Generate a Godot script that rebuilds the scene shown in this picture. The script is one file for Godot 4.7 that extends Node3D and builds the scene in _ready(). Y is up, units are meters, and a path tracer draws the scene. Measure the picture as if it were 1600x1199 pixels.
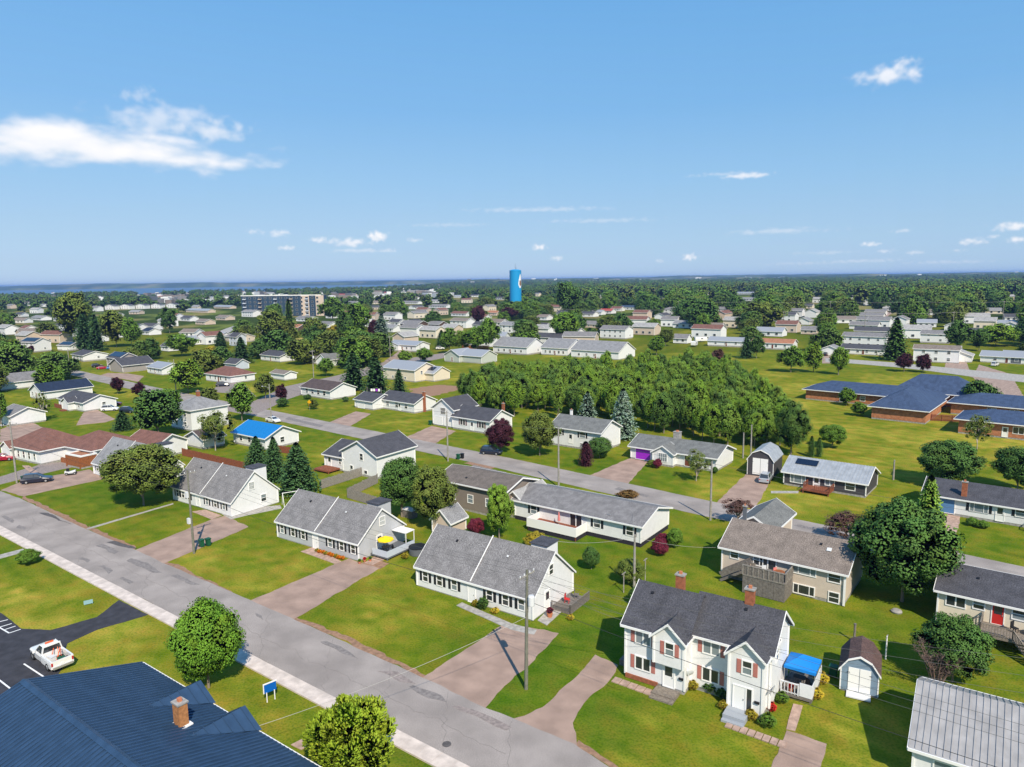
extends Node3D
# A residential neighbourhood seen from the air: streets of houses, lawns, trees, a wooded plain and a far shore.
# All positions are metres in one flat world: x right, y up, the camera looks along -z.
var M := {}
var taken := {}
var shapes := {}
var rng := RandomNumberGenerator.new()
const GRID := -0.64      # the direction of the streets


class MB:
	var v := PackedVector3Array()
	var n := PackedVector3Array()
	var uv := PackedVector2Array()
	var c := PackedColorArray()
	func tri(a: Vector3, b: Vector3, d: Vector3) -> void:
		var m := (b - a).cross(d - a).normalized()
		v.append(a); v.append(d); v.append(b)
		for i in 3: n.append(m)
	func quad(a: Vector3, b: Vector3, d: Vector3, e: Vector3) -> void:
		tri(a, b, d)
		tri(a, d, e)
	func box(p: Vector3, s: Vector3) -> void:
		obox(p, Vector3(s.x / 2, 0, 0), Vector3(0, s.y / 2, 0), Vector3(0, 0, s.z / 2))
	func obox(p: Vector3, x: Vector3, y: Vector3, z: Vector3) -> void:
		if x.cross(y).dot(z) < 0: z = -z
		quad(p - x - y + z, p + x - y + z, p + x + y + z, p - x + y + z)
		quad(p + x - y - z, p - x - y - z, p - x + y - z, p + x + y - z)
		quad(p + x - y + z, p + x - y - z, p + x + y - z, p + x + y + z)
		quad(p - x - y - z, p - x - y + z, p - x + y + z, p - x + y - z)
		quad(p - x + y + z, p + x + y + z, p + x + y - z, p - x + y - z)
		quad(p - x - y - z, p + x - y - z, p + x - y + z, p - x - y + z)
	# a bar between two points
	func bar(a: Vector3, b: Vector3, w: float, h: float) -> void:
		var y := (b - a)
		var side := y.cross(Vector3.UP)
		if side.length() < 0.001: side = Vector3.RIGHT
		side = side.normalized()
		var up := side.cross(y).normalized()
		obox((a + b) / 2, side * w / 2, y / 2, up * h / 2)
	# an outline in (u, y), swept along w; along = "x" (u is z) or "z" (u is x)
	func sweep(o: PackedVector2Array, w0: float, w1: float, along: String) -> void:
		var p := func(q: Vector2, w: float) -> Vector3: return Vector3(w, q.y, q.x) if along == "x" else Vector3(q.x, q.y, w)
		var area := 0.0
		for i in o.size(): area += o[i].cross(o[(i + 1) % o.size()])
		var flip := (area > 0) == (along == "x")
		for i in o.size():
			var a := o[i]
			var b := o[(i + 1) % o.size()]
			if flip: quad(p.call(a, w0), p.call(a, w1), p.call(b, w1), p.call(b, w0))
			else: quad(p.call(a, w0), p.call(b, w0), p.call(b, w1), p.call(a, w1))
		var t := Geometry2D.triangulate_polygon(o)
		for i in range(0, t.size(), 3):
			var q := [o[t[i]], o[t[i + 1]], o[t[i + 2]]]
			for e in 2:
				var w: float = [w0, w1][e]
				var a: Vector3 = p.call(q[0], w); var b: Vector3 = p.call(q[1], w); var d: Vector3 = p.call(q[2], w)
				var out := (b - a).cross(d - a)
				var axis: float = out.x if along == "x" else out.z
				if (axis > 0) == ((e == 1) == (w1 > w0)): tri(a, b, d)
				else: tri(a, d, b)
	func tube(pts: PackedVector3Array, rad: PackedFloat32Array, sides := 7) -> void:
		var rings := []
		for i in pts.size():
			var d := (pts[mini(i + 1, pts.size() - 1)] - pts[maxi(i - 1, 0)]).normalized()
			var s := d.cross(Vector3(0.13, 0.21, 1) if absf(d.y) > 0.7 else Vector3.UP).normalized()
			var u := s.cross(d)
			var ring := PackedVector3Array()
			for k in sides:
				var a := TAU * k / sides
				ring.append(s * cos(a) + u * sin(a))
			rings.append(ring)
		for i in pts.size() - 1:
			for k in sides:
				var k2 := (k + 1) % sides
				var ra: PackedVector3Array = rings[i]
				var rb: PackedVector3Array = rings[i + 1]
				var q := [pts[i] + ra[k] * rad[i], pts[i] + ra[k2] * rad[i], pts[i + 1] + rb[k2] * rad[i + 1], pts[i + 1] + rb[k] * rad[i + 1]]
				var nn := [ra[k], ra[k2], rb[k2], rb[k]]
				for j in [0, 1, 2, 0, 2, 3]:
					v.append(q[j]); n.append(nn[j])
		for e in [0, pts.size() - 1]:
			var ring: PackedVector3Array = rings[e]
			for k in range(1, sides - 1):
				tri(pts[e] + ring[0] * rad[e], pts[e] + ring[k] * rad[e], pts[e] + ring[k + 1] * rad[e])
	# a turned shape: profile of (radius, y)
	func lathe(prof: PackedVector2Array, sides := 16, at := Vector3.ZERO) -> void:
		for i in prof.size() - 1:
			var a := prof[i]
			var b := prof[i + 1]
			var m := Vector2(b.y - a.y, a.x - b.x).normalized()
			for k in sides:
				var q := []
				for s in [[a, k], [a, k + 1], [b, k + 1], [b, k]]:
					var g: float = TAU * s[1] / sides
					q.append([at + Vector3(cos(g) * s[0].x, s[0].y, sin(g) * s[0].x), Vector3(cos(g) * m.x, m.y, sin(g) * m.x)])
				for j in [0, 1, 2, 0, 2, 3]:
					v.append(q[j][0]); n.append(q[j][1])
	func mesh() -> ArrayMesh:
		var arr := []
		arr.resize(Mesh.ARRAY_MAX)
		arr[Mesh.ARRAY_VERTEX] = v
		arr[Mesh.ARRAY_NORMAL] = n
		if uv.size(): arr[Mesh.ARRAY_TEX_UV] = uv
		if c.size(): arr[Mesh.ARRAY_COLOR] = c
		var m := ArrayMesh.new()
		m.add_surface_from_arrays(Mesh.PRIMITIVE_TRIANGLES, arr)
		return m


func numbered(called: String) -> String:
	var k: int = taken.get(called, 0)
	taken[called] = k + 1
	return called if k == 0 else "%s_%03d" % [called, k]

func tag(o: Node, label := "", category := "", group := "", kind := "") -> Node:
	if label: o.set_meta("label", label)
	if category: o.set_meta("category", category)
	if group: o.set_meta("group", group)
	if kind: o.set_meta("kind", kind)
	return o

func thing(called: String, label: String, category: String, at := Vector3.ZERO, turn := 0.0, group := "") -> Node3D:
	var o := Node3D.new()
	o.name = numbered(called)
	add_child(o)
	o.position = at
	o.rotation.y = turn
	tag(o, label, category, group)
	return o

func put(mesh: Mesh, called: String, m: String, parent: Node) -> MeshInstance3D:
	var o := MeshInstance3D.new()
	o.mesh = mesh
	o.material_override = mat(m)
	o.name = numbered(called) if parent == self else called
	parent.add_child(o, true)
	return o

func part(b: MB, called: String, m: String, parent: Node) -> MeshInstance3D:
	return put(b.mesh(), called, m, parent)

func boxpart(called: String, p: Vector3, s: Vector3, m: String, parent: Node) -> MeshInstance3D:
	var b := MB.new()
	b.box(p, s)
	return part(b, called, m, parent)


# ---------------------------------------------------------------- materials
var textures := {}

func noise_tex(key: String, freq: float, lo: float, hi: float, octaves := 4, size := 512, kind := FastNoiseLite.TYPE_SIMPLEX_SMOOTH) -> NoiseTexture2D:
	if textures.has(key): return textures[key]
	var f := FastNoiseLite.new()
	f.noise_type = kind
	f.seed = hash(key) % 1000
	f.frequency = freq
	f.fractal_octaves = octaves
	var t := NoiseTexture2D.new()
	t.width = size
	t.height = size
	t.seamless = true
	t.noise = f
	var g := Gradient.new()
	g.set_color(0, Color(lo, lo, lo))
	g.set_color(1, Color(hi, hi, hi))
	g.set_offset(0, 0.12)
	g.set_offset(1, 0.88)
	t.color_ramp = g
	textures[key] = t
	return t

func ramp_tex(key: String, freq: float, stops: Array, octaves := 4, size := 512) -> NoiseTexture2D:
	var t := noise_tex(key, freq, 0, 1, octaves, size)
	var g := Gradient.new()
	g.offsets = PackedFloat32Array(stops.map(func(s): return s[0]))
	g.colors = PackedColorArray(stops.map(func(s): return Color(s[1].x, s[1].y, s[1].z).linear_to_srgb()))
	t.color_ramp = g
	return t

func bump_tex(key: String, freq: float, strength: float) -> NoiseTexture2D:
	if textures.has(key): return textures[key]
	var t := noise_tex(key, freq, 0, 1, 3, 512)
	t.color_ramp = null
	t.as_normal_map = true
	t.bump_strength = strength
	return t

func plain(called: String, c: Vector3, rough := 0.8, metal := 0.0, spec := 0.4) -> StandardMaterial3D:
	var m := StandardMaterial3D.new()
	m.resource_name = called
	m.albedo_color = Color(c.x, c.y, c.z).linear_to_srgb()
	m.roughness = rough
	m.metallic = metal
	m.metallic_specular = spec
	M[called] = m
	return m

# a base colour with two layers of grain: fine (metres per repeat) and coarse
func grained(called: String, c: Vector3, rough: float, fine: String, fine_m: float, coarse := "", coarse_m := 7.0, world := false) -> StandardMaterial3D:
	var m := plain(called, c, rough)
	m.albedo_texture = textures[fine]
	m.uv1_triplanar = true
	m.uv1_world_triplanar = world
	m.uv1_scale = Vector3.ONE / fine_m
	if coarse:
		m.detail_enabled = true
		m.detail_blend_mode = BaseMaterial3D.BLEND_MODE_MUL
		m.detail_albedo = textures[coarse]
		m.detail_uv_layer = BaseMaterial3D.DETAIL_UV_2
		m.uv2_triplanar = true
		m.uv2_world_triplanar = world
		m.uv2_scale = Vector3.ONE / coarse_m
	return m

func leafy(called: String, c: Vector3) -> void:
	var m := plain(called, c, 0.75, 0.0, 0.25)
	m.vertex_color_use_as_albedo = true
	m.backlight_enabled = true
	m.backlight = Color(c.x * 0.7, c.y * 0.75, c.z * 0.45).linear_to_srgb()

func mat(called: String) -> StandardMaterial3D:
	return M[called]

func materials() -> void:
	noise_tex("speck", 0.09, 0.82, 1.0, 3, 512)
	noise_tex("mottle", 0.012, 0.8, 1.0, 5, 512)
	noise_tex("cloudy", 0.008, 0.86, 1.0, 4, 512)
	noise_tex("faint", 0.01, 0.965, 1.0, 5, 512)
	noise_tex("shingle", 0.075, 0.58, 1.0, 3, 512)
	ramp_tex("turf", 0.09, [[.15, Vector3(.5, .6, .44)], [.42, Vector3(.75, .81, .67)], [.6, Vector3(.9, .9, .8)], [.85, Vector3(1, .84, .9)]], 5, 1024)
	ramp_tex("swath", 0.02, [[.2, Vector3(.6, .8, .55)], [.5, Vector3(.86, .92, .85)], [.8, Vector3(1, .87, .95)]], 5, 1024)
	noise_tex("wood", 0.05, 0.55, 1.0, 4, 512)
	bump_tex("rough_normal", 0.08, 6.0)
	var walls := {"white": Vector3(.79, .79, .79), "cream": Vector3(.76, .67, .53), "beige": Vector3(.63, .53, .44), "pale_grey": Vector3(.5, .51, .53), "blue_grey": Vector3(.55, .6, .68), "taupe": Vector3(.25, .21, .18), "charcoal": Vector3(.065, .06, .07), "brown_wall": Vector3(.1, .06, .045), "sage": Vector3(.5, .53, .48), "slate_blue": Vector3(.2, .28, .37), "sand": Vector3(.62, .5, .4), "grey_wall": Vector3(.36, .33, .31), "dark_blue": Vector3(.03, .06, .1)}
	for w in walls: grained(w, walls[w], .62, "faint", 6.0, "faint", 1.3)
	var roofs := {"roof_grey": Vector3(.25, .24, .242), "roof_charcoal": Vector3(.085, .085, .1), "roof_light": Vector3(.3, .3, .31), "roof_brown": Vector3(.23, .11, .085), "roof_dark_brown": Vector3(.11, .08, .075), "roof_tan": Vector3(.26, .215, .185), "roof_taupe": Vector3(.19, .16, .14), "roof_orange": Vector3(.45, .2, .11), "roof_blue": Vector3(.05, .085, .15), "roof_school": Vector3(.055, .09, .175), "roof_red": Vector3(.45, .06, .05), "roof_navy": Vector3(.02, .035, .075), "roof_green_grey": Vector3(.2, .205, .2), "roof_shed": Vector3(.14, .085, .075), "roof_pale": Vector3(.42, .41, .4)}
	for r in roofs: grained(r, roofs[r] * 1.6, .85, "shingle", 6.5, "mottle", 9.0)
	plain("roof_metal", Vector3(.36, .37, .39), .45, .25)
	grained("metal_pale", Vector3(.52, .54, .56), .42, "faint", 3.0, "cloudy", 5.0).metallic = .3
	grained("metal_blue", Vector3(.04, .085, .165), .42, "faint", 3.0, "cloudy", 6.0).metallic = .15
	grained("metal_grey", Vector3(.43, .415, .41), .42, "faint", 3.0, "cloudy", 6.0).metallic = .1
	grained("tarp_blue", Vector3(.01, .22, .6), .5, "faint", 3.0, "mottle", 2.0)
	plain("canopy_blue", Vector3(.008, .2, .62), .6)
	plain("tank_blue", Vector3(.012, .27, .56), .45)
	plain("tank_white", Vector3(.8, .8, .8), .5)
	plain("tank_brown", Vector3(.25, .13, .06), .5)
	plain("trim", Vector3(.82, .81, .79), .5)
	plain("trim_dark", Vector3(.03, .03, .035), .5)
	plain("trim_taupe", Vector3(.42, .36, .3), .5)
	var gl := plain("glass", Vector3(.018, .024, .03), .06, 0.0, .6)
	gl.clearcoat_enabled = true
	plain("glass_pale", Vector3(.2, .24, .26), .08, 0.0, .6)
	plain("glass_solar", Vector3(.008, .012, .03), .1, 0.0, .6)
	plain("shutter_black", Vector3(.018, .02, .024), .6)
	plain("shutter_rose", Vector3(.44, .17, .14), .6)
	plain("shutter_plum", Vector3(.11, .03, .04), .6)
	plain("door_purple", Vector3(.3, .02, .5), .45)
	plain("door_red", Vector3(.5, .025, .02), .45)
	plain("door_blue", Vector3(.1, .22, .42), .45)
	plain("door_grey", Vector3(.12, .13, .15), .5)
	plain("door_brown", Vector3(.16, .05, .03), .5)
	plain("curtain_plum", Vector3(.05, .012, .014), .6)
	grained("concrete", Vector3(.48, .46, .43), .9, "speck", 2.5, "mottle", 4.0)
	grained("dark_base", Vector3(.03, .027, .04), .8, "speck", 2.5)
	grained("brick", Vector3(.46, .16, .08), .9, "speck", 1.2, "mottle", 3.0)
	grained("brick_school", Vector3(.62, .255, .125), .9, "speck", 1.6, "mottle", 7.0)
	grained("brick_tan", Vector3(.58, .26, .1), .9, "speck", .9, "mottle", 2.0)
	grained("old_wood", Vector3(.36, .32, .29), .9, "wood", 1.3, "mottle", 2.5)
	grained("step_grey", Vector3(.4, .43, .47), .8, "speck", 2.0)
	grained("field_gold", Vector3(.62, .45, .16), 1.0, "turf", 19.0, "swath", 41.0, true)
	grained("grey_wood", Vector3(.52, .47, .42), .9, "wood", 1.3, "mottle", 2.5)
	grained("pale_wood", Vector3(.45, .38, .31), .9, "wood", 1.3, "mottle", 2.5)
	grained("red_wood", Vector3(.47, .15, .075), .8, "wood", 1.3, "mottle", 2.5)
	grained("orange_wood", Vector3(.58, .2, .07), .8, "wood", 1.3, "mottle", 2.5)
	grained("rail_white", Vector3(.7, .72, .76), .6, "faint", 2.0)
	grained("pole_wood", Vector3(.62, .58, .52), .9, "wood", 1.1, "mottle", 3.0)
	grained("pole_green", Vector3(.36, .36, .28), .9, "wood", 1.1, "mottle", 3.0)
	plain("transformer", Vector3(.62, .63, .64), .5)
	plain("wire", Vector3(.1, .1, .1), .5)
	plain("wire_pale", Vector3(.42, .4, .37), .5)
	plain("wire_dark", Vector3(.03, .03, .03), .6)
	plain("steel", Vector3(.5, .5, .5), .4, .6)
	plain("rubber", Vector3(.015, .015, .016), .9)
	plain("bin_green", Vector3(.01, .085, .04), .5)
	plain("black", Vector3(.015, .015, .018), .5)
	plain("sign_blue", Vector3(.0, .1, .42), .5)
	plain("sign_yellow", Vector3(.7, .36, .0), .5)
	plain("sign_teal", Vector3(.25, .42, .46), .5)
	plain("yellow_cloth", Vector3(.85, .62, .01), .8)
	plain("red_cloth", Vector3(.55, .03, .03), .8)
	plain("pink_cloth", Vector3(.62, .2, .18), .8)
	plain("blue_cloth", Vector3(.06, .18, .5), .8)
	plain("paint_white", Vector3(.78, .78, .77), .6)
	plain("paint_orange", Vector3(.7, .12, .03), .5)
	plain("terracotta", Vector3(.5, .18, .09), .8)
	var cars := {"car_white": Vector3(.78, .78, .77), "car_navy": Vector3(.01, .014, .03), "car_black": Vector3(.012, .012, .015), "car_blue": Vector3(.01, .16, .5), "car_crimson": Vector3(.35, .008, .04), "car_teal": Vector3(.1, .22, .3), "car_silver": Vector3(.35, .38, .42), "car_maroon": Vector3(.12, .01, .02)}
	for k in cars:
		var cm := plain(k, cars[k], .35)
		cm.clearcoat_enabled = true
		cm.clearcoat_roughness = .06
	plain("lamp_red", Vector3(.45, .01, .01), .3)
	# ground
	grained("asphalt", Vector3(.45, .395, .362), .95, "speck", 5.0, "cloudy", 23.0, true)
	grained("asphalt_patch", Vector3(.33, .295, .28), .95, "speck", 1.7, "mottle", 3.0, true)
	grained("asphalt_dark", Vector3(0.150, 0.137, 0.137), .95, "speck", 1.7, "mottle", 3.0, true)
	grained("asphalt_red", Vector3(.4, .335, .31), .95, "speck", 1.7, "mottle", 3.0, true)
	grained("asphalt_black", Vector3(.062, .062, .075), .9, "speck", 1.7, "mottle", 9.0, true)
	grained("drive_brown", Vector3(.5, .35, .278), .95, "speck", 4.0, "cloudy", 13.0, true)
	grained("drive_pale", Vector3(0.509, 0.367, 0.296), .95, "speck", 1.7, "mottle", 8.0, true)
	grained("soil_red", Vector3(.44, .26, .165), 1.0, "speck", 2.3, "mottle", 4.0, true)
	grained("sidewalk", Vector3(0.734, 0.632, 0.562), .9, "faint", 2.0, "cloudy", 6.0, true)
	grained("slab_pink", Vector3(.62, .43, .34), .9, "speck", 2.0, "mottle", 5.0, true)
	grained("slab_grey", Vector3(.55, .52, .48), .9, "speck", 2.0, "mottle", 5.0, true)
	var g := grained("grass", Vector3(1, 1, 1), 1.0, "turf", 26.0, "swath", 71.0, true)
	g.vertex_color_use_as_albedo = true
	g.normal_enabled = true
	g.normal_texture = textures["rough_normal"]
	g.normal_scale = .12
	g.metallic_specular = .1
	plain("water", Vector3(.05, .11, .19), .5, 0.0, .5)
	plain("bark", Vector3(.22, .185, .15), .95)
	plain("bark_pale", Vector3(.36, .32, .28), .95)
	plain("twig", Vector3(.2, .135, .11), .95)
	leafy("leaf_green", Vector3(0.161, 0.296, 0.040))
	leafy("leaf_bright", Vector3(0.234, 0.389, 0.047))
	leafy("leaf_maple", Vector3(0.155, 0.305, 0.031))
	leafy("leaf_lime", Vector3(0.303, 0.408, 0.034))
	leafy("leaf_olive", Vector3(.17, .225, .045))
	leafy("leaf_dark", Vector3(0.097, 0.194, 0.044))
	leafy("leaf_pine", Vector3(0.221, 0.356, 0.057))
	leafy("leaf_pine_dark", Vector3(0.132, 0.241, 0.052))
	leafy("leaf_spruce", Vector3(0.073, 0.155, 0.054))
	leafy("leaf_blue_spruce", Vector3(0.258, 0.358, 0.279))
	leafy("leaf_plum", Vector3(0.081, 0.025, 0.040))
	leafy("leaf_crimson", Vector3(0.210, 0.034, 0.062))
	leafy("leaf_gold", Vector3(0.484, 0.404, 0.047))
	leafy("leaf_rust", Vector3(0.291, 0.178, 0.062))
	leafy("leaf_twig", Vector3(0.144, 0.081, 0.069))
	leafy("leaf_yellow", Vector3(0.889, 0.714, 0.078))
	leafy("leaf_far", Vector3(0.138, 0.233, 0.047))
	leafy("petal_orange", Vector3(1.212, 0.435, 0.031))
	leafy("petal_red", Vector3(0.969, 0.078, 0.062))


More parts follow.
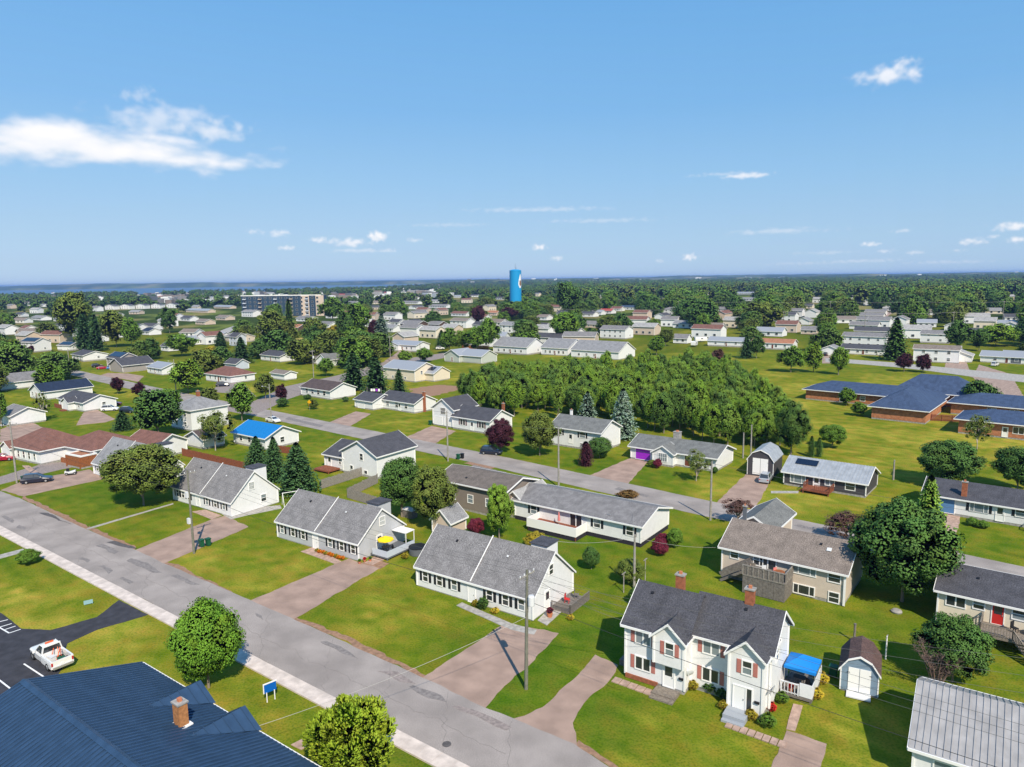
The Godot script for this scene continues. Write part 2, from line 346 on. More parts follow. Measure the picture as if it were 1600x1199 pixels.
# ---------------------------------------------------------------- where things stand
const HOUSES := [
	{"n":"cape_house","l":"white semi-detached cape house with black shutters beside the transformer pole","c":"house","p":[-2.45,-79.31],"t":-0.6021,"v":[[0.0,0.0,16.4,8.6,0.0,2.48,3.7,"x",0.25,"white","roof_grey"]],"f":[[0,"f","s",-6.84,1.5,0.75,1.2],[0,"f","s",-4.67,1.5,0.75,1.2],[0,"f","s",-2.48,1.5,0.75,1.2],[0,"f","s",2.53,1.5,0.75,1.2],[0,"f","s",4.68,1.5,0.75,1.2],[0,"f","s",6.77,1.5,0.75,1.2],[0,"f","d",0.01,1.04,0.95,2.0],[0,"r","w",-0.54,4.44,0.8,1.1],[0,"r","o",-1.38,1.3,0.9,2.0]],"bh":0.1,"x":[["rear_dormer",5.6,4.43,-2.3,2.1,3.5,2.4,"white"],["dormer_roof",5.6,6.24,-2.3,2.4,0.12,2.7,"roof_charcoal"]],"sl":[[0,"f",-4.4,0.72,0.3,0.3,"black","roof_vent"],[0,"f",3.1,0.66,0.22,0.22,"transformer","roof_vent"],[0,"f",0.0,0.49,0.1,6.02,"trim","party_wall"]]},
	{"n":"cape_house","l":"pale grey semi-detached cape house with yellow flowers along its front","c":"house","p":[-24.57,-96.25],"t":-0.6021,"v":[[0.0,0.0,16.4,8.6,0.0,2.45,3.41,"x",0.25,"pale_grey","roof_grey"]],"f":[[0,"f","s",-7.12,1.5,0.75,1.2],[0,"f","s",-4.76,1.5,0.75,1.2],[0,"f","s",-2.6,1.5,0.75,1.2],[0,"f","s",2.88,1.5,0.75,1.2],[0,"f","s",5.1,1.5,0.75,1.2],[0,"f","s",7.27,1.5,0.75,1.2],[0,"f","d",-0.11,1.01,0.95,2.0],[0,"r","m",0.19,4.18,0.85,1.1],[0,"r","o",-0.47,1.35,0.95,2.05]],"bh":0.1,"x":[["rear_dormer",5.6,4.25,-2.3,2.1,3.21,2.4,"pale_grey"],["dormer_roof",5.6,5.92,-2.3,2.4,0.12,2.7,"roof_charcoal"]],"sl":[[0,"f",-4.4,0.72,0.3,0.3,"black","roof_vent"],[0,"f",3.1,0.66,0.22,0.22,"transformer","roof_vent"],[0,"f",0.0,0.49,0.1,5.84,"trim","party_wall"]]},
	{"n":"cape_house","l":"white semi-detached cape house beside the pole with two meter boxes","c":"house","p":[-48.12,-114.69],"t":-0.6109,"v":[[0.0,0.0,16.4,8.6,0.0,2.37,3.91,"x",0.25,"white","roof_grey"]],"f":[[0,"f","s",-6.89,1.5,0.75,1.2],[0,"f","s",-5.25,1.5,0.75,1.2],[0,"f","s",-3.61,1.5,0.75,1.2],[0,"f","s",1.64,1.5,0.75,1.2],[0,"f","s",3.94,1.5,0.75,1.2],[0,"f","s",6.23,1.5,0.75,1.2],[0,"f","d",-0.98,1.25,0.95,2.0],[0,"r","m",-0.52,4.1,0.85,1.1],[0,"r","w",1.55,1.6,0.9,1.1]],"bh":0.1,"x":[["rear_dormer",5.6,4.42,-2.3,2.1,3.71,2.4,"white"],["dormer_roof",5.6,6.34,-2.3,2.4,0.12,2.7,"roof_charcoal"]],"sl":[[0,"f",-4.4,0.72,0.3,0.3,"black","roof_vent"],[0,"f",3.1,0.66,0.22,0.22,"transformer","roof_vent"],[0,"f",0.0,0.49,0.1,6.16,"trim","party_wall"]]},
	{"n":"cape_house","l":"white semi-detached cape house half hidden behind the big lawn tree","c":"house","p":[-71.63,-131.97],"t":-0.6109,"v":[[0.0,0.0,16.4,8.6,0.0,2.3,4.1,"x",0.25,"white","roof_light"]],"f":[[0,"f","s",-6.56,1.5,0.75,1.2],[0,"f","s",-4.92,1.5,0.75,1.2],[0,"f","s",-3.28,1.5,0.75,1.2],[0,"f","s",1.64,1.5,0.75,1.2],[0,"f","s",3.94,1.5,0.75,1.2],[0,"f","s",6.23,1.5,0.75,1.2],[0,"f","d",-0.98,1.25,0.95,2.0],[0,"r","w",0.0,4.1,0.85,1.1]],"bh":0.1,"x":[["rear_dormer",5.6,4.45,-2.3,2.1,3.9,2.4,"white"],["dormer_roof",5.6,6.46,-2.3,2.4,0.12,2.7,"roof_charcoal"]],"sl":[[0,"f",-4.4,0.72,0.3,0.3,"black","roof_vent"],[0,"f",3.1,0.66,0.22,0.22,"transformer","roof_vent"],[0,"f",0.0,0.49,0.1,6.29,"trim","party_wall"]]},
	{"n":"two_storey_house","l":"white two-storey semi-detached house with rose shutters and two brick chimneys","c":"house","p":[18.26,-59.18],"t":-0.5934,"v":[[-4.7,0.0,5.6,7.4,0.0,5.2,2.5,"x",0.35,"white","roof_charcoal",1],[1.5,-0.7,6.8,6.0,0.0,5.3,2.35,"x",0.35,"white","roof_charcoal",-1],[-3.2,2.2,2.7,4.2,2.6,5.2,1.25,"z",0.3,"white","roof_charcoal"],[3.25,1.6,2.8,4.2,0.0,5.2,1.25,"z",0.3,"white","roof_charcoal"]],"f":[[0,"f","c",-1.1,4.2,1.35,1.15,"shutter_rose"],[0,"f","c",-1.1,1.75,1.35,1.15,"shutter_rose"],[1,"f","c",-1.6,4.3,1.35,1.15,"shutter_rose"],[1,"f","c",-1.6,1.75,1.35,1.15,"shutter_rose"],[2,"f","w",0.1,4.2,0.7,1.1,"shutter_rose"],[3,"f","w",0.1,4.2,0.7,1.1,"shutter_rose"],[0,"f","o",1.35,1.35,0.95,2.0,"trim"],[3,"f","d",-0.45,1.4,0.95,2.0],[3,"f","x",0.35,1.4,0.4,2.0],[1,"r","w",-1.0,4.3,0.8,1.1],[0,"l","w",1.0,1.6,0.8,1.1]],"ch":[[-4.0,-0.5,6.9,9.0,0.75],[2.2,-0.8,6.9,9.0,0.75]],"sl":[[0,"f",-1.4,0.75,0.25,0.25,"black","roof_vent"],[1,"f",0.6,0.8,0.25,0.25,"black","roof_vent"]],"x":[["front_step",-3.3,0.12,4.5,2.1,0.3,1.3,"pale_wood"],["front_step",-3.3,0.04,5.4,2.1,0.16,0.6,"pale_wood"],["front_step",2.8,0.2,4.5,1.8,0.5,1.4,"step_grey"],["front_step",2.8,0.06,5.4,1.8,0.22,0.45,"step_grey"],["mail_box",4.25,1.45,3.78,0.4,0.18,0.14,"black"],["mail_box",-2.2,1.45,3.78,0.4,0.18,0.14,"black"],["brick_plinth",-5.9,0.22,3.76,3.1,0.4,0.12,"brick"]]},
	{"n":"bungalow","l":"long white bungalow with grey shingle roof and enclosed back deck","c":"house","p":[11.28,-101.3],"t":-0.6336,"base":"dark_base","bh":0.6,"v":[[0.0,0.0,20.87,9.0,0.0,3.06,1.29,"x",0.45,"white","roof_grey"]],"f":[[0,"f","s",-7.0,2.05,1.0,1.15],[0,"f","s",3.74,2.09,1.0,1.15],[0,"f","s",8.8,2.0,1.0,1.15],[0,"f","c",0.31,1.9,1.9,2.0]],"sl":[[0,"f",5.3,0.12,0.5,0.05,"steel","vent_pipe"]]},
	{"n":"split_level_house","l":"beige split-level house with tall weathered back deck and brown roof","c":"house","p":[33.23,-81.17],"t":-0.6545,"v":[[0.0,0.0,13.79,8.6,0.0,3.81,2.1,"x",0.4,"beige","roof_tan"],[-5.0,-5.4,4.4,8.2,0.0,5.0,1.3,"z",0.45,"beige","roof_green_grey"]],"f":[[0,"f","w",-5.38,3.15,0.9,1.0],[0,"f","w",-2.56,3.05,1.0,1.2],[0,"f","p",2.62,3.12,2.4,1.0],[0,"f","w",5.8,3.02,1.2,1.0],[0,"f","p",2.66,0.77,2.2,1.0],[0,"f","w",5.85,0.72,1.0,1.1],[0,"f","c",-1.44,2.65,1.8,2.0]],"sl":[[0,"f",4.6,0.55,0.5,0.5,"transformer","roof_vent"],[0,"f",3.6,0.68,0.25,0.25,"black","roof_vent"]],"ch":[[-5.99,-0.6,5.8,7.6,0.4,"door_grey"]]},
	{"n":"cream_house","l":"cream house with red back door and timber deck stairs","c":"house","p":[52.45,-67.9],"t":-0.6632,"v":[[0.0,0.0,15.5,8.5,0.0,3.75,1.5,"x",0.4,"cream","roof_charcoal"]],"f":[[0,"f","c",-6.19,2.99,1.6,1.2],[0,"f","w",-4.22,3.11,0.9,0.9],[0,"f","w",-0.83,3.04,1.2,1.1],[0,"f","o",-2.6,2.55,0.95,2.05,"door_red"],[0,"f","w",3.0,3.0,1.2,1.1]],"ch":[[-7.2,-0.6,4.2,6.4,0.8]],"sl":[[0,"f",-4.6,0.6,0.25,0.25,"black","roof_vent"]]},
	{"n":"white_bungalow","l":"white bungalow with blue garage door and brick chimney on dark roof","c":"house","p":[73.4,-102.07],"t":-0.6807,"v":[[0.0,0.0,20.0,8.5,0.0,2.75,1.5,"x",0.45,"white","roof_charcoal"]],"f":[[0,"f","g",-7.44,1.35,2.9,2.1,"door_blue"],[0,"f","p",-2.92,1.8,2.2,1.2,"shutter_black"],[0,"f","o",-0.33,1.4,0.95,2.05],[0,"f","w",2.13,2.04,1.2,1.1,"shutter_black"]],"ch":[[-4.95,3.57,2.8,5.2,0.7]]},
	{"n":"charcoal_house","l":"charcoal bungalow with pale metal roof, solar panel and red deck","c":"house","p":[54.7,-118.82],"t":-0.6807,"v":[[0.0,0.0,13.11,8.0,0.0,2.42,1.83,"x",0.4,"charcoal","metal_pale"]],"f":[[0,"f","p",-4.19,1.51,2.4,1.5],[0,"f","c",1.0,1.71,1.4,1.1],[0,"f","w",4.19,1.61,1.4,1.3],[0,"f","o",-1.13,1.23,0.95,2.05]],"sl":[[0,"f",-3.54,0.66,3.6,1.5,"glass_solar","solar_panel"]]},
	{"n":"purple_door_bungalow","l":"white bungalow with purple garage door and long grey roof","c":"house","p":[33.32,-137.15],"t":-0.6545,"v":[[0.0,0.0,17.64,8.6,0.0,2.7,1.55,"x",0.5,"white","roof_green_grey"],[-1.2,4.2,4.2,3.2,0.0,2.6,1.3,"z",0.35,"white","roof_green_grey"]],"f":[[0,"f","g",-6.11,1.3,3.2,2.1,"door_purple"],[1,"f","m",0,1.7,1.7,1.5],[0,"f","o",3.2,1.35,1.0,2.05,"door_brown"],[0,"f","w",7.4,1.6,1.3,1.2]],"ch":[[-1.0,-0.3,3.4,5.6,1.3,"concrete"]]},
	{"n":"split_entry_house","l":"small white split-entry house behind the clipped hedge","c":"house","p":[15.89,-151.78],"t":-0.672,"v":[[0.0,0.0,12.5,8.0,0.0,4.2,1.9,"x",0.45,"white","roof_green_grey"]],"f":[[0,"f","o",-1.2,2.0,0.95,2.0,"trim"],[0,"f","w",1.8,3.1,1.4,1.1,"shutter_black"],[0,"f","w",-4.2,3.1,1.4,1.1,"shutter_black"],[0,"f","w",1.8,1.0,1.2,0.6]],"ch":[[-5.0,-2,5.0,6.9,0.5,"trim"]]},
	{"n":"arched_window_house","l":"white two-part house with arched window above double garage","c":"house","p":[-14.54,-176.95],"t":-0.6807,"v":[[0.0,0.0,7.2,8.5,0.0,4.6,2.3,"z",0.4,"white","roof_charcoal"],[9.6,0.6,12.0,8.2,0.0,3.2,2.0,"x",0.4,"white","roof_charcoal"]],"f":[[0,"f","m",0,3.9,1.7,1.6],[0,"f","g",-1.7,1.35,2.6,2.0],[0,"f","g",1.7,1.35,2.6,2.0],[1,"f","c",-2.6,2.0,1.6,1.4,"shutter_plum"],[1,"f","o",0.4,1.4,0.95,2.0],[1,"f","c",3.4,2.0,1.6,1.4,"shutter_plum"],[1,"r","w",0,2.0,1.1,1.1]],"ch":[[14.6,-1.6,3.5,6.4,0.6]]},
	{"n":"white_bungalow","l":"white bungalow with brick chimney at its gable end beside a low garage","c":"house","p":[-29.8,-199.15],"t":-0.6981,"v":[[0.0,0.0,14.5,8.0,0.0,2.8,1.8,"x",0.4,"white","roof_charcoal"]],"f":[[0,"f","w",-3.87,1.7,1.2,1.2],[0,"f","w",0.0,1.7,1.2,1.2],[0,"f","w",3.87,1.7,1.2,1.2],[0,"f","o",1.16,1.3,0.9,2],[0,"r","n",0,0.8,0.8,0.5]],"ch":[[7.5,0.5,0.0,5.6,0.7]]},
	{"n":"garage","l":"low white garage with grey roof beside the driveway","c":"garage","p":[-39.8,-202.86],"t":-0.6981,"v":[[0.0,0.0,8.0,8.0,0.0,2.5,1.6,"x",0.4,"white","roof_charcoal"]],"f":[[0,"f","g",-1.2,1.25,3.0,2.1]]},
	{"n":"white_bungalow","l":"white bungalow with dark brown roof behind the yellow road sign","c":"house","p":[-58.91,-224.77],"t":-0.6981,"v":[[0.0,0.0,15.5,9.5,0.0,2.9,1.9,"x",0.45,"white","roof_dark_brown"]],"f":[[0,"f","w",-4.65,1.8,1.3,1.3],[0,"f","w",-1.55,1.8,1.3,1.3],[0,"f","w",1.55,1.8,1.3,1.3],[0,"f","w",4.65,1.8,1.3,1.3]]},
	{"n":"tarp_roof_house","l":"white house with bright blue tarpaulin roof among spruces","c":"house","p":[-56.01,-157.89],"t":-0.637,"v":[[0.0,0.0,12.0,8.5,0.0,2.7,1.9,"x",0.5,"white","tarp_blue"]],"f":[[0,"f","w",-3.2,1.6,1.1,1.1],[0,"f","w",0.0,1.6,1.1,1.1],[0,"f","w",3.2,1.6,1.1,1.1],[0,"r","w",0.0,1.6,1.0,1.1]]},
	{"n":"gabled_house","l":"white house with dark grey roof, forward gable and small deck","c":"house","p":[-31.71,-138.01],"t":-0.6109,"v":[[0.0,0.0,5.6,10.0,0.0,2.8,1.9,"x",0.4,"white","roof_charcoal"],[7.4,0.3,9.2,10.2,0.0,4.3,2.3,"z",0.4,"white","roof_charcoal"]],"f":[[1,"f","w",0.6,3.7,0.8,1.2],[1,"f","n",-2.2,1.3,0.7,0.7],[1,"f","n",1.6,0.9,0.8,0.6],[0,"f","o",-1.4,1.4,0.9,2.0],[0,"f","w",1.6,1.8,0.5,1.0],[1,"r","n",-2.5,2.0,0.7,0.9]]},
	{"n":"taupe_house","l":"taupe house with tan roof behind the backyard trees","c":"house","p":[-4.29,-110.68],"t":-0.6458,"v":[[0.0,0.0,13.6,8.2,0.0,4.33,1.27,"x",0.45,"taupe","roof_taupe"],[7.4,-1.0,3.4,7.0,0.0,2.8,1.4,"z",0.4,"sand","roof_pale"]],"f":[[0,"f","w",-3.63,2.1,1.0,1.2,"pale"],[0,"f","w",0.0,2.1,1.0,1.2,"pale"],[0,"f","w",3.63,2.1,1.0,1.2,"pale"]],"sl":[[0,"f",-1.8,0.3,0.3,0.3,"black","roof_vent"]]},
	{"n":"brown_roof_house","l":"sprawling white house with brown roof and orange-tiled porch","c":"house","p":[-98.92,-148.11],"t":-0.5236,"v":[[0.0,0.0,13.0,10.0,0.0,2.9,3.2,"h",0.5,"white","roof_brown"],[10.0,-5.2,12.0,10.4,0.0,2.9,2.7,"y",0.5,"white","roof_brown"],[18.5,-12.5,10.0,7.0,0.0,2.9,1.7,"x",0.5,"white","roof_brown"],[-5.4,4.2,3.6,3.2,0.0,2.6,1.2,"z",0.3,"white","roof_brown"],[14.6,1.4,5.4,3.2,0.0,2.4,0.5,"f",0.3,"orange_wood","roof_orange"]],"f":[[0,"f","w",-4.16,1.5,0.8,1.4],[0,"f","w",-2.08,1.5,0.8,1.4],[0,"f","w",0.0,1.5,0.8,1.4],[0,"f","w",2.08,1.5,0.8,1.4],[0,"f","w",4.16,1.5,0.8,1.4],[1,"r","o",1.04,1.3,0.95,2.0],[1,"r","w",-3.12,1.7,1.3,1.5]]},
	{"n":"white_bungalow","l":"white bungalow with open porch, hedge and dark grey roof","c":"house","p":[-126.98,-209.48],"t":-0.6283,"v":[[0.0,0.0,16.0,9.0,0.0,2.7,1.7,"x",0.45,"white","roof_charcoal"],[0.5,5.0,4.2,2.6,0,2.5,1.2,"z",0.3,"white","roof_charcoal"]],"f":[[0,"f","w",-5.04,1.6,1.1,1.15],[0,"f","w",-1.68,1.6,1.1,1.15],[0,"f","w",1.68,1.6,1.1,1.15],[0,"f","w",5.04,1.6,1.1,1.15],[0,"f","d",0.32,1.2,0.9,2.0,"door_brown"],[0,"r","w",1.08,1.6,0.9,1.0]],"x":[["porch_step",0.5,0.15,7.0,2,0.4,1.2,"red_wood"],["low_fence",-5.2,0.6,5.6,7,1.2,0.12,"red_wood"]]},
	{"n":"white_bungalow","l":"white gabled bungalow with navy roof and veranda posts","c":"house","p":[-148.8,-232.06],"t":-0.6283,"v":[[0.0,0.0,9.0,15.0,0.0,2.7,2.2,"z",0.45,"white","roof_navy"]],"f":[[0,"f","w",-2.52,1.6,1.1,1.15],[0,"f","w",0.0,1.6,1.1,1.15],[0,"f","w",2.52,1.6,1.1,1.15],[0,"f","d",0.18,1.2,0.9,2.0,"door_brown"],[0,"r","w",1.8,1.6,0.9,1.0]]},
	{"n":"white_house","l":"white house with wide grey roof cut off at the left edge","c":"house","p":[-179.5,-253.9],"t":-0.6283,"v":[[0.0,0.0,12.0,13.0,0.0,2.7,2.4,"z",0.45,"white","roof_grey"]],"f":[]},
	{"n":"garage","l":"white gabled garage with grey roof and white door at left edge","c":"garage","p":[-131.47,-187.28],"t":-0.6283,"v":[[0.0,0.0,8.5,8.0,0.0,2.7,1.7,"x",0.45,"white","roof_grey"]],"f":[[0,"f","g",1.02,1.3,4,2.2]]},
	{"n":"hip_roof_house","l":"two-storey white house with light grey hipped roof and red chimney","c":"house","p":[-79.94,-178.55],"t":-0.6283,"v":[[0.0,0.0,9.5,10.0,0.0,5.2,2.6,"h",0.45,"white","roof_light"]],"f":[[0,"f","w",-1.99,1.5,1.1,1.15],[0,"f","w",2.0,1.5,1.1,1.15],[0,"f","w",-1.99,4.2,1.1,1.15],[0,"f","w",2.0,4.2,1.1,1.15],[0,"r","w",1.2,1.6,0.9,1.0]],"ch":[[0.0,0.0,6.5,9.0,0.8]]},
	{"n":"backyard_shed","l":"white backyard shed with dark brown roof","c":"shed","p":[-69.03,-156.23],"t":-0.6283,"v":[[0.0,0.0,6.5,5.0,0.0,2.3,1.4,"z",0.45,"white","roof_dark_brown"]],"f":[]},
	{"n":"colonial_house","l":"white two-storey house with solar panels and orange step","c":"house","p":[-267.82,-399.06],"t":-0.4363,"v":[[0.0,0.0,13.0,9.0,0.0,5.2,2.2,"x",0.45,"white","roof_grey"]],"f":[[0,"f","w",-3.64,1.5,1.1,1.15],[0,"f","w",0.0,1.5,1.1,1.15],[0,"f","w",3.64,1.5,1.1,1.15],[0,"f","w",-3.64,4.2,1.1,1.15],[0,"f","w",0.0,4.2,1.1,1.15],[0,"f","w",3.64,4.2,1.1,1.15],[0,"r","w",1.08,1.6,0.9,1.0]],"sl":[[0,"f",-5,0.5,1.7,3.4,"glass_solar","solar_panel"],[0,"f",-3,0.5,1.7,3.4,"glass_solar","solar_panel"],[0,"f",-1,0.5,1.7,3.4,"glass_solar","solar_panel"],[0,"f",1,0.5,1.7,3.4,"glass_solar","solar_panel"],[0,"f",3,0.5,1.7,3.4,"glass_solar","solar_panel"],[0,"f",5,0.5,1.7,3.4,"glass_solar","solar_panel"]],"x":[["porch_step",1.5,0.4,6.0,4,0.8,2,"orange_wood"]]},
	{"n":"garage","l":"white double garage with solar panels beside the two-storey house","c":"garage","p":[-251.12,-403.82],"t":-0.4363,"v":[[0.0,0.0,11.0,8.0,0.0,2.7,1.7,"x",0.45,"white","roof_grey"]],"f":[[0,"f","g",1.1,1.3,5,2.2]],"sl":[[0,"f",-4,0.5,1.7,3.4,"glass_solar","solar_panel"],[0,"f",-2,0.5,1.7,3.4,"glass_solar","solar_panel"],[0,"f",0,0.5,1.7,3.4,"glass_solar","solar_panel"],[0,"f",2,0.5,1.7,3.4,"glass_solar","solar_panel"],[0,"f",4,0.5,1.7,3.4,"glass_solar","solar_panel"]]},
	{"n":"white_bungalow","l":"cream-gabled bungalow with slate roof and pink stone end","c":"house","p":[-207.49,-348.1],"t":-0.6981,"v":[[0.0,0.0,14.0,11.0,0.0,2.7,1.7,"x",0.45,"white","roof_charcoal"]],"f":[[0,"f","w",-3.92,1.6,1.1,1.15],[0,"f","w",0.0,1.6,1.1,1.15],[0,"f","w",3.92,1.6,1.1,1.15],[0,"f","d",0.28,1.2,0.9,2.0,"door_brown"],[0,"r","w",1.32,1.6,0.9,1.0]]},
	{"n":"grey_house","l":"grey split house with solar panels and garage below","c":"house","p":[-169.73,-308.28],"t":-0.6283,"v":[[0.0,0.0,11.0,8.0,0.0,5.0,2.0,"x",0.45,"grey_wall","roof_charcoal"],[11.0,1.5,11.0,13.0,0.0,3.0,2.6,"z",0.5,"grey_wall","roof_charcoal"]],"f":[[0,"f","w",-2.31,1.5,1.1,1.15],[0,"f","w",2.31,1.5,1.1,1.15],[0,"f","w",-2.31,4.2,1.1,1.15],[0,"f","w",2.31,4.2,1.1,1.15],[0,"r","w",0.96,1.6,0.9,1.0]],"sl":[[0,"f",-4.0,0.55,1.8,3.4,"glass_solar","solar_panel"],[0,"f",-2.0,0.55,1.8,3.4,"glass_solar","solar_panel"],[0,"f",0.0,0.55,1.8,3.4,"glass_solar","solar_panel"],[0,"f",2.0,0.55,1.8,3.4,"glass_solar","solar_panel"],[0,"f",4.0,0.55,1.8,3.4,"glass_solar","solar_panel"]]},
	{"n":"white_bungalow","l":"small white bungalow with smooth blue-grey roof by the corner lawn","c":"house","p":[-142.01,-289.65],"t":-0.6981,"v":[[0.0,0.0,13.0,9.0,0.0,2.7,1.7,"x",0.45,"white","roof_metal"]],"f":[[0,"f","w",-3.64,1.6,1.1,1.15],[0,"f","w",0.0,1.6,1.1,1.15],[0,"f","w",3.64,1.6,1.1,1.15],[0,"f","d",0.26,1.2,0.9,2.0,"door_brown"],[0,"r","w",1.08,1.6,0.9,1.0]]},
	{"n":"brown_roof_house","l":"white bungalow with red-brown hipped roof beside a parked white van","c":"house","p":[-105.49,-263.8],"t":-0.6283,"v":[[0.0,0.0,16.0,10.0,0.0,2.7,2.6,"h",0.45,"white","roof_brown"]],"f":[[0,"f","w",-5.04,1.6,1.1,1.15],[0,"f","w",-1.68,1.6,1.1,1.15],[0,"f","w",1.68,1.6,1.1,1.15],[0,"f","w",5.04,1.6,1.1,1.15],[0,"f","d",0.32,1.2,0.9,2.0,"door_brown"],[0,"r","w",1.2,1.6,0.9,1.0]]},
	{"n":"backyard_shed","l":"dark-roofed shed behind the red-brown hipped roof","c":"shed","p":[-116.77,-299.98],"t":-0.6283,"v":[[0.0,0.0,8.0,6.0,0.0,2.7,1.7,"x",0.45,"blue_grey","roof_charcoal"]],"f":[]},
	{"n":"grey_bungalow","l":"beige bungalow with grey roof and columned porch","c":"house","p":[-171.44,-448.21],"t":-0.6632,"v":[[0.0,0.0,17.0,10.0,0.0,3.0,1.7,"x",0.45,"beige","roof_grey"]],"f":[[0,"f","w",-5.36,1.6,1.1,1.15],[0,"f","w",-1.78,1.6,1.1,1.15],[0,"f","w",1.79,1.6,1.1,1.15],[0,"f","w",5.36,1.6,1.1,1.15],[0,"f","d",0.34,1.2,0.9,2.0,"door_brown"],[0,"r","w",1.2,1.6,0.9,1.0]]},
	{"n":"white_bungalow","l":"white bungalow with dark roof and small side deck","c":"house","p":[-108.82,-332.06],"t":-0.6981,"v":[[0.0,0.0,16.0,10.0,0.0,2.7,1.7,"x",0.45,"white","roof_charcoal"]],"f":[[0,"f","w",-4.48,1.6,1.1,1.15],[0,"f","w",0.0,1.6,1.1,1.15],[0,"f","w",4.48,1.6,1.1,1.15],[0,"f","d",0.32,1.2,0.9,2.0,"door_brown"],[0,"r","w",1.2,1.6,0.9,1.0]]},
	{"n":"white_house","l":"white cross-gabled house half hidden by spruces","c":"house","p":[-83.31,-316.61],"t":-0.6981,"v":[[0.0,0.0,11.0,8.0,0.0,2.7,1.7,"x",0.45,"white","roof_grey"],[9.0,2.5,7.0,12.0,0.0,3.0,2.2,"z",0.4,"white","roof_green_grey"]],"f":[[0,"f","w",-2.31,1.6,1.1,1.15],[0,"f","w",2.31,1.6,1.1,1.15],[0,"f","d",0.22,1.2,0.9,2.0,"door_brown"],[0,"r","w",0.96,1.6,0.9,1.0]]},
	{"n":"backyard_shed","l":"long white shed with pinkish roof on the open lawn","c":"shed","p":[-86.27,-266.31],"t":-0.6981,"v":[[0.0,0.0,9.0,5.0,0.0,2.4,0.9,"x",0.45,"white","roof_tan"]],"f":[]},
	{"n":"beige_house","l":"large cream house with grey roof, yellow gable and solar panels","c":"house","p":[-37.73,-261.64],"t":-0.6981,"v":[[0.0,0.0,17.0,11.0,0.0,4.4,2.2,"x",0.45,"cream","roof_metal"],[10.0,-3.5,6.0,8.0,0.0,3.0,2.0,"x",0.4,"cream","roof_metal"]],"f":[[0,"r","w",-2.2,3.2,0.9,1.2],[0,"r","w",2.2,3.2,0.9,1.2],[0,"f","w",-3.4,1.2,1,0.8],[0,"f","w",3.4,1.2,1,0.8]],"sl":[[1,"f",0.0,0.55,3.0,2.2,"glass_solar","solar_panel"]]},
	{"n":"sage_house","l":"pale sage house with grey cross-gabled roof before the pine grove","c":"house","p":[-23.39,-318.23],"t":-0.6981,"v":[[0.0,0.0,9.0,10.0,0.0,3.2,2.3,"z",0.45,"sage","roof_metal"],[9.5,-2.0,13.0,10.0,0.0,3.2,2.3,"x",0.4,"sage","roof_metal"]],"f":[[0,"f","w",0.0,1.6,1.1,1.15],[0,"f","d",0.18,1.2,0.9,2.0,"door_brown"],[0,"r","w",1.2,1.6,0.9,1.0]]},
	{"n":"porch_house","l":"white house with grey roof and pillared front porch","c":"house","p":[-54.15,-373.26],"t":-0.6283,"v":[[0.0,0.0,20.0,10.0,0.0,3.2,1.7,"x",0.45,"white","roof_metal"],[-4.0,5.6,6.0,2.6,0.0,3.1,1.0,"z",0.3,"white","roof_metal"]],"f":[[0,"f","w",-6.72,1.6,1.1,1.15],[0,"f","w",-3.36,1.6,1.1,1.15],[0,"f","w",0.0,1.6,1.1,1.15],[0,"f","w",3.36,1.6,1.1,1.15],[0,"f","w",6.72,1.6,1.1,1.15],[0,"f","d",0.4,1.2,0.9,2.0,"door_brown"],[0,"r","w",1.2,1.6,0.9,1.0]]},
	{"n":"long_row_house","l":"first from the left of three long white buildings with pale grey roofs","c":"house","p":[3.74,-353.54],"t":-0.6632,"v":[[0.0,0.0,20.8,15.0,0.0,3.6,3.8,"x",0.45,"white","roof_light"]],"f":[[0,"f","w",-6.99,1.6,1.1,1.15],[0,"f","w",-3.49,1.6,1.1,1.15],[0,"f","w",0.0,1.6,1.1,1.15],[0,"f","w",3.49,1.6,1.1,1.15],[0,"f","w",6.99,1.6,1.1,1.15],[0,"f","d",0.42,1.2,0.9,2.0,"door_brown"],[0,"r","w",1.8,1.6,0.9,1.0]]},
	{"n":"long_row_house","l":"second from the left of three long white buildings with pale grey roofs","c":"house","p":[25.03,-342.9],"t":-0.6632,"v":[[0.0,0.0,15.2,15.0,0.0,3.6,3.8,"x",0.45,"white","roof_light"]],"f":[[0,"f","w",-5.11,1.6,1.1,1.15],[0,"f","w",-2.55,1.6,1.1,1.15],[0,"f","w",0.0,1.6,1.1,1.15],[0,"f","w",2.55,1.6,1.1,1.15],[0,"f","w",5.11,1.6,1.1,1.15],[0,"f","d",0.3,1.2,0.9,2.0,"door_brown"],[0,"r","w",1.8,1.6,0.9,1.0]]},
	{"n":"long_row_house","l":"third from the left of three long white buildings with pale grey roofs","c":"house","p":[42.23,-326.74],"t":-0.6632,"v":[[0.0,0.0,24.8,15.0,0.0,3.6,3.8,"x",0.45,"white","roof_light"]],"f":[[0,"f","w",-8.33,1.6,1.1,1.15],[0,"f","w",-4.17,1.6,1.1,1.15],[0,"f","w",0.0,1.6,1.1,1.15],[0,"f","w",4.17,1.6,1.1,1.15],[0,"f","w",8.33,1.6,1.1,1.15],[0,"f","d",0.5,1.2,0.9,2.0,"door_brown"],[0,"r","w",1.8,1.6,0.9,1.0]]},
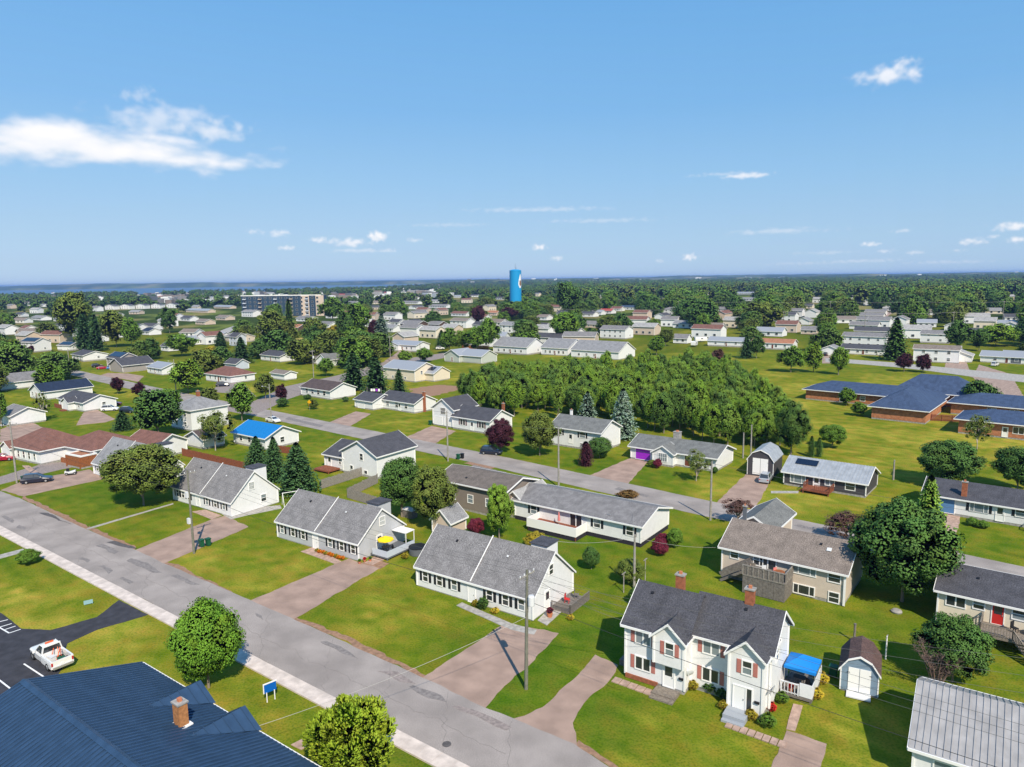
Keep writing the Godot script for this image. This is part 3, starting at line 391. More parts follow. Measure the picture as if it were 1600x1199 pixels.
	{"n":"two_storey_house","l":"white two-storey house behind the long grey-roofed buildings","c":"house","p":[64.19,-432.64],"t":-0.6632,"v":[[0.0,0.0,17.0,10.0,0.0,5.4,2.0,"x",0.45,"white","roof_grey"]],"f":[[0,"f","w",-5.36,1.5,1.1,1.15],[0,"f","w",-1.78,1.5,1.1,1.15],[0,"f","w",1.79,1.5,1.1,1.15],[0,"f","w",5.36,1.5,1.1,1.15],[0,"f","w",-5.36,4.2,1.1,1.15],[0,"f","w",-1.78,4.2,1.1,1.15],[0,"f","w",1.79,4.2,1.1,1.15],[0,"f","w",5.36,4.2,1.1,1.15],[0,"r","w",1.2,1.6,0.9,1.0]]},
	{"n":"white_bungalow","l":"white bungalow with slate roof beside a parked camper","c":"house","p":[114.42,-373.44],"t":-0.6109,"v":[[0.0,0.0,19.0,9.0,0.0,2.7,1.7,"x",0.45,"white","roof_metal"]],"f":[[0,"f","w",-5.32,1.6,1.1,1.15],[0,"f","w",0.0,1.6,1.1,1.15],[0,"f","w",5.32,1.6,1.1,1.15],[0,"f","d",0.38,1.2,0.9,2.0,"door_brown"],[0,"r","w",1.08,1.6,0.9,1.0]]},
	{"n":"white_bungalow","l":"white bungalow with orange-brown roof on the far street","c":"house","p":[132.26,-356.37],"t":-0.6109,"v":[[0.0,0.0,20.0,9.0,0.0,3.0,1.7,"x",0.45,"white","roof_orange"]],"f":[[0,"f","w",-6.3,1.6,1.1,1.15],[0,"f","w",-2.1,1.6,1.1,1.15],[0,"f","w",2.1,1.6,1.1,1.15],[0,"f","w",6.3,1.6,1.1,1.15],[0,"f","d",0.4,1.2,0.9,2.0,"door_brown"],[0,"r","w",1.08,1.6,0.9,1.0]]},
	{"n":"white_bungalow","l":"white bungalow with slate front roof before the two-storey house","c":"house","p":[161.55,-323.69],"t":-0.6632,"v":[[0.0,0.0,18.0,8.0,0.0,2.7,1.7,"x",0.45,"white","roof_charcoal"]],"f":[[0,"f","w",-5.67,1.6,1.1,1.15],[0,"f","w",-1.89,1.6,1.1,1.15],[0,"f","w",1.89,1.6,1.1,1.15],[0,"f","w",5.67,1.6,1.1,1.15],[0,"f","d",0.36,1.2,0.9,2.0,"door_brown"],[0,"r","w",0.96,1.6,0.9,1.0]]},
	{"n":"two_storey_house","l":"pale two-storey house with grey roof on the far street","c":"house","p":[178.21,-355.87],"t":-0.6632,"v":[[0.0,0.0,20.0,9.0,0.0,5.6,1.6,"x",0.45,"white","roof_grey"]],"f":[[0,"f","w",-6.3,1.5,1.1,1.15],[0,"f","w",-2.1,1.5,1.1,1.15],[0,"f","w",2.1,1.5,1.1,1.15],[0,"f","w",6.3,1.5,1.1,1.15],[0,"f","w",-6.3,4.2,1.1,1.15],[0,"f","w",-2.1,4.2,1.1,1.15],[0,"f","w",2.1,4.2,1.1,1.15],[0,"f","w",6.3,4.2,1.1,1.15],[0,"r","w",1.08,1.6,0.9,1.0]]},
	{"n":"garage","l":"small white garage beside the far street trees","c":"garage","p":[146.07,-322.88],"t":-0.6283,"v":[[0.0,0.0,8.0,8.0,0.0,2.7,1.7,"z",0.45,"white","roof_light"]],"f":[[0,"f","g",0.0,1.3,3,2.2]]},
	{"n":"two_storey_house","l":"white two-storey house with tan roof behind the purple maples","c":"house","p":[175.75,-291.72],"t":-0.6283,"v":[[0.0,0.0,16.0,8.0,0.0,5.4,1.4,"x",0.45,"white","roof_tan"]],"f":[[0,"f","w",-4.48,1.5,1.1,1.15],[0,"f","w",0.0,1.5,1.1,1.15],[0,"f","w",4.48,1.5,1.1,1.15],[0,"f","w",-4.48,4.2,1.1,1.15],[0,"f","w",0.0,4.2,1.1,1.15],[0,"f","w",4.48,4.2,1.1,1.15],[0,"r","w",0.96,1.6,0.9,1.0]]},
	{"n":"garage","l":"white gabled garage right of the purple maples","c":"garage","p":[185.84,-292.64],"t":-0.6283,"trim":"trim","v":[[0.0,0.0,9.0,9.0,0.0,2.7,1.7,"z",0.45,"white","roof_pale"]],"f":[[0,"f","g",0.0,1.3,4,2.2]]},
	{"n":"white_bungalow","l":"white bungalow with blue-grey roof and dark garage door","c":"house","p":[200.73,-285.56],"t":-0.733,"v":[[0.0,0.0,17.0,9.0,0.0,2.7,1.7,"x",0.45,"white","roof_metal"]],"f":[[0,"f","w",-3.57,1.6,1.1,1.15],[0,"f","w",3.57,1.6,1.1,1.15],[0,"f","d",0.34,1.2,0.9,2.0,"door_brown"],[0,"r","w",1.08,1.6,0.9,1.0],[0,"f","g",3.4,1.3,3.4,2.2,"door_grey"]]},
	{"n":"white_bungalow","l":"white bungalow with pale blue-grey roof at the right edge","c":"house","p":[210.05,-283.56],"t":-0.733,"v":[[0.0,0.0,20.0,9.0,0.0,2.7,1.7,"x",0.45,"white","roof_metal"]],"f":[[0,"f","w",-5.6,1.6,1.1,1.15],[0,"f","w",0.0,1.6,1.1,1.15],[0,"f","w",5.6,1.6,1.1,1.15],[0,"f","d",0.4,1.2,0.9,2.0,"door_brown"],[0,"r","w",1.08,1.6,0.9,1.0]]},
	{"n":"white_house","l":"white house with grey roof in the trees above the tan-roofed house","c":"house","p":[225.29,-376.04],"t":-0.6632,"v":[[0.0,0.0,13.0,9.0,0.0,4.6,1.7,"x",0.45,"white","roof_grey"]],"f":[[0,"f","w",-2.73,1.5,1.1,1.15],[0,"f","w",2.73,1.5,1.1,1.15],[0,"f","w",-2.73,4.2,1.1,1.15],[0,"f","w",2.73,4.2,1.1,1.15],[0,"r","w",1.08,1.6,0.9,1.0]]},
	{"n":"brick_school","l":"long brick building with navy roof, wings and white-framed windows","c":"school","p":[102.71,-198.77],"t":-0.7156,"v":[[0.0,0.0,34.0,11.0,0.0,3.0,2.3,"h",0.9,"brick_school","roof_school"],[11.8,15.6,12.0,19.0,0.0,3.2,4.0,"y",0.9,"brick_school","roof_school"],[33.0,1.0,26.0,11.0,0.0,3.0,2.3,"h",0.9,"brick_school","roof_school"],[14.0,-10.0,20.0,11.0,0.0,3.4,4.4,"h",0.9,"brick_school","roof_school"],[48.0,-3.0,14.0,16.0,0.0,3.0,3.0,"y",0.9,"brick_school","roof_school"]],"f":[[0,"f","o",-6.5,1.4,2.0,2.2,"glass"],[0,"f","w",-1.5,1.7,1.2,1.3],[0,"f","w",4,1.7,1.2,1.3],[0,"f","w",10,1.7,1.2,1.3],[2,"f","c",-4.2,1.7,1.8,1.4],[2,"f","c",0.5,1.7,1.8,1.4],[2,"f","c",5.2,1.7,1.8,1.4],[2,"f","c",10,1.7,1.8,1.4]]},
	{"n":"brick_wing","l":"brick building with navy roof cut off at the right edge","c":"building","p":[116.31,-152.49],"t":-0.7156,"v":[[0.0,0.0,30.0,11.0,0.0,3.3,2.0,"h",0.9,"brick_school","roof_school"]],"f":[[0,"f","c",-12.4,2.0,1.9,1.4],[0,"f","c",-3.8,2.0,1.9,1.4],[0,"f","c",3,2.0,1.9,1.4],[0,"f","o",-6.2,1.4,1.0,2.1]]},
	{"n":"metal_roof_building","l":"white building with ribbed grey metal roof in the lower right corner","c":"building","p":[38.35,-44.99],"t":-0.6021,"v":[[0.0,0.0,18.0,10.0,0.0,2.9,2.3,"x",0.35,"white","metal_grey"]],"f":[[0,"f","w",-7.2,1.8,1.0,1.1],[0,"f","w",-4.6,1.8,1.0,1.1]]},
	{"n":"white_house","l":"white house with pale roof left of the tall olive tree","c":"house","p":[-505.55,-767.52],"t":-0.6632,"bh":0,"v":[[0.0,0.0,26.78,10.0,0.0,2.8,2.0,"x",0.5,"white","roof_light"]],"f":[[0,"f","x",-8.57,1.6,1.3,1.3],[0,"f","x",-4.28,1.6,1.3,1.3],[0,"f","x",0.0,1.6,1.3,1.3],[0,"f","x",4.28,1.6,1.3,1.3],[0,"f","x",8.57,1.6,1.3,1.3]]},
	{"n":"white_house","l":"white gabled house under the tall olive tree","c":"house","p":[-461.48,-734.15],"t":-0.6632,"bh":0,"v":[[0.0,0.0,21.26,10.0,0.0,2.8,2.0,"x",0.5,"white","roof_light"]],"f":[[0,"f","x",-6.38,1.6,1.3,1.3],[0,"f","x",-2.13,1.6,1.3,1.3],[0,"f","x",2.13,1.6,1.3,1.3],[0,"f","x",6.38,1.6,1.3,1.3]]},
	{"n":"white_house","l":"brown-roofed house at the edge of the left woods","c":"house","p":[-390.35,-575.46],"t":-0.6632,"bh":0,"v":[[0.0,0.0,11.72,8.79,0.0,2.8,2.0,"x",0.5,"white","roof_brown"]],"f":[[0,"f","x",-2.34,1.6,1.3,1.3],[0,"f","x",2.34,1.6,1.3,1.3]]},
	{"n":"white_house","l":"white house with navy roof among the left trees","c":"house","p":[-262.55,-518.38],"t":-0.6632,"bh":0,"v":[[0.0,0.0,11.57,8.68,0.0,2.8,2.0,"x",0.5,"white","roof_navy"]],"f":[[0,"f","x",-2.31,1.6,1.3,1.3],[0,"f","x",2.31,1.6,1.3,1.3]]},
	{"n":"white_house","l":"white house with dark roof behind the grey split house","c":"house","p":[-187.67,-389.55],"t":-0.6632,"bh":0,"v":[[0.0,0.0,8.0,6.0,0.0,2.8,2.0,"x",0.5,"white","roof_charcoal"]],"f":[[0,"f","x",-1.6,1.6,1.3,1.3],[0,"f","x",1.6,1.6,1.3,1.3]]},
	{"n":"small_house","l":"tan-roofed house left of the winding lane","c":"house","p":[-275.01,-640.56],"t":-0.6632,"bh":0,"v":[[0.0,0.0,16.01,10.0,0.0,2.8,2.0,"x",0.5,"sand","roof_tan"]],"f":[[0,"f","x",-4.27,1.6,1.3,1.3],[0,"f","x",0.0,1.6,1.3,1.3],[0,"f","x",4.27,1.6,1.3,1.3]]},
	{"n":"small_house","l":"tan-roofed house right of the winding lane","c":"house","p":[-286.66,-714.99],"t":-0.6632,"bh":0,"v":[[0.0,0.0,17.69,10.0,0.0,2.8,2.0,"x",0.5,"sand","roof_tan"]],"f":[[0,"f","x",-4.72,1.6,1.3,1.3],[0,"f","x",0.0,1.6,1.3,1.3],[0,"f","x",4.72,1.6,1.3,1.3]]},
	{"n":"white_house","l":"white two-storey house below the apartment block","c":"house","p":[-282.23,-775.27],"t":-0.6632,"bh":0,"v":[[0.0,0.0,21.48,10.0,0.0,5.4,2.0,"x",0.5,"white","roof_light"]],"f":[[0,"f","x",-6.44,1.6,1.3,1.3],[0,"f","x",-2.15,1.6,1.3,1.3],[0,"f","x",2.15,1.6,1.3,1.3],[0,"f","x",6.44,1.6,1.3,1.3],[0,"f","x",-6.44,4.2,1.3,1.3],[0,"f","x",-2.15,4.2,1.3,1.3],[0,"f","x",2.15,4.2,1.3,1.3],[0,"f","x",6.44,4.2,1.3,1.3]]},
	{"n":"small_house","l":"narrow blue-grey house between two trees","c":"house","p":[-160.44,-416.09],"t":-0.6632,"bh":0,"v":[[0.0,0.0,8.0,6.0,0.0,5.4,2.0,"x",0.5,"blue_grey","roof_charcoal"]],"f":[[0,"f","x",-1.6,1.6,1.3,1.3],[0,"f","x",1.6,1.6,1.3,1.3],[0,"f","x",-1.6,4.2,1.3,1.3],[0,"f","x",1.6,4.2,1.3,1.3]]},
	{"n":"white_house","l":"white house beside the olive trees left of the golden field","c":"house","p":[-183.85,-522.14],"t":-0.6632,"bh":0,"v":[[0.0,0.0,8.47,6.36,0.0,2.8,2.0,"x",0.5,"white","roof_charcoal"]],"f":[[0,"f","x",-1.69,1.6,1.3,1.3],[0,"f","x",1.69,1.6,1.3,1.3]]},
	{"n":"small_house","l":"orange-roofed brown house by the golden field","c":"house","p":[-161.3,-537.9],"t":-0.6632,"bh":0,"v":[[0.0,0.0,12.03,9.02,0.0,2.8,2.0,"x",0.5,"brown_wall","roof_orange"]],"f":[[0,"f","x",-2.41,1.6,1.3,1.3],[0,"f","x",2.41,1.6,1.3,1.3]]},
	{"n":"white_house","l":"white gabled house below the right end of the apartment block","c":"house","p":[-191.92,-669.62],"t":-0.6632,"bh":0,"v":[[0.0,0.0,19.2,10.0,0.0,2.8,2.0,"x",0.5,"white","roof_grey"]],"f":[[0,"f","x",-5.12,1.6,1.3,1.3],[0,"f","x",0.0,1.6,1.3,1.3],[0,"f","x",5.12,1.6,1.3,1.3]]},
	{"n":"white_house","l":"grey-roofed house right of the orange roof","c":"house","p":[-146.59,-570.96],"t":-0.6632,"bh":0,"v":[[0.0,0.0,14.43,10.0,0.0,2.8,2.0,"x",0.5,"white","roof_grey"]],"f":[[0,"f","x",-2.89,1.6,1.3,1.3],[0,"f","x",2.89,1.6,1.3,1.3]]},
	{"n":"white_house","l":"grey-roofed house behind the plum tree and blue spruce","c":"house","p":[-103.31,-561.04],"t":-0.6632,"bh":0,"v":[[0.0,0.0,18.35,10.0,0.0,2.8,2.0,"x",0.5,"white","roof_green_grey"]],"f":[[0,"f","x",-4.89,1.6,1.3,1.3],[0,"f","x",0.0,1.6,1.3,1.3],[0,"f","x",4.89,1.6,1.3,1.3]]},
	{"n":"small_house","l":"dark brown two-storey house with grey roof and balcony","c":"house","p":[-70.86,-519.15],"t":-0.6632,"bh":0,"v":[[0.0,0.0,18.46,10.0,0.0,5.4,2.0,"x",0.5,"brown_wall","roof_grey"]],"f":[[0,"f","x",-4.92,1.6,1.3,1.3],[0,"f","x",0.0,1.6,1.3,1.3],[0,"f","x",4.92,1.6,1.3,1.3],[0,"f","x",-4.92,4.2,1.3,1.3],[0,"f","x",0.0,4.2,1.3,1.3],[0,"f","x",4.92,4.2,1.3,1.3]]},
	{"n":"small_house","l":"brown bungalow right of the dark brown two-storey house","c":"house","p":[-57.37,-552.5],"t":-0.6632,"bh":0,"v":[[0.0,0.0,12.74,9.55,0.0,2.8,2.0,"x",0.5,"brown_wall","roof_grey"]],"f":[[0,"f","x",-2.55,1.6,1.3,1.3],[0,"f","x",2.55,1.6,1.3,1.3]]},
	{"n":"white_house","l":"white house with tan roof and long front veranda","c":"house","p":[-37.42,-547.81],"t":-0.6632,"bh":0,"v":[[0.0,0.0,15.96,10.0,0.0,5.4,2.0,"x",0.5,"white","roof_tan"]],"f":[[0,"f","x",-4.26,1.6,1.3,1.3],[0,"f","x",0.0,1.6,1.3,1.3],[0,"f","x",4.26,1.6,1.3,1.3],[0,"f","x",-4.26,4.2,1.3,1.3],[0,"f","x",0.0,4.2,1.3,1.3],[0,"f","x",4.26,4.2,1.3,1.3]]},
	{"n":"white_house","l":"white house with terracotta roof in the town centre","c":"house","p":[-50.21,-725.53],"t":-0.6632,"bh":0,"v":[[0.0,0.0,20.04,10.0,0.0,2.8,2.0,"x",0.5,"white","roof_brown"]],"f":[[0,"f","x",-6.01,1.6,1.3,1.3],[0,"f","x",-2.0,1.6,1.3,1.3],[0,"f","x",2.0,1.6,1.3,1.3],[0,"f","x",6.01,1.6,1.3,1.3]]},
	{"n":"small_house","l":"small orange-roofed house left of the water tower","c":"house","p":[-16.96,-730.63],"t":-0.6632,"bh":0,"v":[[0.0,0.0,13.4,10.0,0.0,2.8,2.0,"x",0.5,"sand","roof_orange"]],"f":[[0,"f","x",-2.68,1.6,1.3,1.3],[0,"f","x",2.68,1.6,1.3,1.3]]},
	{"n":"white_house","l":"white two-storey house with pale roof left of the long buildings","c":"house","p":[-0.07,-487.89],"t":-0.6632,"bh":0,"v":[[0.0,0.0,12.68,9.51,0.0,5.4,2.0,"x",0.5,"white","roof_light"]],"f":[[0,"f","x",-2.54,1.6,1.3,1.3],[0,"f","x",2.54,1.6,1.3,1.3],[0,"f","x",-2.54,4.2,1.3,1.3],[0,"f","x",2.54,4.2,1.3,1.3]]},
	{"n":"long_hall","l":"long white hall with grey roof near the far poles","c":"building","p":[-95.25,-956.15],"t":-0.6632,"bh":0,"v":[[0.0,0.0,32.38,10.0,0.0,2.8,2.0,"x",0.5,"white","roof_grey"]],"f":[[0,"f","x",-10.79,1.6,1.3,1.3],[0,"f","x",-6.48,1.6,1.3,1.3],[0,"f","x",-2.16,1.6,1.3,1.3],[0,"f","x",2.16,1.6,1.3,1.3],[0,"f","x",6.48,1.6,1.3,1.3],[0,"f","x",10.79,1.6,1.3,1.3]]},
	{"n":"long_hall","l":"white hall with slate roof left of the far poles","c":"building","p":[-156.84,-1133.98],"t":-0.6632,"bh":0,"v":[[0.0,0.0,35.04,10.0,0.0,2.8,2.0,"x",0.5,"white","roof_grey"]],"f":[[0,"f","x",-12.01,1.6,1.3,1.3],[0,"f","x",-8.01,1.6,1.3,1.3],[0,"f","x",-4.0,1.6,1.3,1.3],[0,"f","x",0.0,1.6,1.3,1.3],[0,"f","x",4.0,1.6,1.3,1.3],[0,"f","x",8.01,1.6,1.3,1.3],[0,"f","x",12.01,1.6,1.3,1.3]]},
	{"n":"white_house","l":"white tan-roofed house below the water tower","c":"house","p":[28.12,-637.15],"t":-0.6632,"bh":0,"v":[[0.0,0.0,15.6,10.0,0.0,2.8,2.0,"x",0.5,"white","roof_tan"]],"f":[[0,"f","x",-4.16,1.6,1.3,1.3],[0,"f","x",0.0,1.6,1.3,1.3],[0,"f","x",4.16,1.6,1.3,1.3]]},
	{"n":"white_house","l":"white gabled house left of the round green tree","c":"house","p":[22.74,-514.66],"t":-0.6632,"bh":0,"v":[[0.0,0.0,10.24,7.68,0.0,2.8,2.0,"x",0.5,"white","roof_charcoal"]],"f":[[0,"f","x",-2.05,1.6,1.3,1.3],[0,"f","x",2.05,1.6,1.3,1.3]]},
	{"n":"white_house","l":"dark-roofed bungalow leftmost in the distant row","c":"house","p":[74.7,-680.23],"t":-0.6632,"bh":0,"v":[[0.0,0.0,14.64,10.0,0.0,2.8,2.0,"x",0.5,"white","roof_charcoal"]],"f":[[0,"f","x",-2.93,1.6,1.3,1.3],[0,"f","x",2.93,1.6,1.3,1.3]]},
	{"n":"white_house","l":"slate-roofed bungalow second in the distant row","c":"house","p":[87.25,-714.14],"t":-0.6632,"bh":0,"v":[[0.0,0.0,12.09,9.07,0.0,2.8,2.0,"x",0.5,"white","roof_metal"]],"f":[[0,"f","x",-2.42,1.6,1.3,1.3],[0,"f","x",2.42,1.6,1.3,1.3]]},
	{"n":"white_house","l":"bright red-roofed bungalow in the distant row","c":"house","p":[100.16,-737.63],"t":-0.6632,"bh":0,"v":[[0.0,0.0,13.65,10.0,0.0,2.8,2.0,"x",0.5,"white","roof_red"]],"f":[[0,"f","x",-2.73,1.6,1.3,1.3],[0,"f","x",2.73,1.6,1.3,1.3]]},
	{"n":"white_house","l":"brown-roofed bungalow fourth in the distant row","c":"house","p":[118.69,-792.25],"t":-0.6632,"bh":0,"v":[[0.0,0.0,12.24,9.18,0.0,2.8,2.0,"x",0.5,"white","roof_brown"]],"f":[[0,"f","x",-2.45,1.6,1.3,1.3],[0,"f","x",2.45,1.6,1.3,1.3]]},
	{"n":"white_house","l":"blue-roofed building at the end of the distant row","c":"house","p":[136.59,-819.44],"t":-0.6632,"bh":0,"v":[[0.0,0.0,19.06,10.0,0.0,2.8,2.0,"x",0.5,"white","roof_blue"]],"f":[[0,"f","x",-5.08,1.6,1.3,1.3],[0,"f","x",0.0,1.6,1.3,1.3],[0,"f","x",5.08,1.6,1.3,1.3]]},
	{"n":"small_house","l":"grey-roofed house between the round tree and the white two-storey house","c":"house","p":[61.35,-527.44],"t":-0.6632,"bh":0,"v":[[0.0,0.0,10.55,7.91,0.0,2.8,2.0,"x",0.5,"sand","roof_grey"]],"f":[[0,"f","x",-2.11,1.6,1.3,1.3],[0,"f","x",2.11,1.6,1.3,1.3]]},
	{"n":"white_house","l":"white house with pyramid roof in the right-hand trees","c":"house","p":[157.34,-693.79],"t":-0.6632,"bh":0,"v":[[0.0,0.0,16.31,10.0,0.0,5.4,2.0,"h",0.5,"white","roof_grey"]],"f":[[0,"f","x",-4.35,1.6,1.3,1.3],[0,"f","x",0.0,1.6,1.3,1.3],[0,"f","x",4.35,1.6,1.3,1.3],[0,"f","x",-4.35,4.2,1.3,1.3],[0,"f","x",0.0,4.2,1.3,1.3],[0,"f","x",4.35,4.2,1.3,1.3]]},
	{"n":"white_house","l":"small white gable showing above the dark tree row","c":"house","p":[222.13,-744.02],"t":-0.6632,"bh":0,"v":[[0.0,0.0,13.04,9.78,0.0,2.8,2.0,"x",0.5,"white","roof_grey"]],"f":[[0,"f","x",-2.61,1.6,1.3,1.3],[0,"f","x",2.61,1.6,1.3,1.3]]},
	{"n":"white_house","l":"white shed end beside the parked trailers","c":"house","p":[94.78,-392.74],"t":-0.6632,"bh":0,"v":[[0.0,0.0,8.0,6.0,0.0,2.8,2.0,"x",0.5,"white","roof_grey"]],"f":[[0,"f","x",-1.6,1.6,1.3,1.3],[0,"f","x",1.6,1.6,1.3,1.3]]},
	{"n":"small_house","l":"grey-roofed house between trees on the right","c":"house","p":[185.96,-441.59],"t":-0.6632,"bh":0,"v":[[0.0,0.0,8.78,6.59,0.0,2.8,2.0,"x",0.5,"sand","roof_grey"]],"f":[[0,"f","x",-1.76,1.6,1.3,1.3],[0,"f","x",1.76,1.6,1.3,1.3]]},
	{"n":"white_house","l":"white row building with solar panels on the right","c":"house","p":[217.76,-570.39],"t":-0.6632,"bh":0,"v":[[0.0,0.0,21.49,10.0,0.0,5.4,2.0,"x",0.5,"white","roof_charcoal"]],"f":[[0,"f","x",-6.45,1.6,1.3,1.3],[0,"f","x",-2.15,1.6,1.3,1.3],[0,"f","x",2.15,1.6,1.3,1.3],[0,"f","x",6.45,1.6,1.3,1.3],[0,"f","x",-6.45,4.2,1.3,1.3],[0,"f","x",-2.15,4.2,1.3,1.3],[0,"f","x",2.15,4.2,1.3,1.3],[0,"f","x",6.45,4.2,1.3,1.3]]},
	{"n":"white_house","l":"white row building behind the one with solar panels","c":"house","p":[250.46,-632.14],"t":-0.6632,"bh":0,"v":[[0.0,0.0,17.67,10.0,0.0,5.4,2.0,"x",0.5,"white","roof_grey"]],"f":[[0,"f","x",-4.71,1.6,1.3,1.3],[0,"f","x",0.0,1.6,1.3,1.3],[0,"f","x",4.71,1.6,1.3,1.3],[0,"f","x",-4.71,4.2,1.3,1.3],[0,"f","x",0.0,4.2,1.3,1.3],[0,"f","x",4.71,4.2,1.3,1.3]]},
	{"n":"white_house","l":"nearest of four white town houses stepping up the right-hand lane","c":"house","p":[237.72,-477.18],"t":-0.6632,"bh":0,"v":[[0.0,0.0,17.1,10.0,0.0,2.8,2.0,"x",0.5,"white","roof_grey"]],"f":[[0,"f","x",-4.56,1.6,1.3,1.3],[0,"f","x",0.0,1.6,1.3,1.3],[0,"f","x",4.56,1.6,1.3,1.3]]},
	{"n":"white_house","l":"second of four white town houses stepping up the right-hand lane","c":"house","p":[268.87,-533.99],"t":-0.6632,"bh":0,"v":[[0.0,0.0,17.35,10.0,0.0,2.8,2.0,"x",0.5,"white","roof_grey"]],"f":[[0,"f","x",-4.63,1.6,1.3,1.3],[0,"f","x",0.0,1.6,1.3,1.3],[0,"f","x",4.63,1.6,1.3,1.3]]},
	{"n":"white_house","l":"third of four white town houses stepping up the right-hand lane","c":"house","p":[298.92,-588.37],"t":-0.6632,"bh":0,"v":[[0.0,0.0,17.14,10.0,0.0,2.8,2.0,"x",0.5,"white","roof_grey"]],"f":[[0,"f","x",-4.57,1.6,1.3,1.3],[0,"f","x",0.0,1.6,1.3,1.3],[0,"f","x",4.57,1.6,1.3,1.3]]},
	{"n":"white_house","l":"farthest of four white town houses stepping up the right-hand lane","c":"house","p":[330.38,-644.45],"t":-0.6632,"bh":0,"v":[[0.0,0.0,16.59,10.0,0.0,2.8,2.0,"x",0.5,"white","roof_grey"]],"f":[[0,"f","x",-4.42,1.6,1.3,1.3],[0,"f","x",0.0,1.6,1.3,1.3],[0,"f","x",4.42,1.6,1.3,1.3]]},
	{"n":"white_house","l":"white house at the top of the right-hand lane","c":"house","p":[377.94,-709.36],"t":-0.6632,"bh":0,"v":[[0.0,0.0,12.27,9.2,0.0,2.8,2.0,"x",0.5,"white","roof_pale"]],"f":[[0,"f","x",-2.45,1.6,1.3,1.3],[0,"f","x",2.45,1.6,1.3,1.3]]},
	{"n":"white_house","l":"white arched-gable house in the right-hand woods","c":"house","p":[373.33,-632.6],"t":-0.6632,"bh":0,"v":[[0.0,0.0,14.57,10.0,0.0,2.8,2.0,"x",0.5,"white","roof_tan"]],"f":[[0,"f","x",-2.91,1.6,1.3,1.3],[0,"f","x",2.91,1.6,1.3,1.3]]},
	{"n":"white_house","l":"grey-roofed house in the woods at the right","c":"house","p":[331.59,-470.76],"t":-0.6632,"bh":0,"v":[[0.0,0.0,15.81,10.0,0.0,2.8,2.0,"x",0.5,"white","roof_metal"]],"f":[[0,"f","x",-4.22,1.6,1.3,1.3],[0,"f","x",0.0,1.6,1.3,1.3],[0,"f","x",4.22,1.6,1.3,1.3]]},
	{"n":"white_house","l":"distant white house above the dark tree row","c":"house","p":[357.14,-1065.17],"t":-0.6632,"bh":0,"v":[[0.0,0.0,22.32,10.0,0.0,2.8,2.0,"x",0.5,"white","roof_light"]],"f":[[0,"f","x",-6.7,1.6,1.3,1.3],[0,"f","x",-2.23,1.6,1.3,1.3],[0,"f","x",2.23,1.6,1.3,1.3],[0,"f","x",6.7,1.6,1.3,1.3]]},
	{"n":"warehouse","l":"long grey warehouse in the right distance","c":"building","p":[473.06,-1452.23],"t":-0.6632,"bh":0,"v":[[0.0,0.0,46.7,10.0,0.0,2.8,2.0,"x",0.5,"white","roof_metal"]],"f":[[0,"f","x",-16.6,1.6,1.3,1.3],[0,"f","x",-12.45,1.6,1.3,1.3],[0,"f","x",-8.3,1.6,1.3,1.3],[0,"f","x",-4.15,1.6,1.3,1.3],[0,"f","x",0.0,1.6,1.3,1.3],[0,"f","x",4.15,1.6,1.3,1.3],[0,"f","x",8.3,1.6,1.3,1.3],[0,"f","x",12.45,1.6,1.3,1.3],[0,"f","x",16.6,1.6,1.3,1.3]]},
	{"n":"shop_building","l":"red-roofed shopping building in the distance","c":"building","p":[-441.48,-1905.47],"t":-0.6632,"bh":0,"v":[[0.0,0.0,89.38,10.0,0.0,2.8,2.0,"x",0.5,"sand","roof_red"]],"f":[[0,"f","x",-33.65,1.6,1.3,1.3],[0,"f","x",-29.44,1.6,1.3,1.3],[0,"f","x",-25.24,1.6,1.3,1.3],[0,"f","x",-21.03,1.6,1.3,1.3],[0,"f","x",-16.82,1.6,1.3,1.3],[0,"f","x",-12.62,1.6,1.3,1.3],[0,"f","x",-8.41,1.6,1.3,1.3],[0,"f","x",-4.21,1.6,1.3,1.3],[0,"f","x",0.0,1.6,1.3,1.3],[0,"f","x",4.21,1.6,1.3,1.3],[0,"f","x",8.41,1.6,1.3,1.3],[0,"f","x",12.62,1.6,1.3,1.3],[0,"f","x",16.82,1.6,1.3,1.3],[0,"f","x",21.03,1.6,1.3,1.3],[0,"f","x",25.24,1.6,1.3,1.3],[0,"f","x",29.44,1.6,1.3,1.3],[0,"f","x",33.65,1.6,1.3,1.3]]},
	{"n":"shop_building","l":"smaller red-roofed shop building in the distance","c":"building","p":[-382.61,-2128.12],"t":-0.6632,"bh":0,"v":[[0.0,0.0,65.89,10.0,0.0,2.8,2.0,"x",0.5,"sand","roof_red"]],"f":[[0,"f","x",-24.33,1.6,1.3,1.3],[0,"f","x",-20.27,1.6,1.3,1.3],[0,"f","x",-16.22,1.6,1.3,1.3],[0,"f","x",-12.16,1.6,1.3,1.3],[0,"f","x",-8.11,1.6,1.3,1.3],[0,"f","x",-4.05,1.6,1.3,1.3],[0,"f","x",0.0,1.6,1.3,1.3],[0,"f","x",4.05,1.6,1.3,1.3],[0,"f","x",8.11,1.6,1.3,1.3],[0,"f","x",12.16,1.6,1.3,1.3],[0,"f","x",16.22,1.6,1.3,1.3],[0,"f","x",20.27,1.6,1.3,1.3],[0,"f","x",24.33,1.6,1.3,1.3]]},
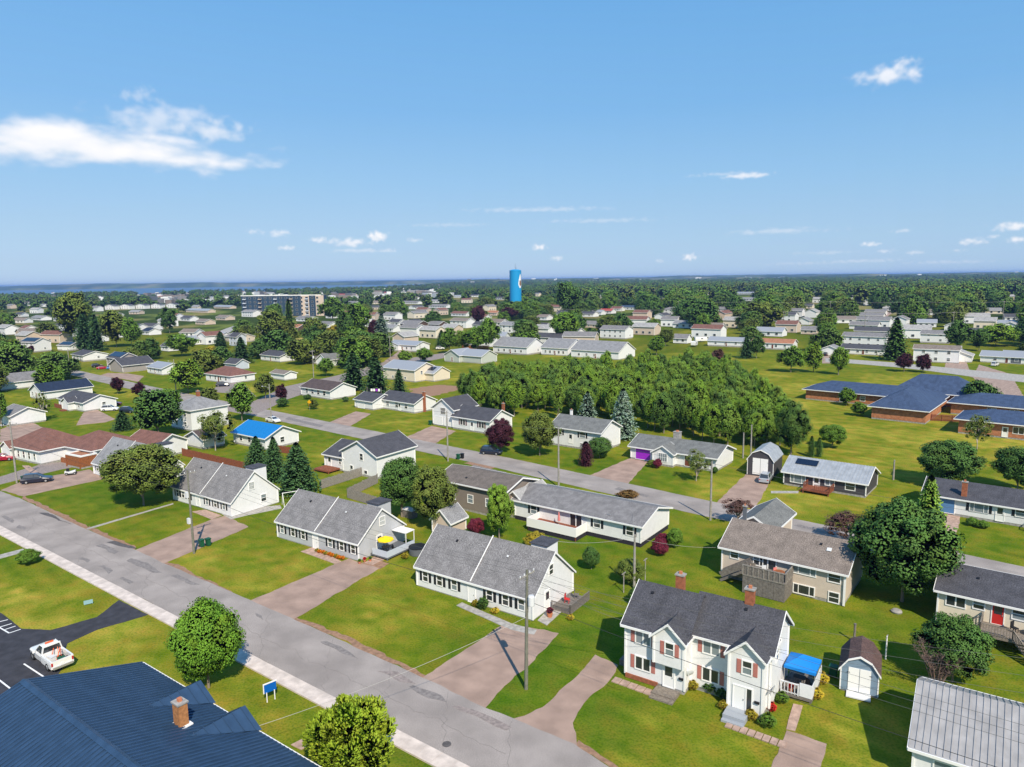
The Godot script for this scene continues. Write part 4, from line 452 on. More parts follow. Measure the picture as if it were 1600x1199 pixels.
	{"n":"warehouse","l":"long pale warehouse in the distance","c":"building","p":[-311.91,-2410.59],"t":-0.6632,"bh":0,"v":[[0.0,0.0,128.94,10.0,0.0,2.8,2.0,"x",0.5,"sand","roof_pale"]],"f":[[0,"f","x",-49.51,1.6,1.3,1.3],[0,"f","x",-45.39,1.6,1.3,1.3],[0,"f","x",-41.26,1.6,1.3,1.3],[0,"f","x",-37.13,1.6,1.3,1.3],[0,"f","x",-33.01,1.6,1.3,1.3],[0,"f","x",-28.88,1.6,1.3,1.3],[0,"f","x",-24.76,1.6,1.3,1.3],[0,"f","x",-20.63,1.6,1.3,1.3],[0,"f","x",-16.5,1.6,1.3,1.3],[0,"f","x",-12.38,1.6,1.3,1.3],[0,"f","x",-8.25,1.6,1.3,1.3],[0,"f","x",-4.13,1.6,1.3,1.3],[0,"f","x",0.0,1.6,1.3,1.3],[0,"f","x",4.13,1.6,1.3,1.3],[0,"f","x",8.25,1.6,1.3,1.3],[0,"f","x",12.38,1.6,1.3,1.3],[0,"f","x",16.5,1.6,1.3,1.3],[0,"f","x",20.63,1.6,1.3,1.3],[0,"f","x",24.76,1.6,1.3,1.3],[0,"f","x",28.88,1.6,1.3,1.3],[0,"f","x",33.01,1.6,1.3,1.3],[0,"f","x",37.13,1.6,1.3,1.3],[0,"f","x",41.26,1.6,1.3,1.3],[0,"f","x",45.39,1.6,1.3,1.3],[0,"f","x",49.51,1.6,1.3,1.3]]},
	{"n":"warehouse","l":"long rust-roofed building on the far left","c":"building","p":[-942.57,-1976.21],"t":-0.6632,"bh":0,"v":[[0.0,0.0,116.46,10.0,0.0,2.8,2.0,"x",0.5,"sand","roof_orange"]],"f":[[0,"f","x",-44.56,1.6,1.3,1.3],[0,"f","x",-40.51,1.6,1.3,1.3],[0,"f","x",-36.46,1.6,1.3,1.3],[0,"f","x",-32.41,1.6,1.3,1.3],[0,"f","x",-28.36,1.6,1.3,1.3],[0,"f","x",-24.3,1.6,1.3,1.3],[0,"f","x",-20.25,1.6,1.3,1.3],[0,"f","x",-16.2,1.6,1.3,1.3],[0,"f","x",-12.15,1.6,1.3,1.3],[0,"f","x",-8.1,1.6,1.3,1.3],[0,"f","x",-4.05,1.6,1.3,1.3],[0,"f","x",0.0,1.6,1.3,1.3],[0,"f","x",4.05,1.6,1.3,1.3],[0,"f","x",8.1,1.6,1.3,1.3],[0,"f","x",12.15,1.6,1.3,1.3],[0,"f","x",16.2,1.6,1.3,1.3],[0,"f","x",20.25,1.6,1.3,1.3],[0,"f","x",24.3,1.6,1.3,1.3],[0,"f","x",28.36,1.6,1.3,1.3],[0,"f","x",32.41,1.6,1.3,1.3],[0,"f","x",36.46,1.6,1.3,1.3],[0,"f","x",40.51,1.6,1.3,1.3],[0,"f","x",44.56,1.6,1.3,1.3]]},
	{"n":"warehouse","l":"tan-roofed building behind the rust-roofed one","c":"building","p":[-1358.69,-2698.76],"t":-0.6632,"bh":0,"v":[[0.0,0.0,91.75,10.0,0.0,2.8,2.0,"x",0.5,"sand","roof_tan"]],"f":[[0,"f","x",-34.66,1.6,1.3,1.3],[0,"f","x",-30.58,1.6,1.3,1.3],[0,"f","x",-26.51,1.6,1.3,1.3],[0,"f","x",-22.43,1.6,1.3,1.3],[0,"f","x",-18.35,1.6,1.3,1.3],[0,"f","x",-14.27,1.6,1.3,1.3],[0,"f","x",-10.19,1.6,1.3,1.3],[0,"f","x",-6.12,1.6,1.3,1.3],[0,"f","x",-2.04,1.6,1.3,1.3],[0,"f","x",2.04,1.6,1.3,1.3],[0,"f","x",6.12,1.6,1.3,1.3],[0,"f","x",10.19,1.6,1.3,1.3],[0,"f","x",14.27,1.6,1.3,1.3],[0,"f","x",18.35,1.6,1.3,1.3],[0,"f","x",22.43,1.6,1.3,1.3],[0,"f","x",26.51,1.6,1.3,1.3],[0,"f","x",30.58,1.6,1.3,1.3],[0,"f","x",34.66,1.6,1.3,1.3]]},
	{"n":"long_hall","l":"large hall with slate-blue roof left of the apartment block","c":"building","p":[-396.74,-912.02],"t":-0.6632,"bh":0,"v":[[0.0,0.0,53.42,10.0,0.0,2.8,2.0,"x",0.5,"sand","roof_metal"]],"f":[[0,"f","x",-19.23,1.6,1.3,1.3],[0,"f","x",-14.96,1.6,1.3,1.3],[0,"f","x",-10.68,1.6,1.3,1.3],[0,"f","x",-6.41,1.6,1.3,1.3],[0,"f","x",-2.14,1.6,1.3,1.3],[0,"f","x",2.14,1.6,1.3,1.3],[0,"f","x",6.41,1.6,1.3,1.3],[0,"f","x",10.68,1.6,1.3,1.3],[0,"f","x",14.96,1.6,1.3,1.3],[0,"f","x",19.23,1.6,1.3,1.3]]},
	{"n":"long_hall","l":"slate-blue hall beside the apartment block","c":"building","p":[-418.66,-1045.42],"t":-0.6632,"bh":0,"v":[[0.0,0.0,43.12,10.0,0.0,2.8,2.0,"x",0.5,"sand","roof_metal"]],"f":[[0,"f","x",-15.09,1.6,1.3,1.3],[0,"f","x",-10.78,1.6,1.3,1.3],[0,"f","x",-6.47,1.6,1.3,1.3],[0,"f","x",-2.16,1.6,1.3,1.3],[0,"f","x",2.16,1.6,1.3,1.3],[0,"f","x",6.47,1.6,1.3,1.3],[0,"f","x",10.78,1.6,1.3,1.3],[0,"f","x",15.09,1.6,1.3,1.3]]},
	{"n":"warehouse","l":"long white building behind the apartment block","c":"building","p":[-842.49,-2454.9],"t":-0.6632,"bh":0,"v":[[0.0,0.0,98.51,10.0,0.0,2.8,2.0,"x",0.5,"white","roof_pale"]],"f":[[0,"f","x",-37.33,1.6,1.3,1.3],[0,"f","x",-33.18,1.6,1.3,1.3],[0,"f","x",-29.03,1.6,1.3,1.3],[0,"f","x",-24.89,1.6,1.3,1.3],[0,"f","x",-20.74,1.6,1.3,1.3],[0,"f","x",-16.59,1.6,1.3,1.3],[0,"f","x",-12.44,1.6,1.3,1.3],[0,"f","x",-8.3,1.6,1.3,1.3],[0,"f","x",-4.15,1.6,1.3,1.3],[0,"f","x",0.0,1.6,1.3,1.3],[0,"f","x",4.15,1.6,1.3,1.3],[0,"f","x",8.3,1.6,1.3,1.3],[0,"f","x",12.44,1.6,1.3,1.3],[0,"f","x",16.59,1.6,1.3,1.3],[0,"f","x",20.74,1.6,1.3,1.3],[0,"f","x",24.89,1.6,1.3,1.3],[0,"f","x",29.03,1.6,1.3,1.3],[0,"f","x",33.18,1.6,1.3,1.3],[0,"f","x",37.33,1.6,1.3,1.3]]},
	{"n":"town_house","l":"leftmost of the white gabled town houses in the left distance","c":"house","p":[-595.2,-1066.81],"t":-0.3491,"bh":0,"v":[[0.0,0.0,17.72,10.0,0.0,5.4,2.0,"z",0.5,"white","roof_charcoal"]],"f":[[0,"f","x",-4.73,1.6,1.3,1.3],[0,"f","x",0.0,1.6,1.3,1.3],[0,"f","x",4.73,1.6,1.3,1.3],[0,"f","x",-4.73,4.2,1.3,1.3],[0,"f","x",0.0,4.2,1.3,1.3],[0,"f","x",4.73,4.2,1.3,1.3]]},
	{"n":"town_house","l":"second of the white gabled town houses in the left distance","c":"house","p":[-576.38,-1074.3],"t":-0.3491,"bh":0,"v":[[0.0,0.0,17.68,10.0,0.0,5.4,2.0,"z",0.5,"white","roof_charcoal"]],"f":[[0,"f","x",-4.71,1.6,1.3,1.3],[0,"f","x",0.0,1.6,1.3,1.3],[0,"f","x",4.71,1.6,1.3,1.3],[0,"f","x",-4.71,4.2,1.3,1.3],[0,"f","x",0.0,4.2,1.3,1.3],[0,"f","x",4.71,4.2,1.3,1.3]]},
	{"n":"town_house","l":"third of the white gabled town houses in the left distance","c":"house","p":[-557.3,-1081.9],"t":-0.3491,"bh":0,"v":[[0.0,0.0,17.65,10.0,0.0,5.4,2.0,"z",0.5,"white","roof_charcoal"]],"f":[[0,"f","x",-4.71,1.6,1.3,1.3],[0,"f","x",0.0,1.6,1.3,1.3],[0,"f","x",4.71,1.6,1.3,1.3],[0,"f","x",-4.71,4.2,1.3,1.3],[0,"f","x",0.0,4.2,1.3,1.3],[0,"f","x",4.71,4.2,1.3,1.3]]},
	{"n":"town_house","l":"fourth of the white gabled town houses in the left distance","c":"house","p":[-537.94,-1089.6],"t":-0.3491,"bh":0,"v":[[0.0,0.0,17.62,10.0,0.0,5.4,2.0,"z",0.5,"white","roof_charcoal"]],"f":[[0,"f","x",-4.7,1.6,1.3,1.3],[0,"f","x",0.0,1.6,1.3,1.3],[0,"f","x",4.7,1.6,1.3,1.3],[0,"f","x",-4.7,4.2,1.3,1.3],[0,"f","x",0.0,4.2,1.3,1.3],[0,"f","x",4.7,4.2,1.3,1.3]]},
	{"n":"town_house","l":"rightmost of the white gabled town houses in the left distance","c":"house","p":[-518.31,-1097.42],"t":-0.3491,"bh":0,"v":[[0.0,0.0,17.6,10.0,0.0,5.4,2.0,"z",0.5,"white","roof_charcoal"]],"f":[[0,"f","x",-4.69,1.6,1.3,1.3],[0,"f","x",0.0,1.6,1.3,1.3],[0,"f","x",4.69,1.6,1.3,1.3],[0,"f","x",-4.69,4.2,1.3,1.3],[0,"f","x",0.0,4.2,1.3,1.3],[0,"f","x",4.69,4.2,1.3,1.3]]}]
# kind, leaf, x, z, height, width, detail, name, label, category, group
const TREES := [
	["broad","leaf_olive",-61.0,-113.1,10.8,12.8,2,"broadleaf_tree","large olive-green tree on the front lawn before the cape houses","tree",""],
	["round","leaf_maple",-27.7,-59.4,8.6,6.6,2,"round_tree","round bright green maple beside the sidewalk","tree",""],
	["feather","leaf_lime",-12.1,-47.0,6.5,6.3,2,"feathery_evergreen","pale yellow-green feathery evergreen at the bottom edge by the sidewalk","tree",""],
	["broad","leaf_dark",-17.3,-105.5,9.8,7.8,2,"broadleaf_tree","dark green tree left of the pair behind the grey cape house","tree",""],
	["broad","leaf_olive",-11.8,-100.1,9.8,6.9,2,"broadleaf_tree","olive tree right of the pair behind the grey cape house","tree",""],
	["spruce","leaf_spruce",-49.2,-132.9,7.0,6.4,2,"spruce_tree","dark spruce nearest the blue tarpaulin roof","tree",""],
	["spruce","leaf_spruce",-43.7,-126.5,8.2,5.8,2,"spruce_tree","dark spruce in the middle of the three by the tarpaulin roof","tree",""],
	["spruce","leaf_spruce",-37.2,-119.0,8.8,8.5,2,"spruce_tree","wide dark spruce nearest the grey fence","tree",""],
	["broad","leaf_dark",43.0,-74.5,12.1,11.6,2,"broadleaf_tree","huge dark green tree beside the beige split-level house","tree",""],
	["spruce","leaf_pine",48.8,-80.3,12.6,6.8,2,"spruce_tree","tall conifer rising from the huge dark tree","tree",""],
	["broad","leaf_dark",38.8,-58.6,6.5,6.3,2,"dense_bush","big dense bush beside the bare shrub","tree",""],
	["broad","leaf_dark",74.3,-117.5,8.3,10.6,2,"broadleaf_tree","round dark tree behind the bungalow with blue garage door","tree",""],
	["broad","leaf_dark",83.8,-114.1,8.1,8.0,2,"broadleaf_tree","dark tree at the right edge behind the bungalow with blue garage door","tree",""],
	["loose","leaf_twig",32.9,-100.5,4.1,5.2,2,"open_tree","sparse purple-brown shrub beside the beige split-level house","tree",""],
	["loose","leaf_twig",45.1,-92.3,4.3,6.6,2,"open_tree","thin brownish shrub left of the huge dark tree","tree",""],
	["loose","leaf_olive",32.6,-122.7,5.6,4.3,2,"open_tree","small airy tree before the purple garage door house","tree",""],
	["broad","leaf_plum",-2.5,-145.5,7.5,6.4,2,"purple_tree","purple-leaved tree beside the arched-window house","tree",""],
	["column","leaf_plum",14.1,-134.2,4.8,3.3,2,"purple_shrub","narrow purple shrub before the clipped hedge","tree",""],
	["round","leaf_dark",17.5,-140.0,4.5,5.4,2,"hedge_mound","clipped dark green hedge mound before the split-entry house","tree",""],
	["broad","leaf_olive",5.5,-142.8,9.5,8.1,2,"broadleaf_tree","leafy olive tree beside the split-entry house","tree",""],
	["spruce","leaf_blue_spruce",18.3,-170.2,8.9,7.0,1,"spruce_tree","smaller blue spruce before the pine grove","tree",""],
	["spruce","leaf_blue_spruce",24.9,-157.1,11.4,8.3,2,"spruce_tree","larger blue spruce before the pine grove","tree",""],
	["broad","leaf_bright",-2.1,-95.6,8.2,4.1,2,"broadleaf_tree","light green tree behind the white cape house","tree",""],
	["shrub","leaf_crimson",-5.4,-97.2,2.7,2.7,2,"shrub","burgundy bush behind the white cape house","shrub",""],
	["shrub","leaf_gold",3.0,-91.6,2.5,3.8,2,"shrub","yellow-green bush beside the bungalow back deck","shrub",""],
	["shrub","leaf_crimson",19.0,-88.7,2.3,2.5,2,"shrub","burgundy bush at the corner of the long bungalow","shrub",""],
	["shrub","leaf_green",21.6,-91.3,2.9,2.4,2,"shrub","light green bush at the gable of the long bungalow","shrub",""],
	["shrub","leaf_crimson",20.2,-92.3,1.8,2.1,2,"shrub","second burgundy bush against the gable of the long bungalow","shrub",""],
	["round","leaf_dark",9.6,-84.5,3.0,2.4,2,"round_tree","small round bush on the lawn behind the long bungalow","tree",""],
	["shrub","leaf_olive",13.7,-80.2,3.2,3.8,2,"shrub","olive shrub around the backyard pole","shrub",""],
	["shrub","leaf_dark",13.4,-74.8,2.1,1.8,2,"shrub","small dark shrub below the backyard pole","shrub",""],
	["shrub","leaf_green",-63.6,-88.7,2.1,3.0,2,"shrub","low green bush by the sidewalk on the left","shrub",""],
	["broad","leaf_dark",-84.1,-165.3,11.7,12.4,1,"broadleaf_tree","big dark tree left of the hipped grey roof","tree",""],
	["spruce","leaf_spruce",-97.8,-174.9,4.9,7.2,1,"spruce_tree","spruce behind the brown-roofed house","tree",""],
	["loose","leaf_olive",-64.9,-151.4,9.5,8.9,2,"open_tree","pale-trunked birch beside the backyard shed","tree",""],
	["broad","leaf_green",-71.5,-184.5,10.3,7.7,1,"broadleaf_tree","green tree on the corner right of the hipped grey roof","tree",""],
	["loose","leaf_olive",-127.1,-189.3,7.9,4.5,1,"open_tree","small pale-trunked tree on the left lawn","tree",""],
	["broad","leaf_plum",-131.6,-234.3,6.0,4.7,1,"purple_tree","left one of two purple trees by the street","tree",""],
	["broad","leaf_plum",-119.1,-224.2,5.4,4.3,1,"purple_tree","right one of two purple trees by the street","tree",""],
	["broad","leaf_bright",-108.4,-234.9,11.2,12.4,1,"broadleaf_tree","bright green tree right of the small slate-roofed bungalow","tree",""],
	["broad","leaf_green",-94.5,-191.5,8.2,8.7,1,"broadleaf_tree","green tree behind the big dark tree","tree",""],
	["broad","leaf_olive",-87.9,-202.6,6.4,7.7,1,"broadleaf_tree","olive tree above the birch","tree",""],
	["broad","leaf_green",-210.3,-292.8,11.2,9.0,1,"broadleaf_tree","green tree at the left edge below the two-storey house","tree",""],
	["broad","leaf_green",-132.2,-180.4,9.4,3.6,1,"broadleaf_tree","dark green tree cut by the left edge","tree",""],
	["shrub","leaf_dark",-275.9,-405.1,6.2,5.8,1,"shrub","bush beside the white two-storey house","shrub",""],
	["shrub","leaf_plum",-265.9,-392.8,3.6,4.2,1,"purple_shrub","dark red bush before the white two-storey house","shrub",""],
	["broad","leaf_olive",-280.0,-456.0,33.8,25.4,1,"broadleaf_tree","tallest olive tree in the left distance","tree",""],
	["spruce","leaf_spruce",-243.1,-404.2,21.1,15.5,1,"spruce_tree","left dark spruce behind the left garages","tree",""],
	["spruce","leaf_spruce",-231.0,-395.1,19.9,12.5,1,"spruce_tree","right dark spruce behind the left garages","tree",""],
	["broad","leaf_olive",-233.0,-418.2,22.5,18.8,1,"broadleaf_tree","olive tree behind the grey split house","tree",""],
	["broad","leaf_green",-216.4,-404.1,17.8,12.4,1,"broadleaf_tree","green tree beside the navy roof","tree",""],
	["broad","leaf_dark",-257.1,-535.1,19.2,14.4,1,"broadleaf_tree","dark tree above the navy roof","tree",""],
	["broad","leaf_green",-167.7,-359.8,11.7,15.6,1,"broadleaf_tree","bright tree behind the small slate-roofed bungalow","tree",""],
	["broad","leaf_gold",-139.5,-328.1,7.5,11.3,1,"broadleaf_tree","golden-green tree above the red-brown hipped roof","tree",""],
	["spruce","leaf_spruce",-122.6,-321.0,11.9,13.1,1,"spruce_tree","dark pointed tree right of the narrow blue-grey house","tree",""],
	["spruce","leaf_spruce",-165.8,-404.3,9.1,11.8,1,"spruce_tree","dark conifer beside the beige porch bungalow","tree",""],
	["broad","leaf_olive",-77.2,-219.5,8.1,6.8,1,"broadleaf_tree","olive tree by the bend of the street","tree",""],
	["broad","leaf_plum",-70.5,-214.2,5.5,4.3,1,"purple_tree","small purple tree by the bend of the street","tree",""],
	["shrub","leaf_dark",-67.2,-205.1,2.7,4.1,1,"shrub","clipped bush beside the small purple tree","shrub",""],
	["broad","leaf_green",-71.8,-272.5,7.0,7.9,1,"broadleaf_tree","round green tree left of the three spruces","tree",""],
	["spruce","leaf_spruce",-53.0,-235.5,13.1,12.3,1,"spruce_tree","leftmost of three spruces by the cream house","tree",""],
	["spruce","leaf_spruce",-44.4,-229.3,12.2,12.0,1,"spruce_tree","middle one of three spruces by the cream house","tree",""],
	["spruce","leaf_spruce",-35.9,-223.3,8.4,7.1,1,"spruce_tree","small spruce right of the three by the cream house","tree",""],
	["broad","leaf_bright",-47.4,-312.0,5.7,7.9,1,"broadleaf_tree","round light green tree before the porch house","tree",""],
	["broad","leaf_green",-38.8,-315.9,6.6,8.6,1,"broadleaf_tree","green tree right of the porch house poles","tree",""],
	["broad","leaf_olive",-134.0,-399.6,21.2,20.9,1,"broadleaf_tree","big olive tree left of the golden field","tree",""],
	["column","leaf_green",-161.0,-516.9,24.0,8.4,1,"columnar_tree","narrow green tree before the apartment block","tree",""],
	["broad","leaf_olive",-123.2,-444.7,15.2,15.2,1,"broadleaf_tree","olive tree behind the golden field","tree",""],
	["broad","leaf_gold",-110.6,-442.6,9.6,9.6,1,"broadleaf_tree","yellow-green tree behind the golden field","tree",""],
	["broad","leaf_dark",-101.6,-436.5,17.7,13.4,1,"broadleaf_tree","dark tree right of the yellow-green tree","tree",""],
	["broad","leaf_green",-99.2,-460.4,23.9,19.1,1,"broadleaf_tree","tall green tree right of the apartment block","tree",""],
	["broad","leaf_green",-158.2,-631.5,23.1,23.8,1,"broadleaf_tree","green tree at the right end of the apartment block","tree",""],
	["spruce","leaf_blue_spruce",-79.8,-437.6,16.1,15.8,1,"spruce_tree","blue spruce beside the plum tree","tree",""],
	["broad","leaf_plum",-85.1,-438.4,13.4,7.9,1,"purple_tree","plum tree beside the blue spruce","tree",""],
	["broad","leaf_green",-31.2,-353.9,12.8,10.2,1,"broadleaf_tree","left tree of the clump left of the long grey roofs","tree",""],
	["pine","leaf_pine",-25.1,-359.4,11.7,11.7,1,"pine_tree","second tree of the clump left of the long grey roofs","tree",""],
	["broad","leaf_green",-17.6,-352.1,14.0,13.3,1,"broadleaf_tree","third tree of the clump left of the long grey roofs","tree",""],
	["broad","leaf_green",-11.6,-364.1,17.1,12.5,1,"broadleaf_tree","fourth tree of the clump left of the long grey roofs","tree",""],
	["spruce","leaf_spruce",-37.3,-378.1,9.9,10.2,1,"spruce_tree","spruce beside the clump left of the long grey roofs","tree",""],
	["broad","leaf_plum",-25.5,-559.4,17.0,13.1,1,"purple_tree","large plum tree right of the terracotta roof","tree",""],
	["broad","leaf_plum",-2.1,-643.2,11.5,17.3,1,"purple_tree","plum tree below the water tower","tree",""],
	["round","leaf_green",31.1,-410.5,18.5,18.5,1,"round_tree","big round green tree behind the long grey roofs","tree",""],
	["broad","leaf_dark",8.6,-451.9,11.4,17.1,1,"broadleaf_tree","dark tree left of the white gabled house","tree",""],
	["broad","leaf_olive",64.6,-474.3,11.9,18.8,1,"broadleaf_tree","olive tree above the white two-storey house","tree",""],
	["broad","leaf_dark",48.0,-425.6,6.9,8.4,1,"broadleaf_tree","dark tree left of the white two-storey house","tree",""],
	["broad","leaf_dark",50.6,-630.1,35.3,23.8,1,"broadleaf_tree","tall dark tree standing above the horizon woods","tree",""],
	["broad","leaf_green",105.0,-264.9,10.1,10.1,1,"broadleaf_tree","leftmost of three young trees on the school field","tree",""],
	["broad","leaf_bright",113.1,-264.0,11.3,8.1,1,"broadleaf_tree","middle one of three young trees on the school field","tree",""],
	["broad","leaf_bright",118.9,-256.2,10.8,7.4,1,"broadleaf_tree","rightmost of three young trees on the school field","tree",""],
	["broad","leaf_plum",146.2,-262.3,6.9,7.1,1,"purple_tree","left one of the two purple maples by the far street","tree",""],
	["broad","leaf_plum",151.8,-259.8,6.9,6.6,1,"purple_tree","right one of the two purple maples by the far street","tree",""],
	["spruce","leaf_dark",162.1,-298.5,17.8,15.5,1,"spruce_tree","tall dark conifer left of the tan-roofed house","tree",""],
	["broad","leaf_dark",206.5,-327.3,14.8,13.0,1,"broadleaf_tree","dark tree behind the white garages","tree",""],
	["broad","leaf_bright",242.5,-354.2,10.9,20.5,1,"broadleaf_tree","bright green tree above the slate-roofed bungalows","tree",""],
	["broad","leaf_dark",219.3,-331.5,10.8,10.2,1,"broadleaf_tree","dark tree left of the bright green one","tree",""],
	["broad","leaf_dark",124.5,-186.2,7.9,9.2,1,"broadleaf_tree","dense dark tree beside the school","tree",""],
	["broad","leaf_green",93.0,-194.5,5.0,5.3,1,"broadleaf_tree","small green tree against the school front","tree",""],
	["shrub","leaf_green",89.1,-179.8,3.7,4.3,1,"shrub","bush against the school front","shrub",""],
	["loose","leaf_olive",95.9,-143.1,7.3,5.8,2,"open_tree","small thin tree before the right brick building","tree",""],
	["broad","leaf_green",67.2,-145.9,5.4,5.9,2,"broadleaf_tree","young green tree on the field beside the grove","tree",""],
	["column","leaf_dark",59.8,-138.7,4.2,1.7,2,"columnar_tree","left one of two slim cedars behind the charcoal house","tree",""],
	["column","leaf_dark",61.3,-138.6,3.9,1.7,2,"columnar_tree","right one of two slim cedars behind the charcoal house","tree",""],
	["pine","leaf_pine_dark",56.2,-139.9,11.6,7.5,2,"pine_tree","dark tree at the right end of the grove","tree",""],
	["spruce","leaf_spruce",104.1,-313.3,10.2,9.2,1,"spruce_tree","left conifer beside the slate-roofed bungalow","tree",""],
	["broad","leaf_dark",108.4,-312.8,10.2,7.9,1,"broadleaf_tree","dark tree beside the slate-roofed bungalow","tree",""],
	["broad","leaf_twig",82.3,-281.2,7.7,7.1,1,"broadleaf_tree","brownish tree at the back corner of the grove","tree",""],
	["broad","leaf_olive",82.4,-378.5,9.6,9.6,1,"broadleaf_tree","olive tree left of the parked trailers","tree",""],
	["broad","leaf_green",68.0,-331.6,9.0,9.0,1,"broadleaf_tree","small tree behind the grove","tree",""],
	["shrub","leaf_green",-10.0,-172.1,1.4,2.5,1,"shrub","round shrub before the arched-window house","shrub",""],
	["shrub","leaf_green",-7.1,-167.4,1.6,2.8,1,"shrub","spreading shrub before the arched-window house","shrub",""],
	["shrub","leaf_dark",-63.8,-218.3,1.6,2.8,1,"shrub","low shrub before the brown-roofed bungalow","shrub",""],
	["shrub","leaf_olive",-57.1,-200.2,3.0,3.3,1,"shrub","olive shrub behind the yellow road sign","shrub",""],
	["shrub","leaf_dark",-50.6,-212.6,1.6,2.3,1,"shrub","small bush at the brown-roofed bungalow","shrub",""],
	["shrub","leaf_olive",26.6,-132.6,1.5,2.0,2,"shrub","round bush beside the purple garage door","shrub",""],
	["shrub","leaf_crimson",27.5,-131.6,2.0,1.9,2,"shrub","dark red bush beside the purple garage door","shrub",""],
	["shrub","leaf_dark",37.3,-127.5,1.3,1.3,2,"shrub","dark bush at the corner of the purple-door house","shrub",""],
	["shrub","leaf_green",66.0,-98.1,1.3,1.8,2,"shrub","green shrub left of the front porch on the right","shrub",""],
	["shrub","leaf_green",66.8,-97.0,1.2,1.8,2,"shrub","green shrub beside the front porch on the right","shrub",""]]
